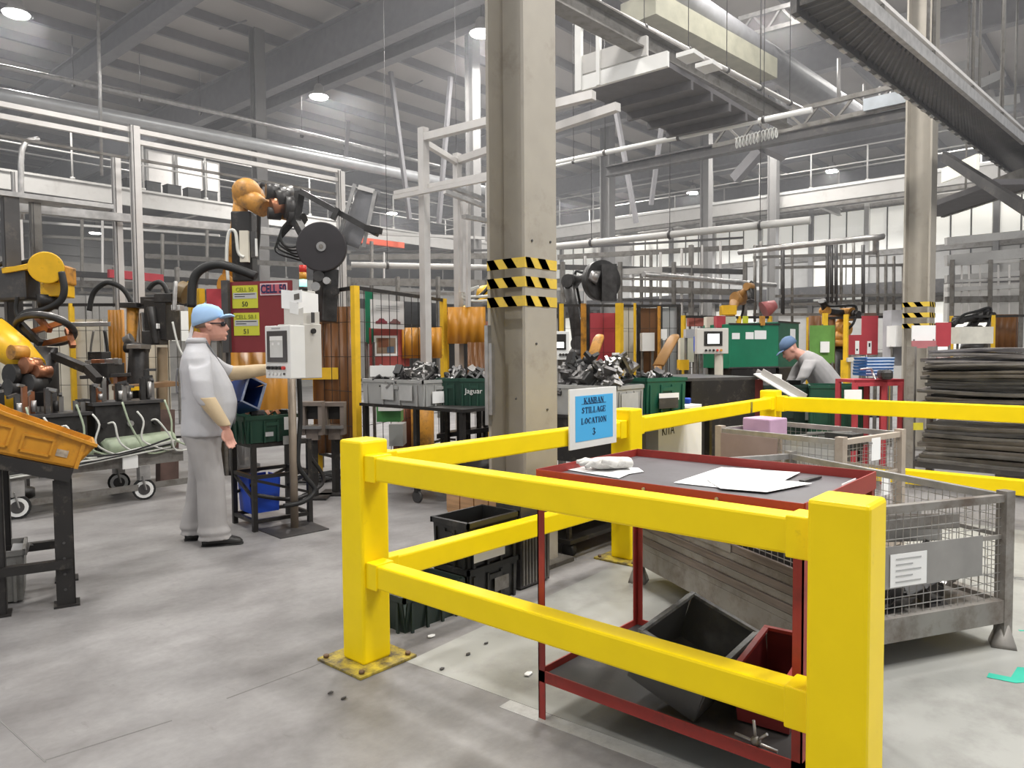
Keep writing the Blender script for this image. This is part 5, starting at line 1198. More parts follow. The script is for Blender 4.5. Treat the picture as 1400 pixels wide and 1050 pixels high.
# robots
def P(px, py, d): return at(px, py, d)
def flr(px, py, d): p = at(px, py, d); return V((p.x, p.y, 0))
robot('industrial_robot', 'yellow industrial robot reaching in from the left edge with a round yellow elbow', flr(-60, 600, 8.3), P(-45, 470, 8.2), P(-32, 385, 8.0), P(62, 366, 7.6), P(66, 412, 7.6), ROB, BLK, 1.)
t = thing('robot_wrist_cover', 'round bright yellow wrist drive of the left robot above the ring-shaped gripper', 'robot part', P(65, 366, 7.5))
b = B(); disc(b, P(63, 366, 7.40), ray(52, 372), .158, .20, 26); b.build('drive_cover', ROB, t, bevel=.01); b = B(); b.pbox(P(55, 405, 7.5), rt*.24, fw*.2, ZD*.14); b.build('mounting_bracket', ROB, t, bevel=.01)
b = B(); b.pbox(P(78, 388, 7.5), rt*.09, fw*.2, ZD*.19); b.build('side_plate', ROBO, t, bevel=.02); b = B(); b.tubev([P(67, 404, 7.6), P(66, 422, 7.6)], [.12, .09], 14); b.build('swivel', BLK, t)
b = B(); b.bar(P(-60, 393, 7.75), P(46, 388, 7.6), .20, .34); b.build('forearm_cover', GREYD, t, bevel=.03); b = B(); b.bar(P(8, 371, 7.55), P(50, 364, 7.5), .10, .05); b.build('arm_top', ROB, t)
arc(((84, 372), (88, 395), (82, 412), (60, 424), (35, 428), (24, 440)), 7.4, .035, 'thick black hose hanging from the left robot wrist')
arc(((24, 405), (22, 425), (28, 440)), 7.4, .02, 'short black hose at the left robot gripper')
t = thing('ring_gripper', 'ring-shaped steel gripper hanging under the left robot', 'gripper', P(62, 455, 7.5))
pts = []
for k in range(25):
    a = 2*pi*k/24; pts.append(P(62+39*cos(a)+6*sin(a), 450+19*sin(a)+3*cos(a), 7.5+.25*sin(a)))
b = B(); b.tubev(pts, [.035]*25, 8, False); b.build('ring', GUNM, t)
b = B(); b.tubev([p+ZD*.03 for p in pts], [.012]*25, 6, False); b.build('upper_hoop', STL, t)
for a, c in (((28, 442), (55, 470)), ((50, 432), (68, 452)), ((60, 470), (95, 462)), ((40, 455), (88, 440)), ((92, 450), (100, 474))):
    b = B(); b.bar(P(*a, 7.5), P(*c, 7.4), .05); b.build('spoke', random.Random(a[0]).choice([GUNM, COPP, STL]), t)
b = B(); b.tubev([P(56, 475, 7.5), P(56, 555, 7.5)], [.15, .17], 14); b.build('gripper_column', GREYD, t)
b = B(); b.bar(P(72, 485, 7.5), P(120, 505, 7.3), .09, .07); b.bar(P(118, 503, 7.3), P(135, 520, 7.2), .07); b.build('boom_arm', BLK, t, kind='stuff')
t = robot('industrial_robot', 'lower yellow industrial robot at the left edge behind the ochre bin', flr(5, 620, 7.4), P(5, 548, 7.4), P(-25, 455, 7.5), P(42, 505, 7.1), P(58, 520, 7.0), ROB, BLK, .85)
b = B(); b.tubev([P(-12, 455, 7.2), P(20, 480, 7.15), P(48, 503, 7.1)], [.17, .16, .11], 14); b.build('yellow_arm', ROB, t)
for (px, py, r, m) in ((22, 512, .10, BLK), (42, 500, .08, COPP), (48, 524, .09, GUNM), (25, 482, .07, ROBO), (20, 530, .08, GUNM), (58, 508, .06, COPP)):
    b = B(); disc(b, P(px, py, 6.95), fw+rt*.4, r, .14, 14); b.build('drive_motor', m, t)
# tools standing in the left cell
def tool_stack(label, pcs, name='welding_tool', cat='tool'):
    t = thing(name, label, cat, P(*pcs[0][1][:2], pcs[0][1][2]))
    for (k, a, *r) in pcs:
        b = B()
        if k == 'bar': b.bar(P(*a), P(*r[0]), r[1], r[2] if len(r) > 4 else r[1], ref=XD)
        elif k == 'cyl': b.tubev([P(*a), P(*r[0])], [r[1], r[2] if len(r) > 4 else r[1]], 12)
        elif k == 'box': b.box(P(*a), r[0], r[2] if len(r) > 3 else YAW)
        elif k == 'ball': b.ball(P(*a), r[0])
        b.build(r[-1], r[-2] if not isinstance(r[-2], (int, float)) else GUNM, t, .006)
    return t
tool_stack('dark welding tool with rounded head on a post left of the worker', [
    ('cyl', (188, 562, 8.3), (190, 472, 8.3), .13, .10, GUNM, 'tool_column'), ('cyl', (172, 474, 8.3), (202, 478, 8.3), .07, .06, GUNM, 'tool_head'),
    ('cyl', (170, 466, 8.3), (180, 462, 8.3), .045, .06, STL, 'electrode_holder'), ('box', (190, 474, 8.2), (.24, .16, .05), STL, 'head_plate'),
    ('cyl', (182, 420, 8.6), (180, 466, 8.5), .07, .05, ROBO, 'drive_sleeve'), ('bar', (195, 428, 8.6), (197, 468, 8.5), .05, STL, 'side_link'), ('bar', (204, 440, 8.5), (198, 472, 8.5), .04, GALV, 'side_link'), ('box', (183, 418, 8.6), (.28, .2, .06), GUNM, 'yoke')])
tool_stack('black control box with hoses behind the worker shoulder', [
    ('box', (222, 438, 8.6), (.36, .25, .46), BLK, 'box_body'), ('box', (212, 462, 8.5), (.22, .2, .16), GUNM, 'lower_box'), ('cyl', (206, 420, 8.4), (214, 470, 8.4), .05, .04, GUNM, 'side_hose'), ('box', (228, 408, 8.5), (.2, .2, .1), GUNM, 'cable_block'), ('box', (212, 412, 8.6), (.26, .22, .09), GUNM, 'valve_block'), ('box', (243, 421, 8.4), (.12, .1, .06), WHT, 'white_cover'),
    ('cyl', (222, 475, 8.6), (222, 560, 8.6), .06, .06, mat('tan_post', (.36, .27, .17), .6), 'tan_post'), ('cyl', (245, 398, 8.6), (256, 402, 8.6), .13, .13, mat('brown_motor', (.16, .11, .05), .5), 'motor_drum'), ('box', (216, 446, 8.4), (.06, .02, .06), PAP, 'small_label'), ('bar', (238, 425, 8.3), (240, 385, 8.4), .04, GALV, 'cable_stub')])
tool_stack('steel clamp frame with copper parts on the fixture table of the left cell', [
    ('bar', (88, 444, 8.4), (150, 443, 8.4), .05, STL, 'cross_bar'), ('bar', (118, 497, 8.3), (165, 494, 8.3), .07, STL, 'clamp_bar'), ('box', (147, 506, 8.3), (.36, .2, .16), GUNM, 'clamp_block'), ('box', (134, 500, 8.2), (.1, .1, .14), COPP, 'copper_shoe'),
    ('box', (136, 488, 8.4), (.2, .16, .12), BLK, 'valve_block'), ('bar', (110, 516, 8.2), (180, 512, 8.2), .04, GREYD, 'slide_rail'), ('bar', (140, 520, 8.3), (140, 565, 8.3), .1, mat('rusty_brown', (.10, .06, .05), .6, var=.3), 'support_post'), ('bar', (165, 515, 8.5), (166, 565, 8.5), .12, COPP, 'support_post')])
t = thing('fixture_table', 'brown steel fixture plate left of the worker at waist height', 'table', P(200, 530, 7.9))
b = B(); b.bar(P(158, 531, 7.9), P(238, 524, 8.3), .3, .05); b.build('plate', mat('rusty_plate', (.24, .14, .07), .5, .3, var=.3), t); b = B(); b.bar(P(160, 533, 7.75), P(205, 530, 7.95), .02, .04); b.build('yellow_edge', ROB, t)
b = B(); b.bar(P(200, 534, 8.1), V((P(200, 534, 8.1).x, P(200, 534, 8.1).y, .5)), .12, .12, ref=XD); b.build('table_leg', GUNM, t)

# ---------------------------------------------------------------- middle robot with the big disc tool
t = robot('industrial_robot', 'tall orange industrial robot behind the red board, carrying the big disc tool', flr(325, 700, 9.0), P(322, 392, 9.0), P(340, 268, 8.8), P(392, 292, 8.5), P(412, 300, 8.4), ROBO, BLK, .92)
b = B(); b.ball(P(337, 262, 8.6), (.165, .165, .155), 18, 10); b.build('elbow_cap', ROBO, t); b = B(); b.tubev([P(335, 268, 8.6), P(362, 286, 8.5)], [.13, .10], 14); b.build('elbow_neck', ROBO, t)
b = B(); b.pbox(P(317, 385, 8.6), rt*.24, fw*.2, ZD*.82); b.build('black_link', BLK, t, bevel=.02)
b = B(); b.pbox(P(328, 358, 8.5), rt*.10, fw*.05, ZD*.36); b.build('cream_plate', CREAM, t); b = B(); b.pbox(P(343, 352, 8.5), rt*.06, fw*.05, ZD*.30); b.build('dark_plate', GREYD, t); b = B(); b.pbox(P(349, 350, 8.45), rt*.02, fw*.03, ZD*.20); b.build('white_strip', WHT, t)
for k, (x, y, r) in enumerate(((372, 262, .09), (386, 272, .11), (398, 284, .13), (380, 282, .10), (402, 296, .10), (392, 262, .06), (375, 292, .07))):
    b = B(); disc(b, P(x, y, 8.35), rt*1.+ZD*.3*(k % 2)+fw*.5, r, .14, 14); b.build('wrist_drive', [GUNM, BLK, GUNM, COPP, BLK, STL, BLK][k], t)
arc(((312, 385), (310, 350), (313, 318), (322, 318), (326, 345), (334, 352)), 8.5, .02, 'pale cable loop on the tall orange robot arm', PWHT, 'cable')
for k in range(5):
    arc(((396+k*3, 300), (384-k*2, 316+k*6), (388+k*4, 334+k*5), (402+k*3, 338+k*4), (414, 330+k*3)), 8.3+.05*k, .012, 'black hose looped at the wrist of the tall orange robot', RUB, 'hose')['group'] = 'hoses looped at the tall robot wrist'
t = thing('disc_tool', 'large dark disc tool with tilted frame hanging from the tall robot', 'tool', P(440, 338, 8.2))
ax = (fw*-1+rt*.12+ZD*-.05); c = P(440, 338, 8.1)
b = B(); disc(b, c, ax, .272, .10, 36); b.build('disc', mat('disc_black', (.030, .027, .030), .5, .2, var=.15), t, bevel=.012)
b = B(); disc(b, c+ax.normalized()*.055, ax, .052, .02, 18); b.build('hub', STL, t); b = B(); disc(b, c+ax.normalized()*.06, ax, .025, .03, 12); b.build('hub_cap', GREY, t)
b = B(); b.bar(P(412, 262, 8.25), P(516, 320, 8.1), .10, .06); b.build('frame_bar', GUNM, t)
b = B(); b.bar(P(410, 262, 8.3), P(404, 300, 8.3), .09, .08); b.build('frame_bar', GUNM, t); b = B(); b.bar(P(404, 300, 8.3), P(420, 330, 8.2), .09, .08); b.build('frame_bar', BLK, t)
b = B(); b.bar(P(500, 312, 8.1), P(521, 316, 8.05), .07, .07); b.build('frame_end', BLK, t); b = B(); b.bar(P(455, 300, 8.1), P(462, 285, 8.1), .08, .05); b.build('lug', GUNM, t)
o = P(462, 330, 8.35); b = B(); b.pbox(o, P(490, 340, 8.3)-o, fw*.02, P(492, 252, 8.35)-o); b.build('tilted_panel', mat('smoked_panel', (.20, .20, .21), .3, .3), t)
b = B(); b.bar(P(462, 330, 8.3), P(485, 252, 8.3), .05, .04); b.bar(P(497, 338, 8.25), P(513, 262, 8.25), .06, .04); b.build('panel_frame', GALV, t, kind='stuff')
b = B(); b.bar(P(490, 256, 8.3), P(512, 262, 8.3), .04, .05); b.build('panel_frame', ALU, t)
b = B(); b.bar(P(446, 368, 8.3), P(443, 440, 8.3), .22, .2, ref=XD); b.build('lower_arm', GUNM, t, bevel=.01)
for k, (x, y, r) in enumerate(((432, 392, .05), (447, 384, .04), (458, 398, .05), (436, 378, .06))):
    b = B(); disc(b, P(x, y, 8.1), ax, r, .08, 12); b.build('lower_drive', [STL, GALV, BLK, GUNM][k], t)
# ---------------------------------------------------------------- red CELL board and fences of the middle cell
t = thing('cell_board', 'dark red board with the CELL 50 plate and two lime instruction sheets behind the worker', 'board', at(355, 480, 8.0))
F_ = vp(317, 400, 386, 482, 8.05, 7.9); o, e, h = F_
b = B(); b.pbox(o, e, nrm(e)*.03, ZD*h); b.build('board_panel', REDB, t)
onface(t, F_, -.11, .0, -.0, 1.02, GREYD, 'frame_post', .05)
up_ = ZD
for (u0, u1, v0, v1, n1, n2) in ((.035, .455, .625, .945, 'CELL 50', '50'), (.05, .47, .24, .56, 'CELL 50.1', '51')):
    s = onface(t, F_, u0, u1, v0, v1, SIGNY, 'instruction_sheet', .006)
    onface(s, F_, u0+.015, u1-.015, v0+(v1-v0)*.42, v0+(v1-v0)*.68, SIGNG, 'grey_band', .002, .006)
    q = B(); nn = -nrm(e)
    for k in range(2): q.pbox(o+e*(u0+.04)+ZD*h*(v0+(v1-v0)*(.60-.10*k))+nn*.008, e*((u1-u0-.08)*(1-.5*k)), nn*.001, ZD*.008)
    q.build('print_lines', INK, s, kind='stuff')
    cu = o+e*((u0+u1)/2)+nn*.010
    text(n1, cu+ZD*h*(v0+(v1-v0)*.81), e, ZD, .062, mat('olive_ink', (.16, .18, .02), .7, var=0), parent=s); text(n2, cu+ZD*h*(v0+(v1-v0)*.17), e, ZD, .075, INK, parent=s)
s = onface(t, F_, .50, .94, .80, .965, mat('plate_pink', (.62, .50, .52), .6), 'cell_plate', .008)
onface(s, F_, .515, .925, .815, .95, mat('plate_red', (.42, .10, .13), .6), 'plate_field', .002, .008)
text('CELL 50', o+e*.72-nrm(e)*.012+ZD*h*.882, e, ZD, .125, INKN, parent=s, sx=.70, bold=.004)
slab(283, 306, 395, 432, 8.6, REDP, label='bright red fence panel between the worker cap and the dark red board', legs=True)
for px, d, y0 in ((265, 9.0, 385), (277, 8.8, 395)):
    p = at(px, 500, d); b = B(); b.bar((p.x, p.y, 0), (p.x, p.y, at(px, y0, d).z), .07, .07, ref=XD); tag(b.build('fence_post', YELF), 'yellow fence post behind the worker cap, %s of the pair' % ('left' if px == 265 else 'right'), 'post')
fpA, fpB, fpC = at(433, 500, 8.7), at(487, 500, 7.95), at(607, 500, 10.0)
fence('black wire fence with yellow posts around the middle cell, left of the striped column', [fpA, fpB, fpC], 2.16, .25, YELF, .18, pw=.07)
fence('low yellow post fence behind the grey totes left of the column', [at(610, 500, 10.4), at(669, 500, 10.2), at(700, 500, 11)], 2.0, .2, YELF, .2)
slab(436, 462, 424, 500, 9.2, REDP, label='red panel behind the fence right of the operator cabinet', legs=True)
slab(470, 486, 424, 520, 9.0, REDP, label='narrow red panel beside the thick yellow fence post', legs=True)
slab(408, 462, 503, 519, 8.5, YELF, name='yellow_crossbar', label='yellow cross bar behind the operator cabinet', cat='bar')
slab(500, 511, 398, 470, 9.2, GRNC, label='narrow green strip beside the car poster', cat='panel', legs=True)
t = thing('car_poster', 'white poster with two dark red cars hanging on the fence left of the column', 'poster', at(530, 450, 8.9))
Fp = vp(507, 553, 409, 449, 8.8, 9.3); o, e, h = Fp
b = B(); b.pbox(o, e, nrm(e)*.006, ZD*h); b.build('poster_sheet', mat('poster_grey', (.60, .59, .58), .6, var=.03), t)
nn = -nrm(e)*.003
for k, (c0, mm) in enumerate(((.30, mat('car_red', (.20, .03, .045), .5)), (.70, mat('car_brown', (.19, .09, .09), .5)))):
    pr = ((-.17, .0), (-.165, .07), (-.10, .10), (-.05, .17), (.06, .17), (.12, .10), (.165, .085), (.17, .0)); q = B()
    q.poly([o+e*(c0+x)+ZD*h*(.17+y*1.1)+nn for x, y in pr], nn); q.build('car_print', mm, t)
for v in (.62, .70, .78): onface(t, Fp, .15, .85, v, v+.03, SIGNG, 'text_line', .001, .001)
t = thing('notice_board', 'red notice board with a framed photo of a robot part below the car poster', 'board', at(535, 500, 8.9))
Fp = vp(506, 560, 448, 502, 9.2, 9.5); o, e, h = Fp; b = B(); b.pbox(o, e, nrm(e)*.02, ZD*h); b.build('board_panel', mat('brick_red_panel', (.33, .06, .05), .6), t)
pf = onface(t, Fp, .10, .70, .28, .80, PAP, 'photo_frame', .006)
onface(pf, Fp, .16, .64, .34, .74, CARD, 'photo_field', .002, .006); onface(pf, Fp, .20, .46, .50, .74, mat('photo_brown', (.20, .07, .03), .6), 'photo_shape', .002, .008); onface(pf, Fp, .42, .60, .36, .52, mat('photo_blue', (.10, .15, .22), .6), 'photo_shape', .002, .008)
slab(506, 547, 500, 515, 7.4, WHT, name='white_board', label='white board standing behind the castings in the grey tote', cat='board')
t = thing('parts_holder', 'small yellow-edged parts holder hanging on the orange curtain left of the column', 'holder', at(590, 475, 9.6))
b = B(); b.pbox(at(576, 478, 9.6), rt*.27, fw*.15, ZD*.012); b.build('tray', YELF, t); b = B(); b.bar(at(577, 477, 9.6), at(577, 464, 9.6), .02); b.bar(at(585, 477, 9.6), at(585, 466, 9.6), .02); b.bar(at(574, 459, 9.6), at(592, 468, 9.6), .03); b.build('bracket_frame', WHT, t, kind='stuff')
b = B(); b.cyl(at(583, 480, 9.6), at(583, 500, 9.6), .03, n=8); b.build('stem', BLK, t)

# ---------------------------------------------------------------- operator cabinet
P1 = at(397, 480, 5.5); P0 = at(362.5, 480, 5.69); P1.z = P0.z = 0
a = P0-P1; c = V((-a.y, a.x, 0)); c = c if c.dot(fw) > 0 else -c; c = c.normalized()*a.length*1.02
zb_, zt_ = at(362, 517, 5.69).z, at(362, 446, 5.69).z
t = thing('operator_cabinet', 'pale operator cabinet with touch screen on a brown post in front of the worker', 'cabinet', onz(403, 722))
b = B(); b.pbox(P1+ZD*zb_, a, c*.42, ZD*(zt_-zb_)); b.build('screen_housing', WHT, t, bevel=.006)
b = B(); b.pbox(P1+ZD*(zb_-.005)+c*.36+a*.10, a*.9, c*.62, ZD*(zt_-zb_+.02)); b.build('cabinet_body', HMIW, t, bevel=.006)
zz = at(433, 398, 5.75).z
b = B(); b.pbox(P1+ZD*zt_+c*.42+a*.22, a*.6, c*.50, ZD*(zz-zt_)); b.build('upper_body', HMIW, t, bevel=.006)
e = -a; o = P0; nn = -c.normalized(); hz = zt_-zb_
def fr(u0, u1, v0, v1, m, nm, th=.004, lift=.0, par=None):
    b = B(); b.pbox(o+e*u0+ZD*(zb_+hz*v0)+nn*lift, e*(u1-u0), nn*th, ZD*hz*(v1-v0)); return b.build(nm, m, par or t)
bz = fr(.12, .88, .31, .90, GREYD, 'screen_bezel', .010)
fr(.25, .75, .40, .80, SCRN, 'screen', .002, .010, bz); fr(.25, .75, .72, .80, WHT, 'screen_bar', .001, .012, bz); fr(.33, .41, .63, .68, WHT, 'screen_icon', .001, .012, bz); fr(.56, .64, .63, .68, WHT, 'screen_icon', .001, .012, bz)
fr(.28, .62, .935, .965, SIGNG, 'maker_plate', .002)
for k in range(5):
    p = o+e*(.16+.15*k)+ZD*(zb_+hz*.20); b = B(); b.cyl(p, p+nn*.02, .014, n=10); b.build('selector_knob', BLK if k < 4 else LEDR, t)
    p2 = p-ZD*.045; b = B(); b.cyl(p2, p2+nn*.01, .009, n=8); b.build('push_button', WHT if k < 4 else GREYD, t)
# side face details and taped sheets
sf = P1+a*.0; sn = (P1-P0).normalized()
def sd(u0, u1, z0, z1, m, nm, th=.003, lift=.0, tilt=0.):
    b = B(); q0 = P1+c*u0-a*.1*0+sn*(lift-.0)+a*(.1)*(1 if u0 > .36 else 0)+sn*.0; b.pbox(q0+ZD*z0, c*(u1-u0)+ZD*tilt, sn*th, ZD*(z1-z0)); return b.build(nm, m, t)
b = B(); b.cyl(P1+c*.72+a*.1+ZD*(zb_+hz*.90), P1+c*.72+a*.1+ZD*(zb_+hz*.90)+sn*.02, .02, n=12); b.build('key_switch', BLK, t)
sd(.68, .76, zb_+hz*1.06, zb_+hz*1.26, GREYD, 'lock', .012)
sd(.40, .42, zb_, zt_, GREY, 'door_gap', .002)
hu = zz-zt_
def sheet(u0, z0, u1, z1, du, lift, m, nm='taped_sheet'):
    q0 = P1+c*u0+a*.22+sn*lift; b = B(); w2 = c*(u1-u0); b.pbox(q0+ZD*z0, w2+ZD*du, sn*.003, ZD*(z1-z0)); return b.build(nm, m, t)
# sheets taped round the upper body, facing the aisle
def fsheet(u0, z0, u1, z1, tl, lift, m, nm='taped_sheet'):
    q0 = P0-a*(0)+c*.40-a*1.0; q0 = P1+c*.42+nn*lift; b = B(); b.pbox(q0+a*(1-u1)+ZD*z0, a*(u1-u0)+ZD*tl, nn*.003, ZD*(z1-z0)); return b.build(nm, m, t)
fsheet(.12, zt_+hu*.45, .62, zt_+hu*.98, .02, .002, PAP); fsheet(.40, zt_+hu*.02, .98, zt_+hu*.50, -.03, .006, HMIW); fsheet(.48, zt_+hu*.30, .82, zt_+hu*.62, .02, .010, WHT)
pi_ = fsheet(.55, zt_+hu*.66, .95, zt_+hu*1.0, -.01, .007, PAP); fsheet(.66, zt_+hu*.74, .86, zt_+hu*.90, -.005, .011, GREY, 'printed_picture')
sheet(.40, zt_+hu*.30, .98, zt_+hu*.99, -.02, .003, PAP); sheet(.46, zt_-.04, 1.0, zt_+hu*.34, .02, .006, HMIW)
# post, base and stack light
pb = onz(403, 722); pt_ = V((pb.x, pb.y, zb_)); 
b = B(); b.cyl(pb, pt_+ZD*.02, .032, n=12); b.build('post', mat('tan_pipe', (.27, .22, .17), .5, .2, var=.2), t)
b = B(); b.tube([pt_+V((.05, -.03, 0)), pt_+V((.06, -.02, -.35)), pb+V((.03, -.02, .55)), pb+V((.09, -.03, .42)), pb+V((.16, -.06, .30)), pb+V((.05, -.06, .22)), pb+V((-.1, -.0, .2))], .02, 7, 6); b.build('supply_hose', RUB, t)
b = B(); q = [onz(384, 737), onz(450, 724), onz(420, 712), onz(352, 725)]; b.poly(q, ZD*.008); b.build('base_plate', GREYD, t)
tl = V((P1.x, P1.y, zz))+c*.62+a*.3
for k, (m, nm) in enumerate(((LEDG, 'green_light'), (mat('amber_lens', (.55, .25, .02), .3), 'amber_light'), (LEDR, 'red_light'))):
    b = B(); b.cyl(tl+ZD*(.03+.055*k), tl+ZD*(.085+.055*k), .028, n=12); b.build(nm, m, t)
b = B(); b.cyl(tl, tl+ZD*.03, .034, n=12); b.build('light_base', BLK, t)
# ---------------------------------------------------------------- worker's table with crates
N_ = onz(349, 727); R_ = onz(424, 714); e1 = R_-N_; e2 = V((-e1.y, e1.x, 0)).normalized()*.42; e2 = e2 if e2.dot(-rt) > 0 else -e2
tz = at(349, 606, (N_-C0).dot(fw)).z
t = thing('crate_table', 'black tubular steel table with cross braces carrying the green crate beside the worker', 'table', N_)
cs_ = [N_, N_+e1, N_+e1+e2, N_+e2]
for q in cs_:
    b = B(); b.bar(q, q+ZD*tz, .038, .038, ref=e1); b.build('leg', BLK, t)
for i in range(4):
    for z in (tz-.02, .44, .08):
        b = B(); b.bar(cs_[i]+ZD*z, cs_[(i+1) % 4]+ZD*z, .03, .03); b.build('frame_bar', BLK, t)
for i in range(4):
    b = B(); b.bar(cs_[i]+ZD*.42, cs_[(i+1) % 4]+ZD*.26, .022); b.build('brace', BLK, t)
b = B(); b.tube([cs_[1]+ZD*.62, cs_[1]+e1.normalized()*.02+ZD*.55, cs_[1]+e1.normalized()*.12+ZD*.40, cs_[1]+e1.normalized()*.10+ZD*.30, cs_[1]-e1*.3+ZD*.22, cs_[0]+ZD*.30], .018, 7, 5); b.build('bent_guard', BLK, t)
b = B(); b.pbox(N_+ZD*(tz-.005), e1, e2, ZD*.008); b.build('table_top', BLK, t)
gcr = crate('plastic_crate', 'dark green plastic crate with paper labels on the black table beside the worker', N_+ZD*(tz+.004)-e1*.12-e2*.02, e1*.84, e2*1.0, .22, GRN, lab=('a', .76, .96, .42, .90, PAP), taper=.02)
b = B(); f = N_+ZD*(tz+.004)-e1*.12-e2*.02; n_ = -e2.normalized(); b.pbox(f+e1*.30+n_*.03+ZD*.05, e1*.14, n_*.003, ZD*.035); b.build('small_label', SIGNG, gcr)
b = B(); b.pbox(f+e1*.62+n_*.02-ZD*.03, e1*.24, n_*.004, ZD*.07); b.build('hanging_label', GPL, gcr)
tilt_bin('blue_crate', 'dark blue plastic crate tipped up on the green crate beside the worker', at(330, 548, 5.85), at(340, 514, 5.95), at(366, 514, 6.1), .26, BLU, mat('pale_blue_rim', (.30, .34, .45), .4))
b = B(); pc = N_+e1*.12+e2*.5+ZD*.10; b.bin(pc, e1.normalized()*.24, e2.normalized()*.24, ZD*.30, .006, .02); tag(b.build('waste_bin', BLUB), 'bright blue plastic bin standing under the black table', 'bin')
for k in range(5):
    c0_ = N_+e1*(.12+.12*k)+e2*.4+ZD*(tz+.21); bracket(c0_, Matrix.Rotation(k*1.3, 3, 'Z')@Matrix.Rotation(.6, 3, 'X'), .10, COPP if k % 2 else GUNM, 'small metal part standing out of the dark green crate beside the worker', 'part', 'parts in the green crate beside the worker', 'pressed_part')
# grey tool holders
for k, px in enumerate((428, 458)):
    d = 7.3+.2*k; c_ = at(px, 575, d); t = thing('tool_holder', ['left', 'right'][k]+' grey-brown jaw-shaped tool holder behind the operator post', 'tool holder', (c_.x, c_.y, 0)); m = mat('brown_grey_steel', (.17, .14, .12), .5, .3, var=.3)
    q = lambda x, y, z: c_+rt*x+fw*y+ZD*z
    for s in (-.085, .085):
        b = B(); b.box(q(s, 0, .02), (.04, .12, .32), YAW-pi/2); b.build('cheek', m, t)
    b = B(); b.box(q(0, 0, .17), (.21, .14, .04), YAW-pi/2); b.build('cross_head', m, t); b = B(); b.box(q(0, .03, .08), (.13, .05, .13), YAW-pi/2); b.build('dark_insert', BLK, t)
    b = B(); b.box(q(0, -.02, -.06), (.20, .16, .03), YAW-pi/2); b.build('lip', STL, t); b = B(); b.box(q(.0, .0, -.13), (.12, .1, .12), YAW-pi/2); b.build('lower_block', m, t)
    b = B(); b.bar(V((c_.x, c_.y, 0)), q(0, 0, -.12), .06, .06, ref=XD); b.build('stand_post', BLK, t); b = B(); b.box((c_.x, c_.y, .01), (.3, .3, .02), YAW); b.build('stand_foot', BLK, t)
for k in range(3):
    c_ = onz(430+18*k, 657-3*k); b = B(); pts = [c_+V((cos(a)*(.25+.03*(k+i)), sin(a)*(.2+.03*i), .02+.012*i)) for i in range(2) for a in [j*pi/5 for j in range(10)]]; b.tube(pts, .013, 6, 2); tag(b.build('floor_cable', RUB), 'black cable lying in loops on the floor under the yellow fence posts', 'cable', 'cables looped on the floor')

# ---------------------------------------------------------------- heaps of castings
def heap(origin, ex, ey, n, s0, s1, hz, label, group, seed, mats=(CAST, CASTB, STL, STLB), name='metal_casting'):
    r = random.Random(seed); protos = []
    for k in range(6):
        b = B(); f = r.uniform(.5, .9)
        b.box((0, 0, 0), (1, f*.6, .12)); b.box((.38, 0, .22), (.14, f*.6, .5)); b.box((-.3, f*.2, .16), (.16, .14, .36)); b.tubev([(0, 0, .02), (0, 0, .3)], [.16, .11], 8); b.bar((-.4, -.2, .05), (.3, .25, .35), .08)
        protos.append(b.build(name, mats[k % len(mats)], bevel=0))
    for k in range(n):
        o = protos[k] if k < 6 else protos[k % 6].copy()
        if k >= 6: COL.objects.link(o)
        u, v = r.random(), r.random(); s = r.uniform(s0, s1); z = hz*(1-abs(2*u-1)**2)*(.5+.5*r.random())
        o.location = origin+ex*(.08+.84*u)+ey*(.1+.8*v)+ZD*z; o.rotation_euler = (r.uniform(-1, 1), r.uniform(-1, 1), r.uniform(0, 6.3)); o.scale = (s, s, s); tag(o, label, 'casting', group)
def tote(label, o, a, b_, h, m, name='grey_tote', lab=None): return crate(name, label, o, a, b_, h, m, lab=lab, cat='tote', taper=.012)
# left table (left of the column)
zt0 = .93
p = at(578, 520, 6.9); Xc, Yc = p.x, p.y; zt1 = p.z
lf = onx(497, 521, Xc)
T1 = thing('parts_table', 'black steel table on castors carrying the grey tote and green crates left of the column', 'table', (Xc+.4, Yc+.3, 0))
ex = V((.55, 0, 0))
b = B(); b.lohi((Xc-.02, Yc-.55, zt0-.03), (Xc+1.15, lf.y+.05, zt0)); b.build('table_top', BLK, T1)
b = B(); b.lohi((Xc+.2, Yc-.3, .30), (Xc+1.1, lf.y-.1, .33)); b.build('lower_shelf', BLK, T1)
for x in (Xc+.02, Xc+1.1):
    for y in (Yc-.5, Yc+.12, lf.y):
        b = B(); b.bar((x, y, .10), (x, y, zt0-.03), .045, .045, ref=XD); b.build('leg', BLK, T1); b = B(); disc(b, (x, y, .06), XD, .06, .03, 14); b.build('castor', GREYD, T1)
tote('grey plastic tote full of castings on the black table left of the column', V((Xc, Yc, zt0)), V((.40, 0, 0)), V((0, lf.y-Yc, 0)), zt1-zt0, GPL, lab=('a', .25, .8, .1, .55, PAP))
for k in range(2):
    f = onx(530+25*k, 530, Xc-.014); b = B(); b.lohi((Xc-.03, f.y-.10, zt0+.05), (Xc-.024, f.y+.08, zt1-.05)); tag(b.build('tote_card', mat('pale_grey_card', (.46, .46, .45), .6)), ['right', 'left'][k]+' grey card pocket on the long side of the grey tote left of the column', 'card')
heap(V((Xc+.02, Yc, zt1-.06)), V((.36, 0, 0)), V((0, lf.y-Yc, 0)), 26, .11, .19, .16, 'cast metal part in the heap in the grey tote left of the column', 'castings in the left grey tote', 1)
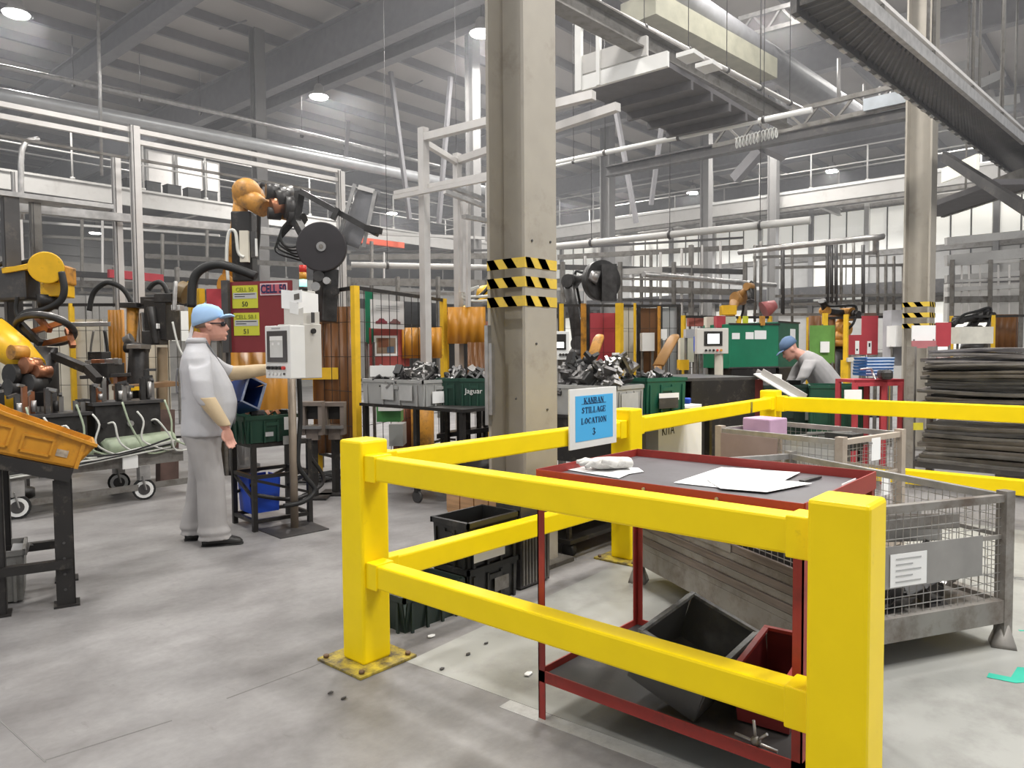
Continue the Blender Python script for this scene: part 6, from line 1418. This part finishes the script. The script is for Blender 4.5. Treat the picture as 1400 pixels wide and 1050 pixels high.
for k, (px0, px1, d) in enumerate(((599, 634, 7.1), (630, 667, 7.0))):
    o = at(px0, 553, d); o.z = zt0; q = at(px1, 553, d-.05); q.z = zt0; c_ = crate('plastic_crate', ['dark green plastic crate next to the grey tote left of the column', 'dark green plastic crate with white script, nearest the column on the left'][k], o, q-o, nrm(q-o)*.38, .26, GRN, taper=.012)
    heap(o+ZD*.2, (q-o), nrm(q-o)*.38, 9, .11, .19, .10, ['dark bracket sticking out of the left green crate', 'dark bracket sticking out of the green crate nearest the column'][k], ['brackets in the left green crate', 'brackets in the green crate nearest the column'][k], 3+k, (STLB, CASTB, STL), 'metal_bracket')
    if k: text('Jaguar', (o+q)/2+ZD*.14-nrm(q-o)*.022, (q-o), ZD, .07, WHT, parent=c_)
slab(515, 548, 556, 577, 8.2, mat('leaf_green', (.08, .30, .09), .5), name='green_box', label='small green box under the left parts table', cat='box', th=.2)
slab(517, 548, 553, 562, 8.1, WHT, name='white_box', label='small white box on top of the small green box', cat='box', th=.2)
b = B(); p = at(578, 605, 9); b.cyl((p.x, p.y, 0), (p.x, p.y, 1.0), .14, n=16); tag(b.build('orange_drum', ROBO), 'slim orange pipe column standing behind the left parts table', 'pipe')
b = B(); p = at(555, 605, 9.3); b.cyl((p.x, p.y, 0), (p.x, p.y, 1.0), .16, n=16); tag(b.build('brown_drum', mat('red_brown', (.20, .07, .04), .6)), 'brown pipe column standing behind the left parts table', 'pipe')
slab(532, 551, 580, 610, 8.6, GPL, name='ribbed_box', label='pale ribbed box low behind the left parts table', cat='box', th=.3)
T = thing('low_bench', 'low black bench frame behind the column on the left', 'bench', at(640, 600, 8.2))
b = B(); b.pbox(at(597, 600, 8.2), at(672, 590, 7.9)-at(597, 600, 8.2), fw*.5, ZD*.05); b.build('bench_top', BLK, T)
for px in (612, 628, 640, 655, 664):
    p = at(px, 600, 8.1); b = B(); b.bar((p.x, p.y, 0), (p.x, p.y, .95), .04, .04, ref=XD); b.build('leg', BLK, T)
robot('industrial_robot', 'robot with yellow head half hidden by the left edge of the striped column', flr(672, 620, 10.5), P(672, 478, 10.5), P(668, 402, 10.4), P(640, 425, 10.2), P(632, 440, 10.1), ROB, BLK, .9)
t = thing('robot_body_cover', 'dark brown machine body beside the striped column on the left', 'machine', P(655, 470, 10))
b = B(); b.loft([(P(658, 415, 10.2), rt*.22, fw*.2), (P(655, 450, 10.2), rt*.24, fw*.2), (P(664, 480, 10.2), rt*.12, fw*.15)], 14, 3); b.build('body', GUNM, t)
b = B(); b.loft([(P(655, 440, 10.05), rt*.16, fw*.1), (P(662, 470, 10.05), rt*.14, fw*.1)], 12, 3); b.build('brown_panel', mat('red_brown', (.20, .07, .04), .6), t)
for k in range(2): arc(((672, 404+6*k), (650, 406+6*k), (634, 404+4*k), (636, 398+4*k), (655, 392)), 9.9, .02, ['upper', 'lower'][k]+' pale hose looping left of the striped column', PWHT)
slab(664, 677, 455, 500, 7.8, GALV, name='column_bracket', label='upright steel bracket at the left flange of the striped column', cat='bracket')

# ---------------------------------------------------------------- totes right of the column
ztb = .90
p = at(842, 528, 5.95); Xc, Yc = p.x, p.y; zt1 = p.z
lf = onx(766, 520, Xc); rg = ony(878, 530, Yc)
T2 = thing('parts_table', 'black steel table carrying the grey tote and green crate right of the column', 'table', (Xc+.5, Yc+.4, 0))
b = B(); b.lohi((Xc-.03, Yc-.28, ztb-.03), (Xc+1.2, lf.y+.3, ztb)); b.build('table_top', BLK, T2)
for x in (Xc, Xc+1.15):
    for y in (Yc-.24, lf.y+.25):
        b = B(); b.bar((x, y, 0), (x, y, ztb-.03), .05, .05, ref=XD); b.build('leg', BLK, T2)
b = B(); b.lohi((Xc-.02, Yc-.26, .50), (Xc-.0, lf.y+.28, .87)); b.build('side_panel', BLK, T2)
b = B(); b.lohi((Xc, Yc-.26, .32), (Xc+1.15, lf.y+.28, .35)); b.build('lower_shelf', BLK, T2)
tote('grey plastic tote heaped with castings right of the striped column', V((Xc, Yc, ztb)), V((rg.x-Xc, 0, 0)), V((0, lf.y+.12-Yc, 0)), zt1-ztb, GPL, lab=('a', .12, .75, .08, .75, mat('pale_grey_card', (.46, .46, .45), .6)))
heap(V((Xc+.02, Yc, zt1-.05)), V((rg.x-Xc-.05, 0, 0)), V((0, lf.y+.1-Yc, 0)), 30, .13, .24, .26, 'cast metal part in the heap in the grey tote right of the column', 'castings in the right grey tote', 8)
o = at(884, 558, 6.3); o.z = ztb; q = at(936, 553, 6.5); q.z = ztb
gc = crate('plastic_crate', 'dark green plastic crate with a torn white label right of the heaped grey tote', o, q-o, nrm(q-o)*.3, at(884, 517, 6.3).z-ztb, mat('bottle_green', (.012, .10, .06), .4, dirt=(.03, .06, .05), damt=.3), lab=('a', .28, .80, .36, .56, PAP))
b = B(); n_ = -nrm(q-o); b.pbox(o+(q-o)*.26+n_*.03+ZD*.04, (q-o)*.5, n_*.004, ZD*.09); b.build('dark_pocket', GREYD, gc)
heap(o+ZD*.25, (q-o), nrm(q-o)*.3, 7, .10, .17, .08, 'dark metal part in the green crate with the torn label', 'parts in the green crate with the torn label', 12, (CASTB, STLB, STL))
b = B(); b.box(at(938, 548, 6.6), (.12, .08, .05), .4); tag(b.build('blue_cup', BLUB, bevel=.01), 'small blue object beside the green crate with the torn label', 'box')

# ---------------------------------------------------------------- cells right of the column
t4 = [at(766, 500, 11.2), at(804, 500, 11.3), at(846, 500, 11.4), at(873, 500, 11.5), at(903, 500, 11.5), at(928, 500, 11.5)]
fence('black wire fence with red and cream panels right of the striped column', t4, 2.15, .3, GUNM, .17, [(1, .03, .95, .7, 2.02, REDP, .05), (2, .1, .9, .5, 2.1, CREAM, .06), (3, .1, .9, .6, 2.1, CURTB, .08), (4, .1, .95, .5, 2.1, SIGNG, .06)], pw=.045)
for px, m, w2 in ((768, YELF, .05), (798, ROBO, .06), (847, YELF, .09), (868, YELF, .03), (901, ROBO, .035)):
    p = at(px, 500, 11.1); b = B(); b.bar((p.x, p.y, 0), (p.x, p.y, 2.15 if px != 901 else 2.1), w2, w2, ref=XD); tag(b.build('fence_post', m), {768: 'thin yellow post right at the striped column edge', 798: 'orange post between the striped column and the red fence panel', 847: 'bright yellow post between the red and cream fence panels', 868: 'very thin yellow post at the cream fence panel', 901: 'thin orange post left of the pale grey fence panel'}[px], 'post')
slab(878, 895, 455, 480, 11.2, WHT, name='white_box', label='small white box on the fence behind the heaped grey tote', cat='box', th=.2, legs=True)
slab(904, 912, 450, 465, 11.2, PAP, name='paper_notice', label='small paper notice on the fence left of the operator panel', cat='sign', legs=True)
t = thing('operator_terminal', 'half-hidden operator panel with bright screen at the right edge of the striped column', 'panel', at(772, 480, 7.6))
Fp = vp(758, 778, 453, 492, 7.6); o, e, h = Fp; b = B(); b.pbox(o, e, nrm(e)*.1, ZD*h); b.build('panel_housing', WHT, t, bevel=.005); s = onface(t, Fp, .1, .8, .35, .9, BLK, 'screen_bezel', .006); onface(s, Fp, .15, .65, .42, .62, SCRW, 'screen', .002, .006)
for k in range(3): p_ = o+e*(.4+.2*k)+ZD*h*.18; b = B(); b.cyl(p_, p_-nrm(e)*.02, .014, n=8); b.build('knob', BLK, t)
b = B(); pp = at(768, 500, 7.7); b.bar((pp.x, pp.y, 0), (pp.x, pp.y, 1.4), .06, .06, ref=XD); b.build('panel_post', GREY, t)
def lean(px0, py0, px1, py1, d, wd, m, label):
    a_, c_ = at(px0, py0, d), at(px1, py1, d+.3); b = B(); b.tubev([a_, a_.lerp(c_, .9), c_], [wd, wd, wd*.7], 10, True, .3); b.cyl(V((a_.x, a_.y, 0)), a_, .05, n=8); tag(b.build('jib', m), label, 'arm')
lean(900, 500, 923, 458, 9.2, .085, mat('brown_arm', (.33, .17, .05), .5), 'brown rounded robot arm rising behind the green crate with the torn label')
lean(806, 500, 820, 458, 9.2, .075, ROBO, 'orange rounded robot arm rising behind the heaped grey tote')
for k, (px, py, r) in enumerate(((830, 388, 30),)):
    t = thing('disc_tool', 'dark disc tool of the distant robot right of the striped column', 'tool', P(px, py, 13)); ax = fw*-1+rt*.5
    b = B(); disc(b, P(822, 384, 13), ax, .36, .16, 26); b.build('disc', GUNM, t); b = B(); b.pbox(P(823, 412, 12.8), rt*.26, fw*.2, ZD*.65); b.build('tool_plate', GUNM, t); b = B(); b.tubev([P(806, 376, 12.8), P(818, 380, 12.8)], [.08, .13], 12); b.build('flange', STL, t)
robot('industrial_robot', 'distant dark robot right of the striped column', flr(790, 560, 13.3), P(795, 470, 13.3), P(780, 385, 13.3), P(805, 378, 13.1), P(815, 380, 13.0), GUNM, GUNM, .9)
for k, (px0, px1, yt, yb, d, m, lb) in enumerate(((942, 975, 432, 446, 12.2, mat('faded_red', (.30, .08, .06), .6), 'faded red panel left above the white operator panel'), (938, 958, 450, 462, 9.9, SIGNG, 'pale grey box left of the white operator panel'), (930, 952, 462, 495, 10.5, CREAM, 'cream cabinet left of the white operator panel'), (929, 942, 492, 506, 9.9, ROB, 'small yellow box on the dark workbench'), (952, 962, 460, 482, 9.6, BLUB, 'blue container behind the white operator panel'), (966, 1006, 433, 448, 9.9, CREAM, 'cream box on top of the white operator panel'), (980, 992, 432, 448, 9.7, REDP, 'small bright red box above the white operator panel'))):
    slab(px0, px1, yt, yb, d, m, th=.15, legs=True, label=lb, cat='box' if 'box' in lb else 'panel', name=lb.split(' ')[-5] if 0 else ('storage_box' if 'box' in lb else 'wall_panel'))
fence('yellow post fence behind the white operator panel', [at(934, 500, 12), at(1010, 500, 12.4), at(1052, 500, 12.5)], 2.0, .3, YELF, .2)
t = thing('operator_terminal', 'white operator panel with glowing white screen in front of the green cabinets', 'panel', at(978, 510, 8.8))
Fp = vp(953, 996, 449, 484, 8.8); o, e, h = Fp; b = B(); b.pbox(o, e, nrm(e)*.12, ZD*h); b.build('panel_housing', HMIW, t, bevel=.006)
s = onface(t, Fp, .22, .80, .32, .88, BLK, 'screen_bezel', .008); onface(s, Fp, .33, .70, .40, .78, SCRW, 'screen', .002, .008)
for k in range(5): p_ = o+e*(.28+.12*k)+ZD*h*.14; b = B(); b.cyl(p_, p_-nrm(e)*.02, .014, n=8); b.build('push_button', [BLK, GREYD, BLK, LEDR, ROBO][k], t)
b = B(); pp = o+e*.74+nrm(e)*.06; b.bar((pp.x, pp.y, 0), (pp.x, pp.y, o.z), .08, .06, ref=XD); b.build('panel_post', CREAM, t)
t = thing('workbench', 'dark workbench with black front in the aisle right of the green crate', 'workbench', at(985, 550, 7.8))
zwb = at(948, 517, 7.6).z; o, e, h = vp(946, 1032, 517, 575, 7.6, 7.9); n_ = nrm(e)
b = B(); b.pbox(V((o.x, o.y, 0)), V((e.x, e.y, 0)), n_*.02, ZD*(zwb-.03)); b.build('front_panel', BLK, t); b = B(); b.pbox(V((o.x, o.y, zwb-.03))-e*.1, e*1.14, n_*1.1, ZD*.03); b.build('bench_top', GREYD, t)
b = B(); b.pbox(V((o.x, o.y, 0))+e*1.0, e*.13, n_*.9, ZD*(zwb-.03)); b.build('red_side', mat('dull_red', (.13, .02, .02), .6), t)
b = B(); b.pbox(V((o.x, o.y, 0))+n_*1.0, e, n_*.02, ZD*(zwb-.03)); b.build('back_panel', BLK, t)
# green cabinets
for k, (px0, px1, d0, d1, yt, lb) in enumerate(((997, 1064, 9.6, 10.0, 443, 'wide bright green cabinet with three paper notices behind the operator panel'), (1064, 1092, 10.0, 10.6, 440, 'narrower darker green cabinet above the bending worker'))):
    Fp = vp(px0, px1, yt, 504, d0, d1); o, e, h = Fp; t = thing('green_cabinet', lb, 'cabinet', (o.x, o.y, 0)); b = B(); b.pbox(o, e, nrm(e)*.5, ZD*h); b.build('cabinet_body', GRNC if k == 0 else mat('darker_green', (.012, .10, .06), .5), t, bevel=.008)
    for (u0, u1, v0, v1) in (((.05, .20, .66, .80), (.32, .48, .66, .82), (.50, .74, .66, .86)) if k == 0 else ((.55, .80, .62, .86),)): onface(t, Fp, u0, u1, v0, v1, PAP, 'paper_notice', .004)
    b = B(); b.pbox(V((o.x, o.y, 0))+e*.05, e*.9, nrm(e)*.45, ZD*o.z); b.build('plinth', BLK, t)
    onface(t, Fp, -.02, 1.02, .985, 1.02, BLK, 'top_edge', .01); onface(t, Fp, -.01, 1.01, .0, .03, GREYD, 'bottom_edge', .01)
for k, (px0, px1, yt, yb, m, lb) in enumerate(((1017, 1023, 432, 445, mat('lime_post', (.55, .55, .03), .5), 'short lime clamp on the green cabinet'), (1040, 1046, 432, 445, ROBO, 'short orange clamp on the green cabinet'), (1126, 1132, 428, 445, YELF, 'yellow lever above the light green panel'))): slab(px0, px1, yt, yb, 9.8 if k < 2 else 11.2, m, th=.06, name='clamp', label=lb, cat='clamp', legs=k == 2)
robot('industrial_robot', 'distant robot with brown arm above the white operator panel', flr(1000, 540, 13), P(998, 448, 13), P(1010, 408, 13), P(1024, 392, 12.8), P(1026, 412, 12.7), mat('brown_arm', (.33, .17, .05), .5), BLK, .8)
b = B(); b.pbox(P(988, 430, 12.6), rt*.24, fw*.2, ZD*.16); tag(b.build('robot_counterweight', ROB), 'yellow robot housing above the cream box', 'robot part')
robot('industrial_robot', 'distant orange robot above the light green panel', flr(1145, 540, 13), P(1150, 450, 13), P(1160, 430, 13), P(1128, 425, 12.8), P(1124, 412, 12.7), ROBO, GUNM, .8)
b = B(); b.tubev([P(1044, 424, 12.8), P(1060, 416, 12.8)], [.16, .08], 10); tag(b.build('red_tool', mat('faded_pinkred', (.35, .10, .10), .5)), 'faded red tool head above the wide green cabinet', 'tool')
Fp = slab(1107, 1141, 445, 497, 11.2, GRNL, label='light green panel behind the bending worker', legs=True); slab(1122, 1134, 467, 482, 11.15, PAP, name='paper_notice', parent=Fp)
t = thing('yellow_post', 'yellow fence post with thick lower sleeve behind the dark green container', 'post', at(1156, 500, 11)); pp = at(1156, 500, 11)
b = B(); b.bar((pp.x, pp.y, 1.2), (pp.x, pp.y, at(1156, 430, 11).z), .06, .06, ref=XD); b.build('post', YELF, t); b = B(); b.bar((pp.x, pp.y, 0), (pp.x, pp.y, 1.27), .11, .11, ref=XD); b.build('sleeve', YELF, t); b = B(); b.bar(at(1158, 492, 10.9), at(1182, 490, 10.9), .05, .06); b.build('side_arm', CREAM, t)
for k, (px0, px1) in enumerate(((1160, 1178), (1178, 1200))):
    Fp = vp(px0, px1, 432 if k else 458, 485, 11.4); t = thing('red_screen', ['left', 'right'][k]+' red fence panel with a white label strip behind the blue trays', 'panel', Fp[0]); b = B(); b.pbox(Fp[0], Fp[1], nrm(Fp[1])*.02, ZD*Fp[2]); b.build('panel_sheet', REDP, t); [B().bar((Fp[0]+Fp[1]*u_).xy.to_3d(), Fp[0]+Fp[1]*u_, .03).build('leg', GREY, t) for u_ in (.1, .9)]; s = onface(t, Fp, .50 if k == 0 else .34, .80 if k == 0 else .60, .03, .35 if k else .70, PAP, 'label_strip', .004); onface(s, Fp, .58 if k == 0 else .42, .70 if k == 0 else .52, .20, .30, INK, 'label_mark', .001, .004)
fence('yellow post fence beside the far white cabinets', [at(1105, 500, 12.6), at(1214, 500, 12.2)], 1.98, .3, YELF, .25)
slab(1182, 1198, 428, 458, 11.8, mat('brown_shade', (.12, .07, .05), .6), label='brown screen above the right red fence panel', legs=True)
for k, (px0, px1, yt, yb, d, m, lb) in enumerate(((1218, 1248, 424, 500, 10.8, mat('bluegrey_cabinet', (.42, .42, .45), .5), 'tall pale grey cabinet left of the second column'), (1224, 1246, 445, 474, 10.6, PAP, 'white sheet on the tall pale grey cabinet'), (1247, 1279, 445, 466, 9.45, PAP, 'white notice board in front of the second column'), (1247, 1280, 466, 476, 9.4, mat('faded_red2', (.45, .16, .17), .6), 'faded red strip under the white notice board'), (1279, 1300, 441, 474, 10.2, REDP, 'red board right of the second column'), (1312, 1358, 447, 470, 11.5, mat('offwhite_box', (.66, .64, .56), .6), 'long off-white box behind the sheet rack'))):
    slab(px0, px1, yt, yb, d, m, th=.25 if 'cabinet' in lb or 'box' in lb else .02, name='tall_cabinet' if 'cabinet' in lb and 'sheet' not in lb else ('notice_board' if 'board' in lb else 'panel'), label=lb, cat='cabinet' if 'tall' in lb and 'sheet' not in lb else 'board', legs=True)
robot('industrial_robot', 'distant dark robot above the off-white box on the right', flr(1330, 540, 13), P(1330, 455, 13), P(1342, 432, 13), P(1310, 438, 12.8), P(1300, 445, 12.7), GUNM, BLK, .8)
fence('yellow post fence at the far right behind the sheet rack', [at(1300, 500, 13), at(1357, 500, 12.8), at(1420, 500, 12.6)], 2.0, .3, YELF, .25)
# dark green containers, second worker's bin, red table, blue trays
o = at(1108, 552, 8.4); q = at(1185, 552, 8.2); ztop = at(1120, 527, 8.4).z; o.z = q.z = .3
crate('large_container', 'large dark green container in front of the bending worker', o, q-o, nrm(q-o)*.6, ztop-.3, mat('green_container', (.010, .07, .04), .45), lab=None)
b = B(); b.box((o+(q-o)*.5+nrm(q-o)*.3)-ZD*.15, (.5, .5, .3), YAW); tag(b.build('pallet', GREYD), 'dark plinth under the large dark green container', 'pallet')
o = at(1044, 556, 8.6); q = at(1110, 552, 8.6); ztop = at(1080, 512, 8.7).z; o.z = q.z = 0
crate('large_container', 'dark green-black container left of the bending worker', o, q-o, nrm(q-o)*.6, ztop-.12, mat('blackgreen', (.012, .03, .022), .5), lab=('a', .85, 1.02, .6, .85, GPL))
for k in range(5): bracket(o+(q-o)*(.15+.15*k)+nrm(q-o)*.2+ZD*(ztop-.14), Matrix.Rotation(k*1.7, 3, 'Z')@Matrix.Rotation(.5, 3, 'X'), .16, GUNM if k % 2 else STLB, 'dark part lying in the container left of the bending worker', 'part', 'parts in the container left of the bending worker', 'pressed_part')
t = thing('chute', 'white aluminium chute leaning down left of the dark green container', 'chute', at(1065, 528, 7.9))
b = B(); a_, c_ = at(1038, 511, 7.9), at(1097, 546, 7.5); b.bar(a_, c_, .20, .012); b.build('chute_floor', WHT, t)
for s in (-1, 1): b = B(); b.bar(a_+fw*.09*s+ZD*.02, c_+fw*.09*s+ZD*.02, .012, .07); b.build('chute_side', ALU, t)
slab(1055, 1069, 512, 523, 7.8, WHT, name='white_box', label='small white box on the leaning chute', cat='box', th=.1)
t = thing('red_table', 'red steel table with blue trays beside the sheet rack', 'table', at(1200, 560, 7.8)); o, e, h = vp(1168, 1236, 521, 526, 7.7, 7.8); n_ = nrm(e)*.6; zt_2 = at(1170, 519, 7.75).z
b = B(); b.pbox(V((o.x, o.y, zt_2-.03)), V((e.x, e.y, 0)), n_*.55, ZD*.03); b.build('table_top', REDP, t); b = B(); b.pbox(V((o.x, o.y, zt_2-.07)), V((e.x, e.y, 0)), n_*.02, ZD*.07); b.build('apron', REDP, t)
for u in (.03, .62, .95):
    for v in (.02, .5): p_ = o+e*u+n_*v; b = B(); b.bar((p_.x, p_.y, 0), (p_.x, p_.y, zt_2-.03), .05, .05, ref=XD); b.build('leg', REDP, t)
slab(1155, 1178, 533, 560, 7.66, PAP, name='paper_label', parent=t)
b = B(); b.tube([at(1176, 505, 7.9), at(1190, 504, 7.9), at(1194, 512, 7.9), at(1199, 523, 7.8)], .012, 6); tag(b.build('bent_handle', GALV), 'bent wire handle on the red table', 'handle')
for k in range(6):
    o = at(1184+(k*.3), 507, 7.95)+ZD*(-.03+.034*k+.0); o.z = zt_2+.03+.034*k; e = V((rt.x, rt.y, 0)).normalized()*.29; b = B(); b.bin(o, e, nrm(e)*.3, ZD*.028, .004, .01); b.mm(1); b.bar(o-nrm(e)*.006+ZD*.024, o+e-nrm(e)*.006+ZD*.024, .014, .014)
    tag(b.build('blue_tray', [BLUT, mat('pale_blue_tray', (.45, .58, .75), .4)]), ['lowest', 'second', 'third', 'fourth', 'fifth', 'topmost'][k]+' blue plastic tray of the stack on the red table', 'tray')
b = B(); b.box(at(1210, 512, 7.7), (.2, .12, .1), .5); tag(b.build('dark_bundle', GUNM, bevel=.03), 'dark bundle lying before the blue trays', 'bundle')

# ---------------------------------------------------------------- rack of black sheets on the right
t = thing('sheet_rack', 'grey steel rack with posts holding long dark sheets behind the right barrier', 'rack', (8.4, .8, 0))
pk = at(1245.5, 560, 7.6); Xr, Yr = pk.x, pk.y
for y in (Yr, Yr-2.8):
    for x in (Xr, Xr+.9):
        b = B(); b.bar((x, y, 0), (x, y, 1.46), .09, .07, ref=YD); b.build('rack_post', STM, t)
for z in (.25, .84):
    for x in (Xr, Xr+.9):
        b = B(); b.bar((x, Yr, z), (x, Yr-2.8, z), .05, .06); b.build('rack_beam', GREYD, t)
    b = B(); b.bar((Xr, Yr, z), (Xr+.9, Yr, z), .05, .06); b.build('rack_beam', GREYD, t)
rd = random.Random(17)
SH = [mat('dark_sheet', (.12, .117, .115), .25, .3, var=.35, stretch=(1, 1, 8)), mat('grey_sheet', (.27, .26, .245), .3, .4, var=.3), mat('brown_grey_sheet', (.22, .20, .175), .4, .3, var=.25), mat('film_sheet', (.34, .33, .34), .16, .4, var=.3), STL]
lv = [(.88+.033*k, rd.choice(SH[1:3]+SH[:1]+[SH[4]]*(k % 3 == 0)) if k < 13 else SH[3]) for k in range(17)]+[(.30+.045*k, rd.choice(SH[:3])) for k in range(9)]
for k, (z, m) in enumerate(lv):
    N = 10; vs = []; fs = []; y0 = Yr-.06-rd.uniform(0, .12); y1 = Yr-2.7+rd.uniform(-.2, .3); x0 = Xr-.02+rd.uniform(-.04, .05); amp = rd.uniform(.004, .016); ph = rd.uniform(0, 6); th_ = .031 if k < 17 else .04
    for i in range(N+1):
        y = y0+(y1-y0)*i/N; zz_ = z+amp*sin(ph+i*.9)+(.03*sin(pi*i/N) if k == 16 else 0); lip = .010+.008*sin(ph+i)
        vs += [(x0, y, zz_-lip), (x0-.012, y, zz_+.004), (x0+.80, y, zz_+.01), (x0+.80, y, zz_-th_), (x0+.02, y, zz_-th_)]
    for i in range(N):
        for j in range(5): fs.append((i*5+j, i*5+(j+1) % 5, i*5+5+(j+1) % 5, i*5+5+j))
    fs += [(4, 3, 2, 1, 0), tuple(N*5+j for j in range(5))]
    b = B(); b.add(vs, fs, False); tag(b.build('dark_sheet', m), 'long dark pressed sheet, %s from %s stack of the right-hand rack' % ((['lowest', 'second', 'third', 'fourth', 'fifth', 'sixth', 'seventh', 'eighth', 'ninth', 'tenth', 'eleventh', 'twelfth', 'thirteenth', 'fourteenth', 'fifteenth', 'sixteenth', 'topmost'][k], 'the bottom of its upper') if k < 17 else (['lowest', 'second', 'third', 'fourth', 'fifth', 'sixth', 'seventh', 'eighth', 'topmost'][k-17], 'the bottom of its lower')), 'sheet', 'sheets in the upper rack stack' if k < 17 else 'sheets in the lower rack stack')
for k, (px0, px1, y0_, y1_) in enumerate(((1249, 1262, 578, 588), (1270, 1278, 581, 592), (1284, 1296, 583, 594))):
    o, e, h = vp(px0, px1, y0_, y1_, 7.5); b = B(); b.pbox(o, e, fw*.01, ZD*h); tag(b.build('yellow_tag', mat('tag_yellow', (.60, .52, .04), .6)), ['left', 'middle', 'right'][k]+' small yellow tag under the upper stack of the sheet rack', 'tag')
slab(1362, 1420, 623, 655, 6.9+.3, mat('mauve_grey', (.26, .235, .23), .6), label='plain mauve-grey board at the right edge in the lower rack stack', cat='board', legs=True)
# ---------------------------------------------------------------- welding haze hanging in the hall
m = bpy.data.materials.new('hall_haze'); m.use_nodes = True; nt = m.node_tree
nt.nodes.remove(nt.nodes['Principled BSDF']); vs_ = nt.nodes.new('ShaderNodeVolumeScatter')
vs_.inputs['Color'].default_value = (.93, .95, 1, 1); vs_.inputs['Density'].default_value = .0068; vs_.inputs['Anisotropy'].default_value = .35
nt.links.new(vs_.outputs[0], nt.nodes['Material Output'].inputs['Volume'])
b = B(); b.lohi((-3.5, -2.8, 2.6), (39.5, 39.5, ZR-.25)); hz_ = b.build('welding_haze', m, kind='stuff')
tag(hz_, 'thin grey welding haze hanging under the roof of the hall', 'haze'); hz_.display_type = 'WIRE'
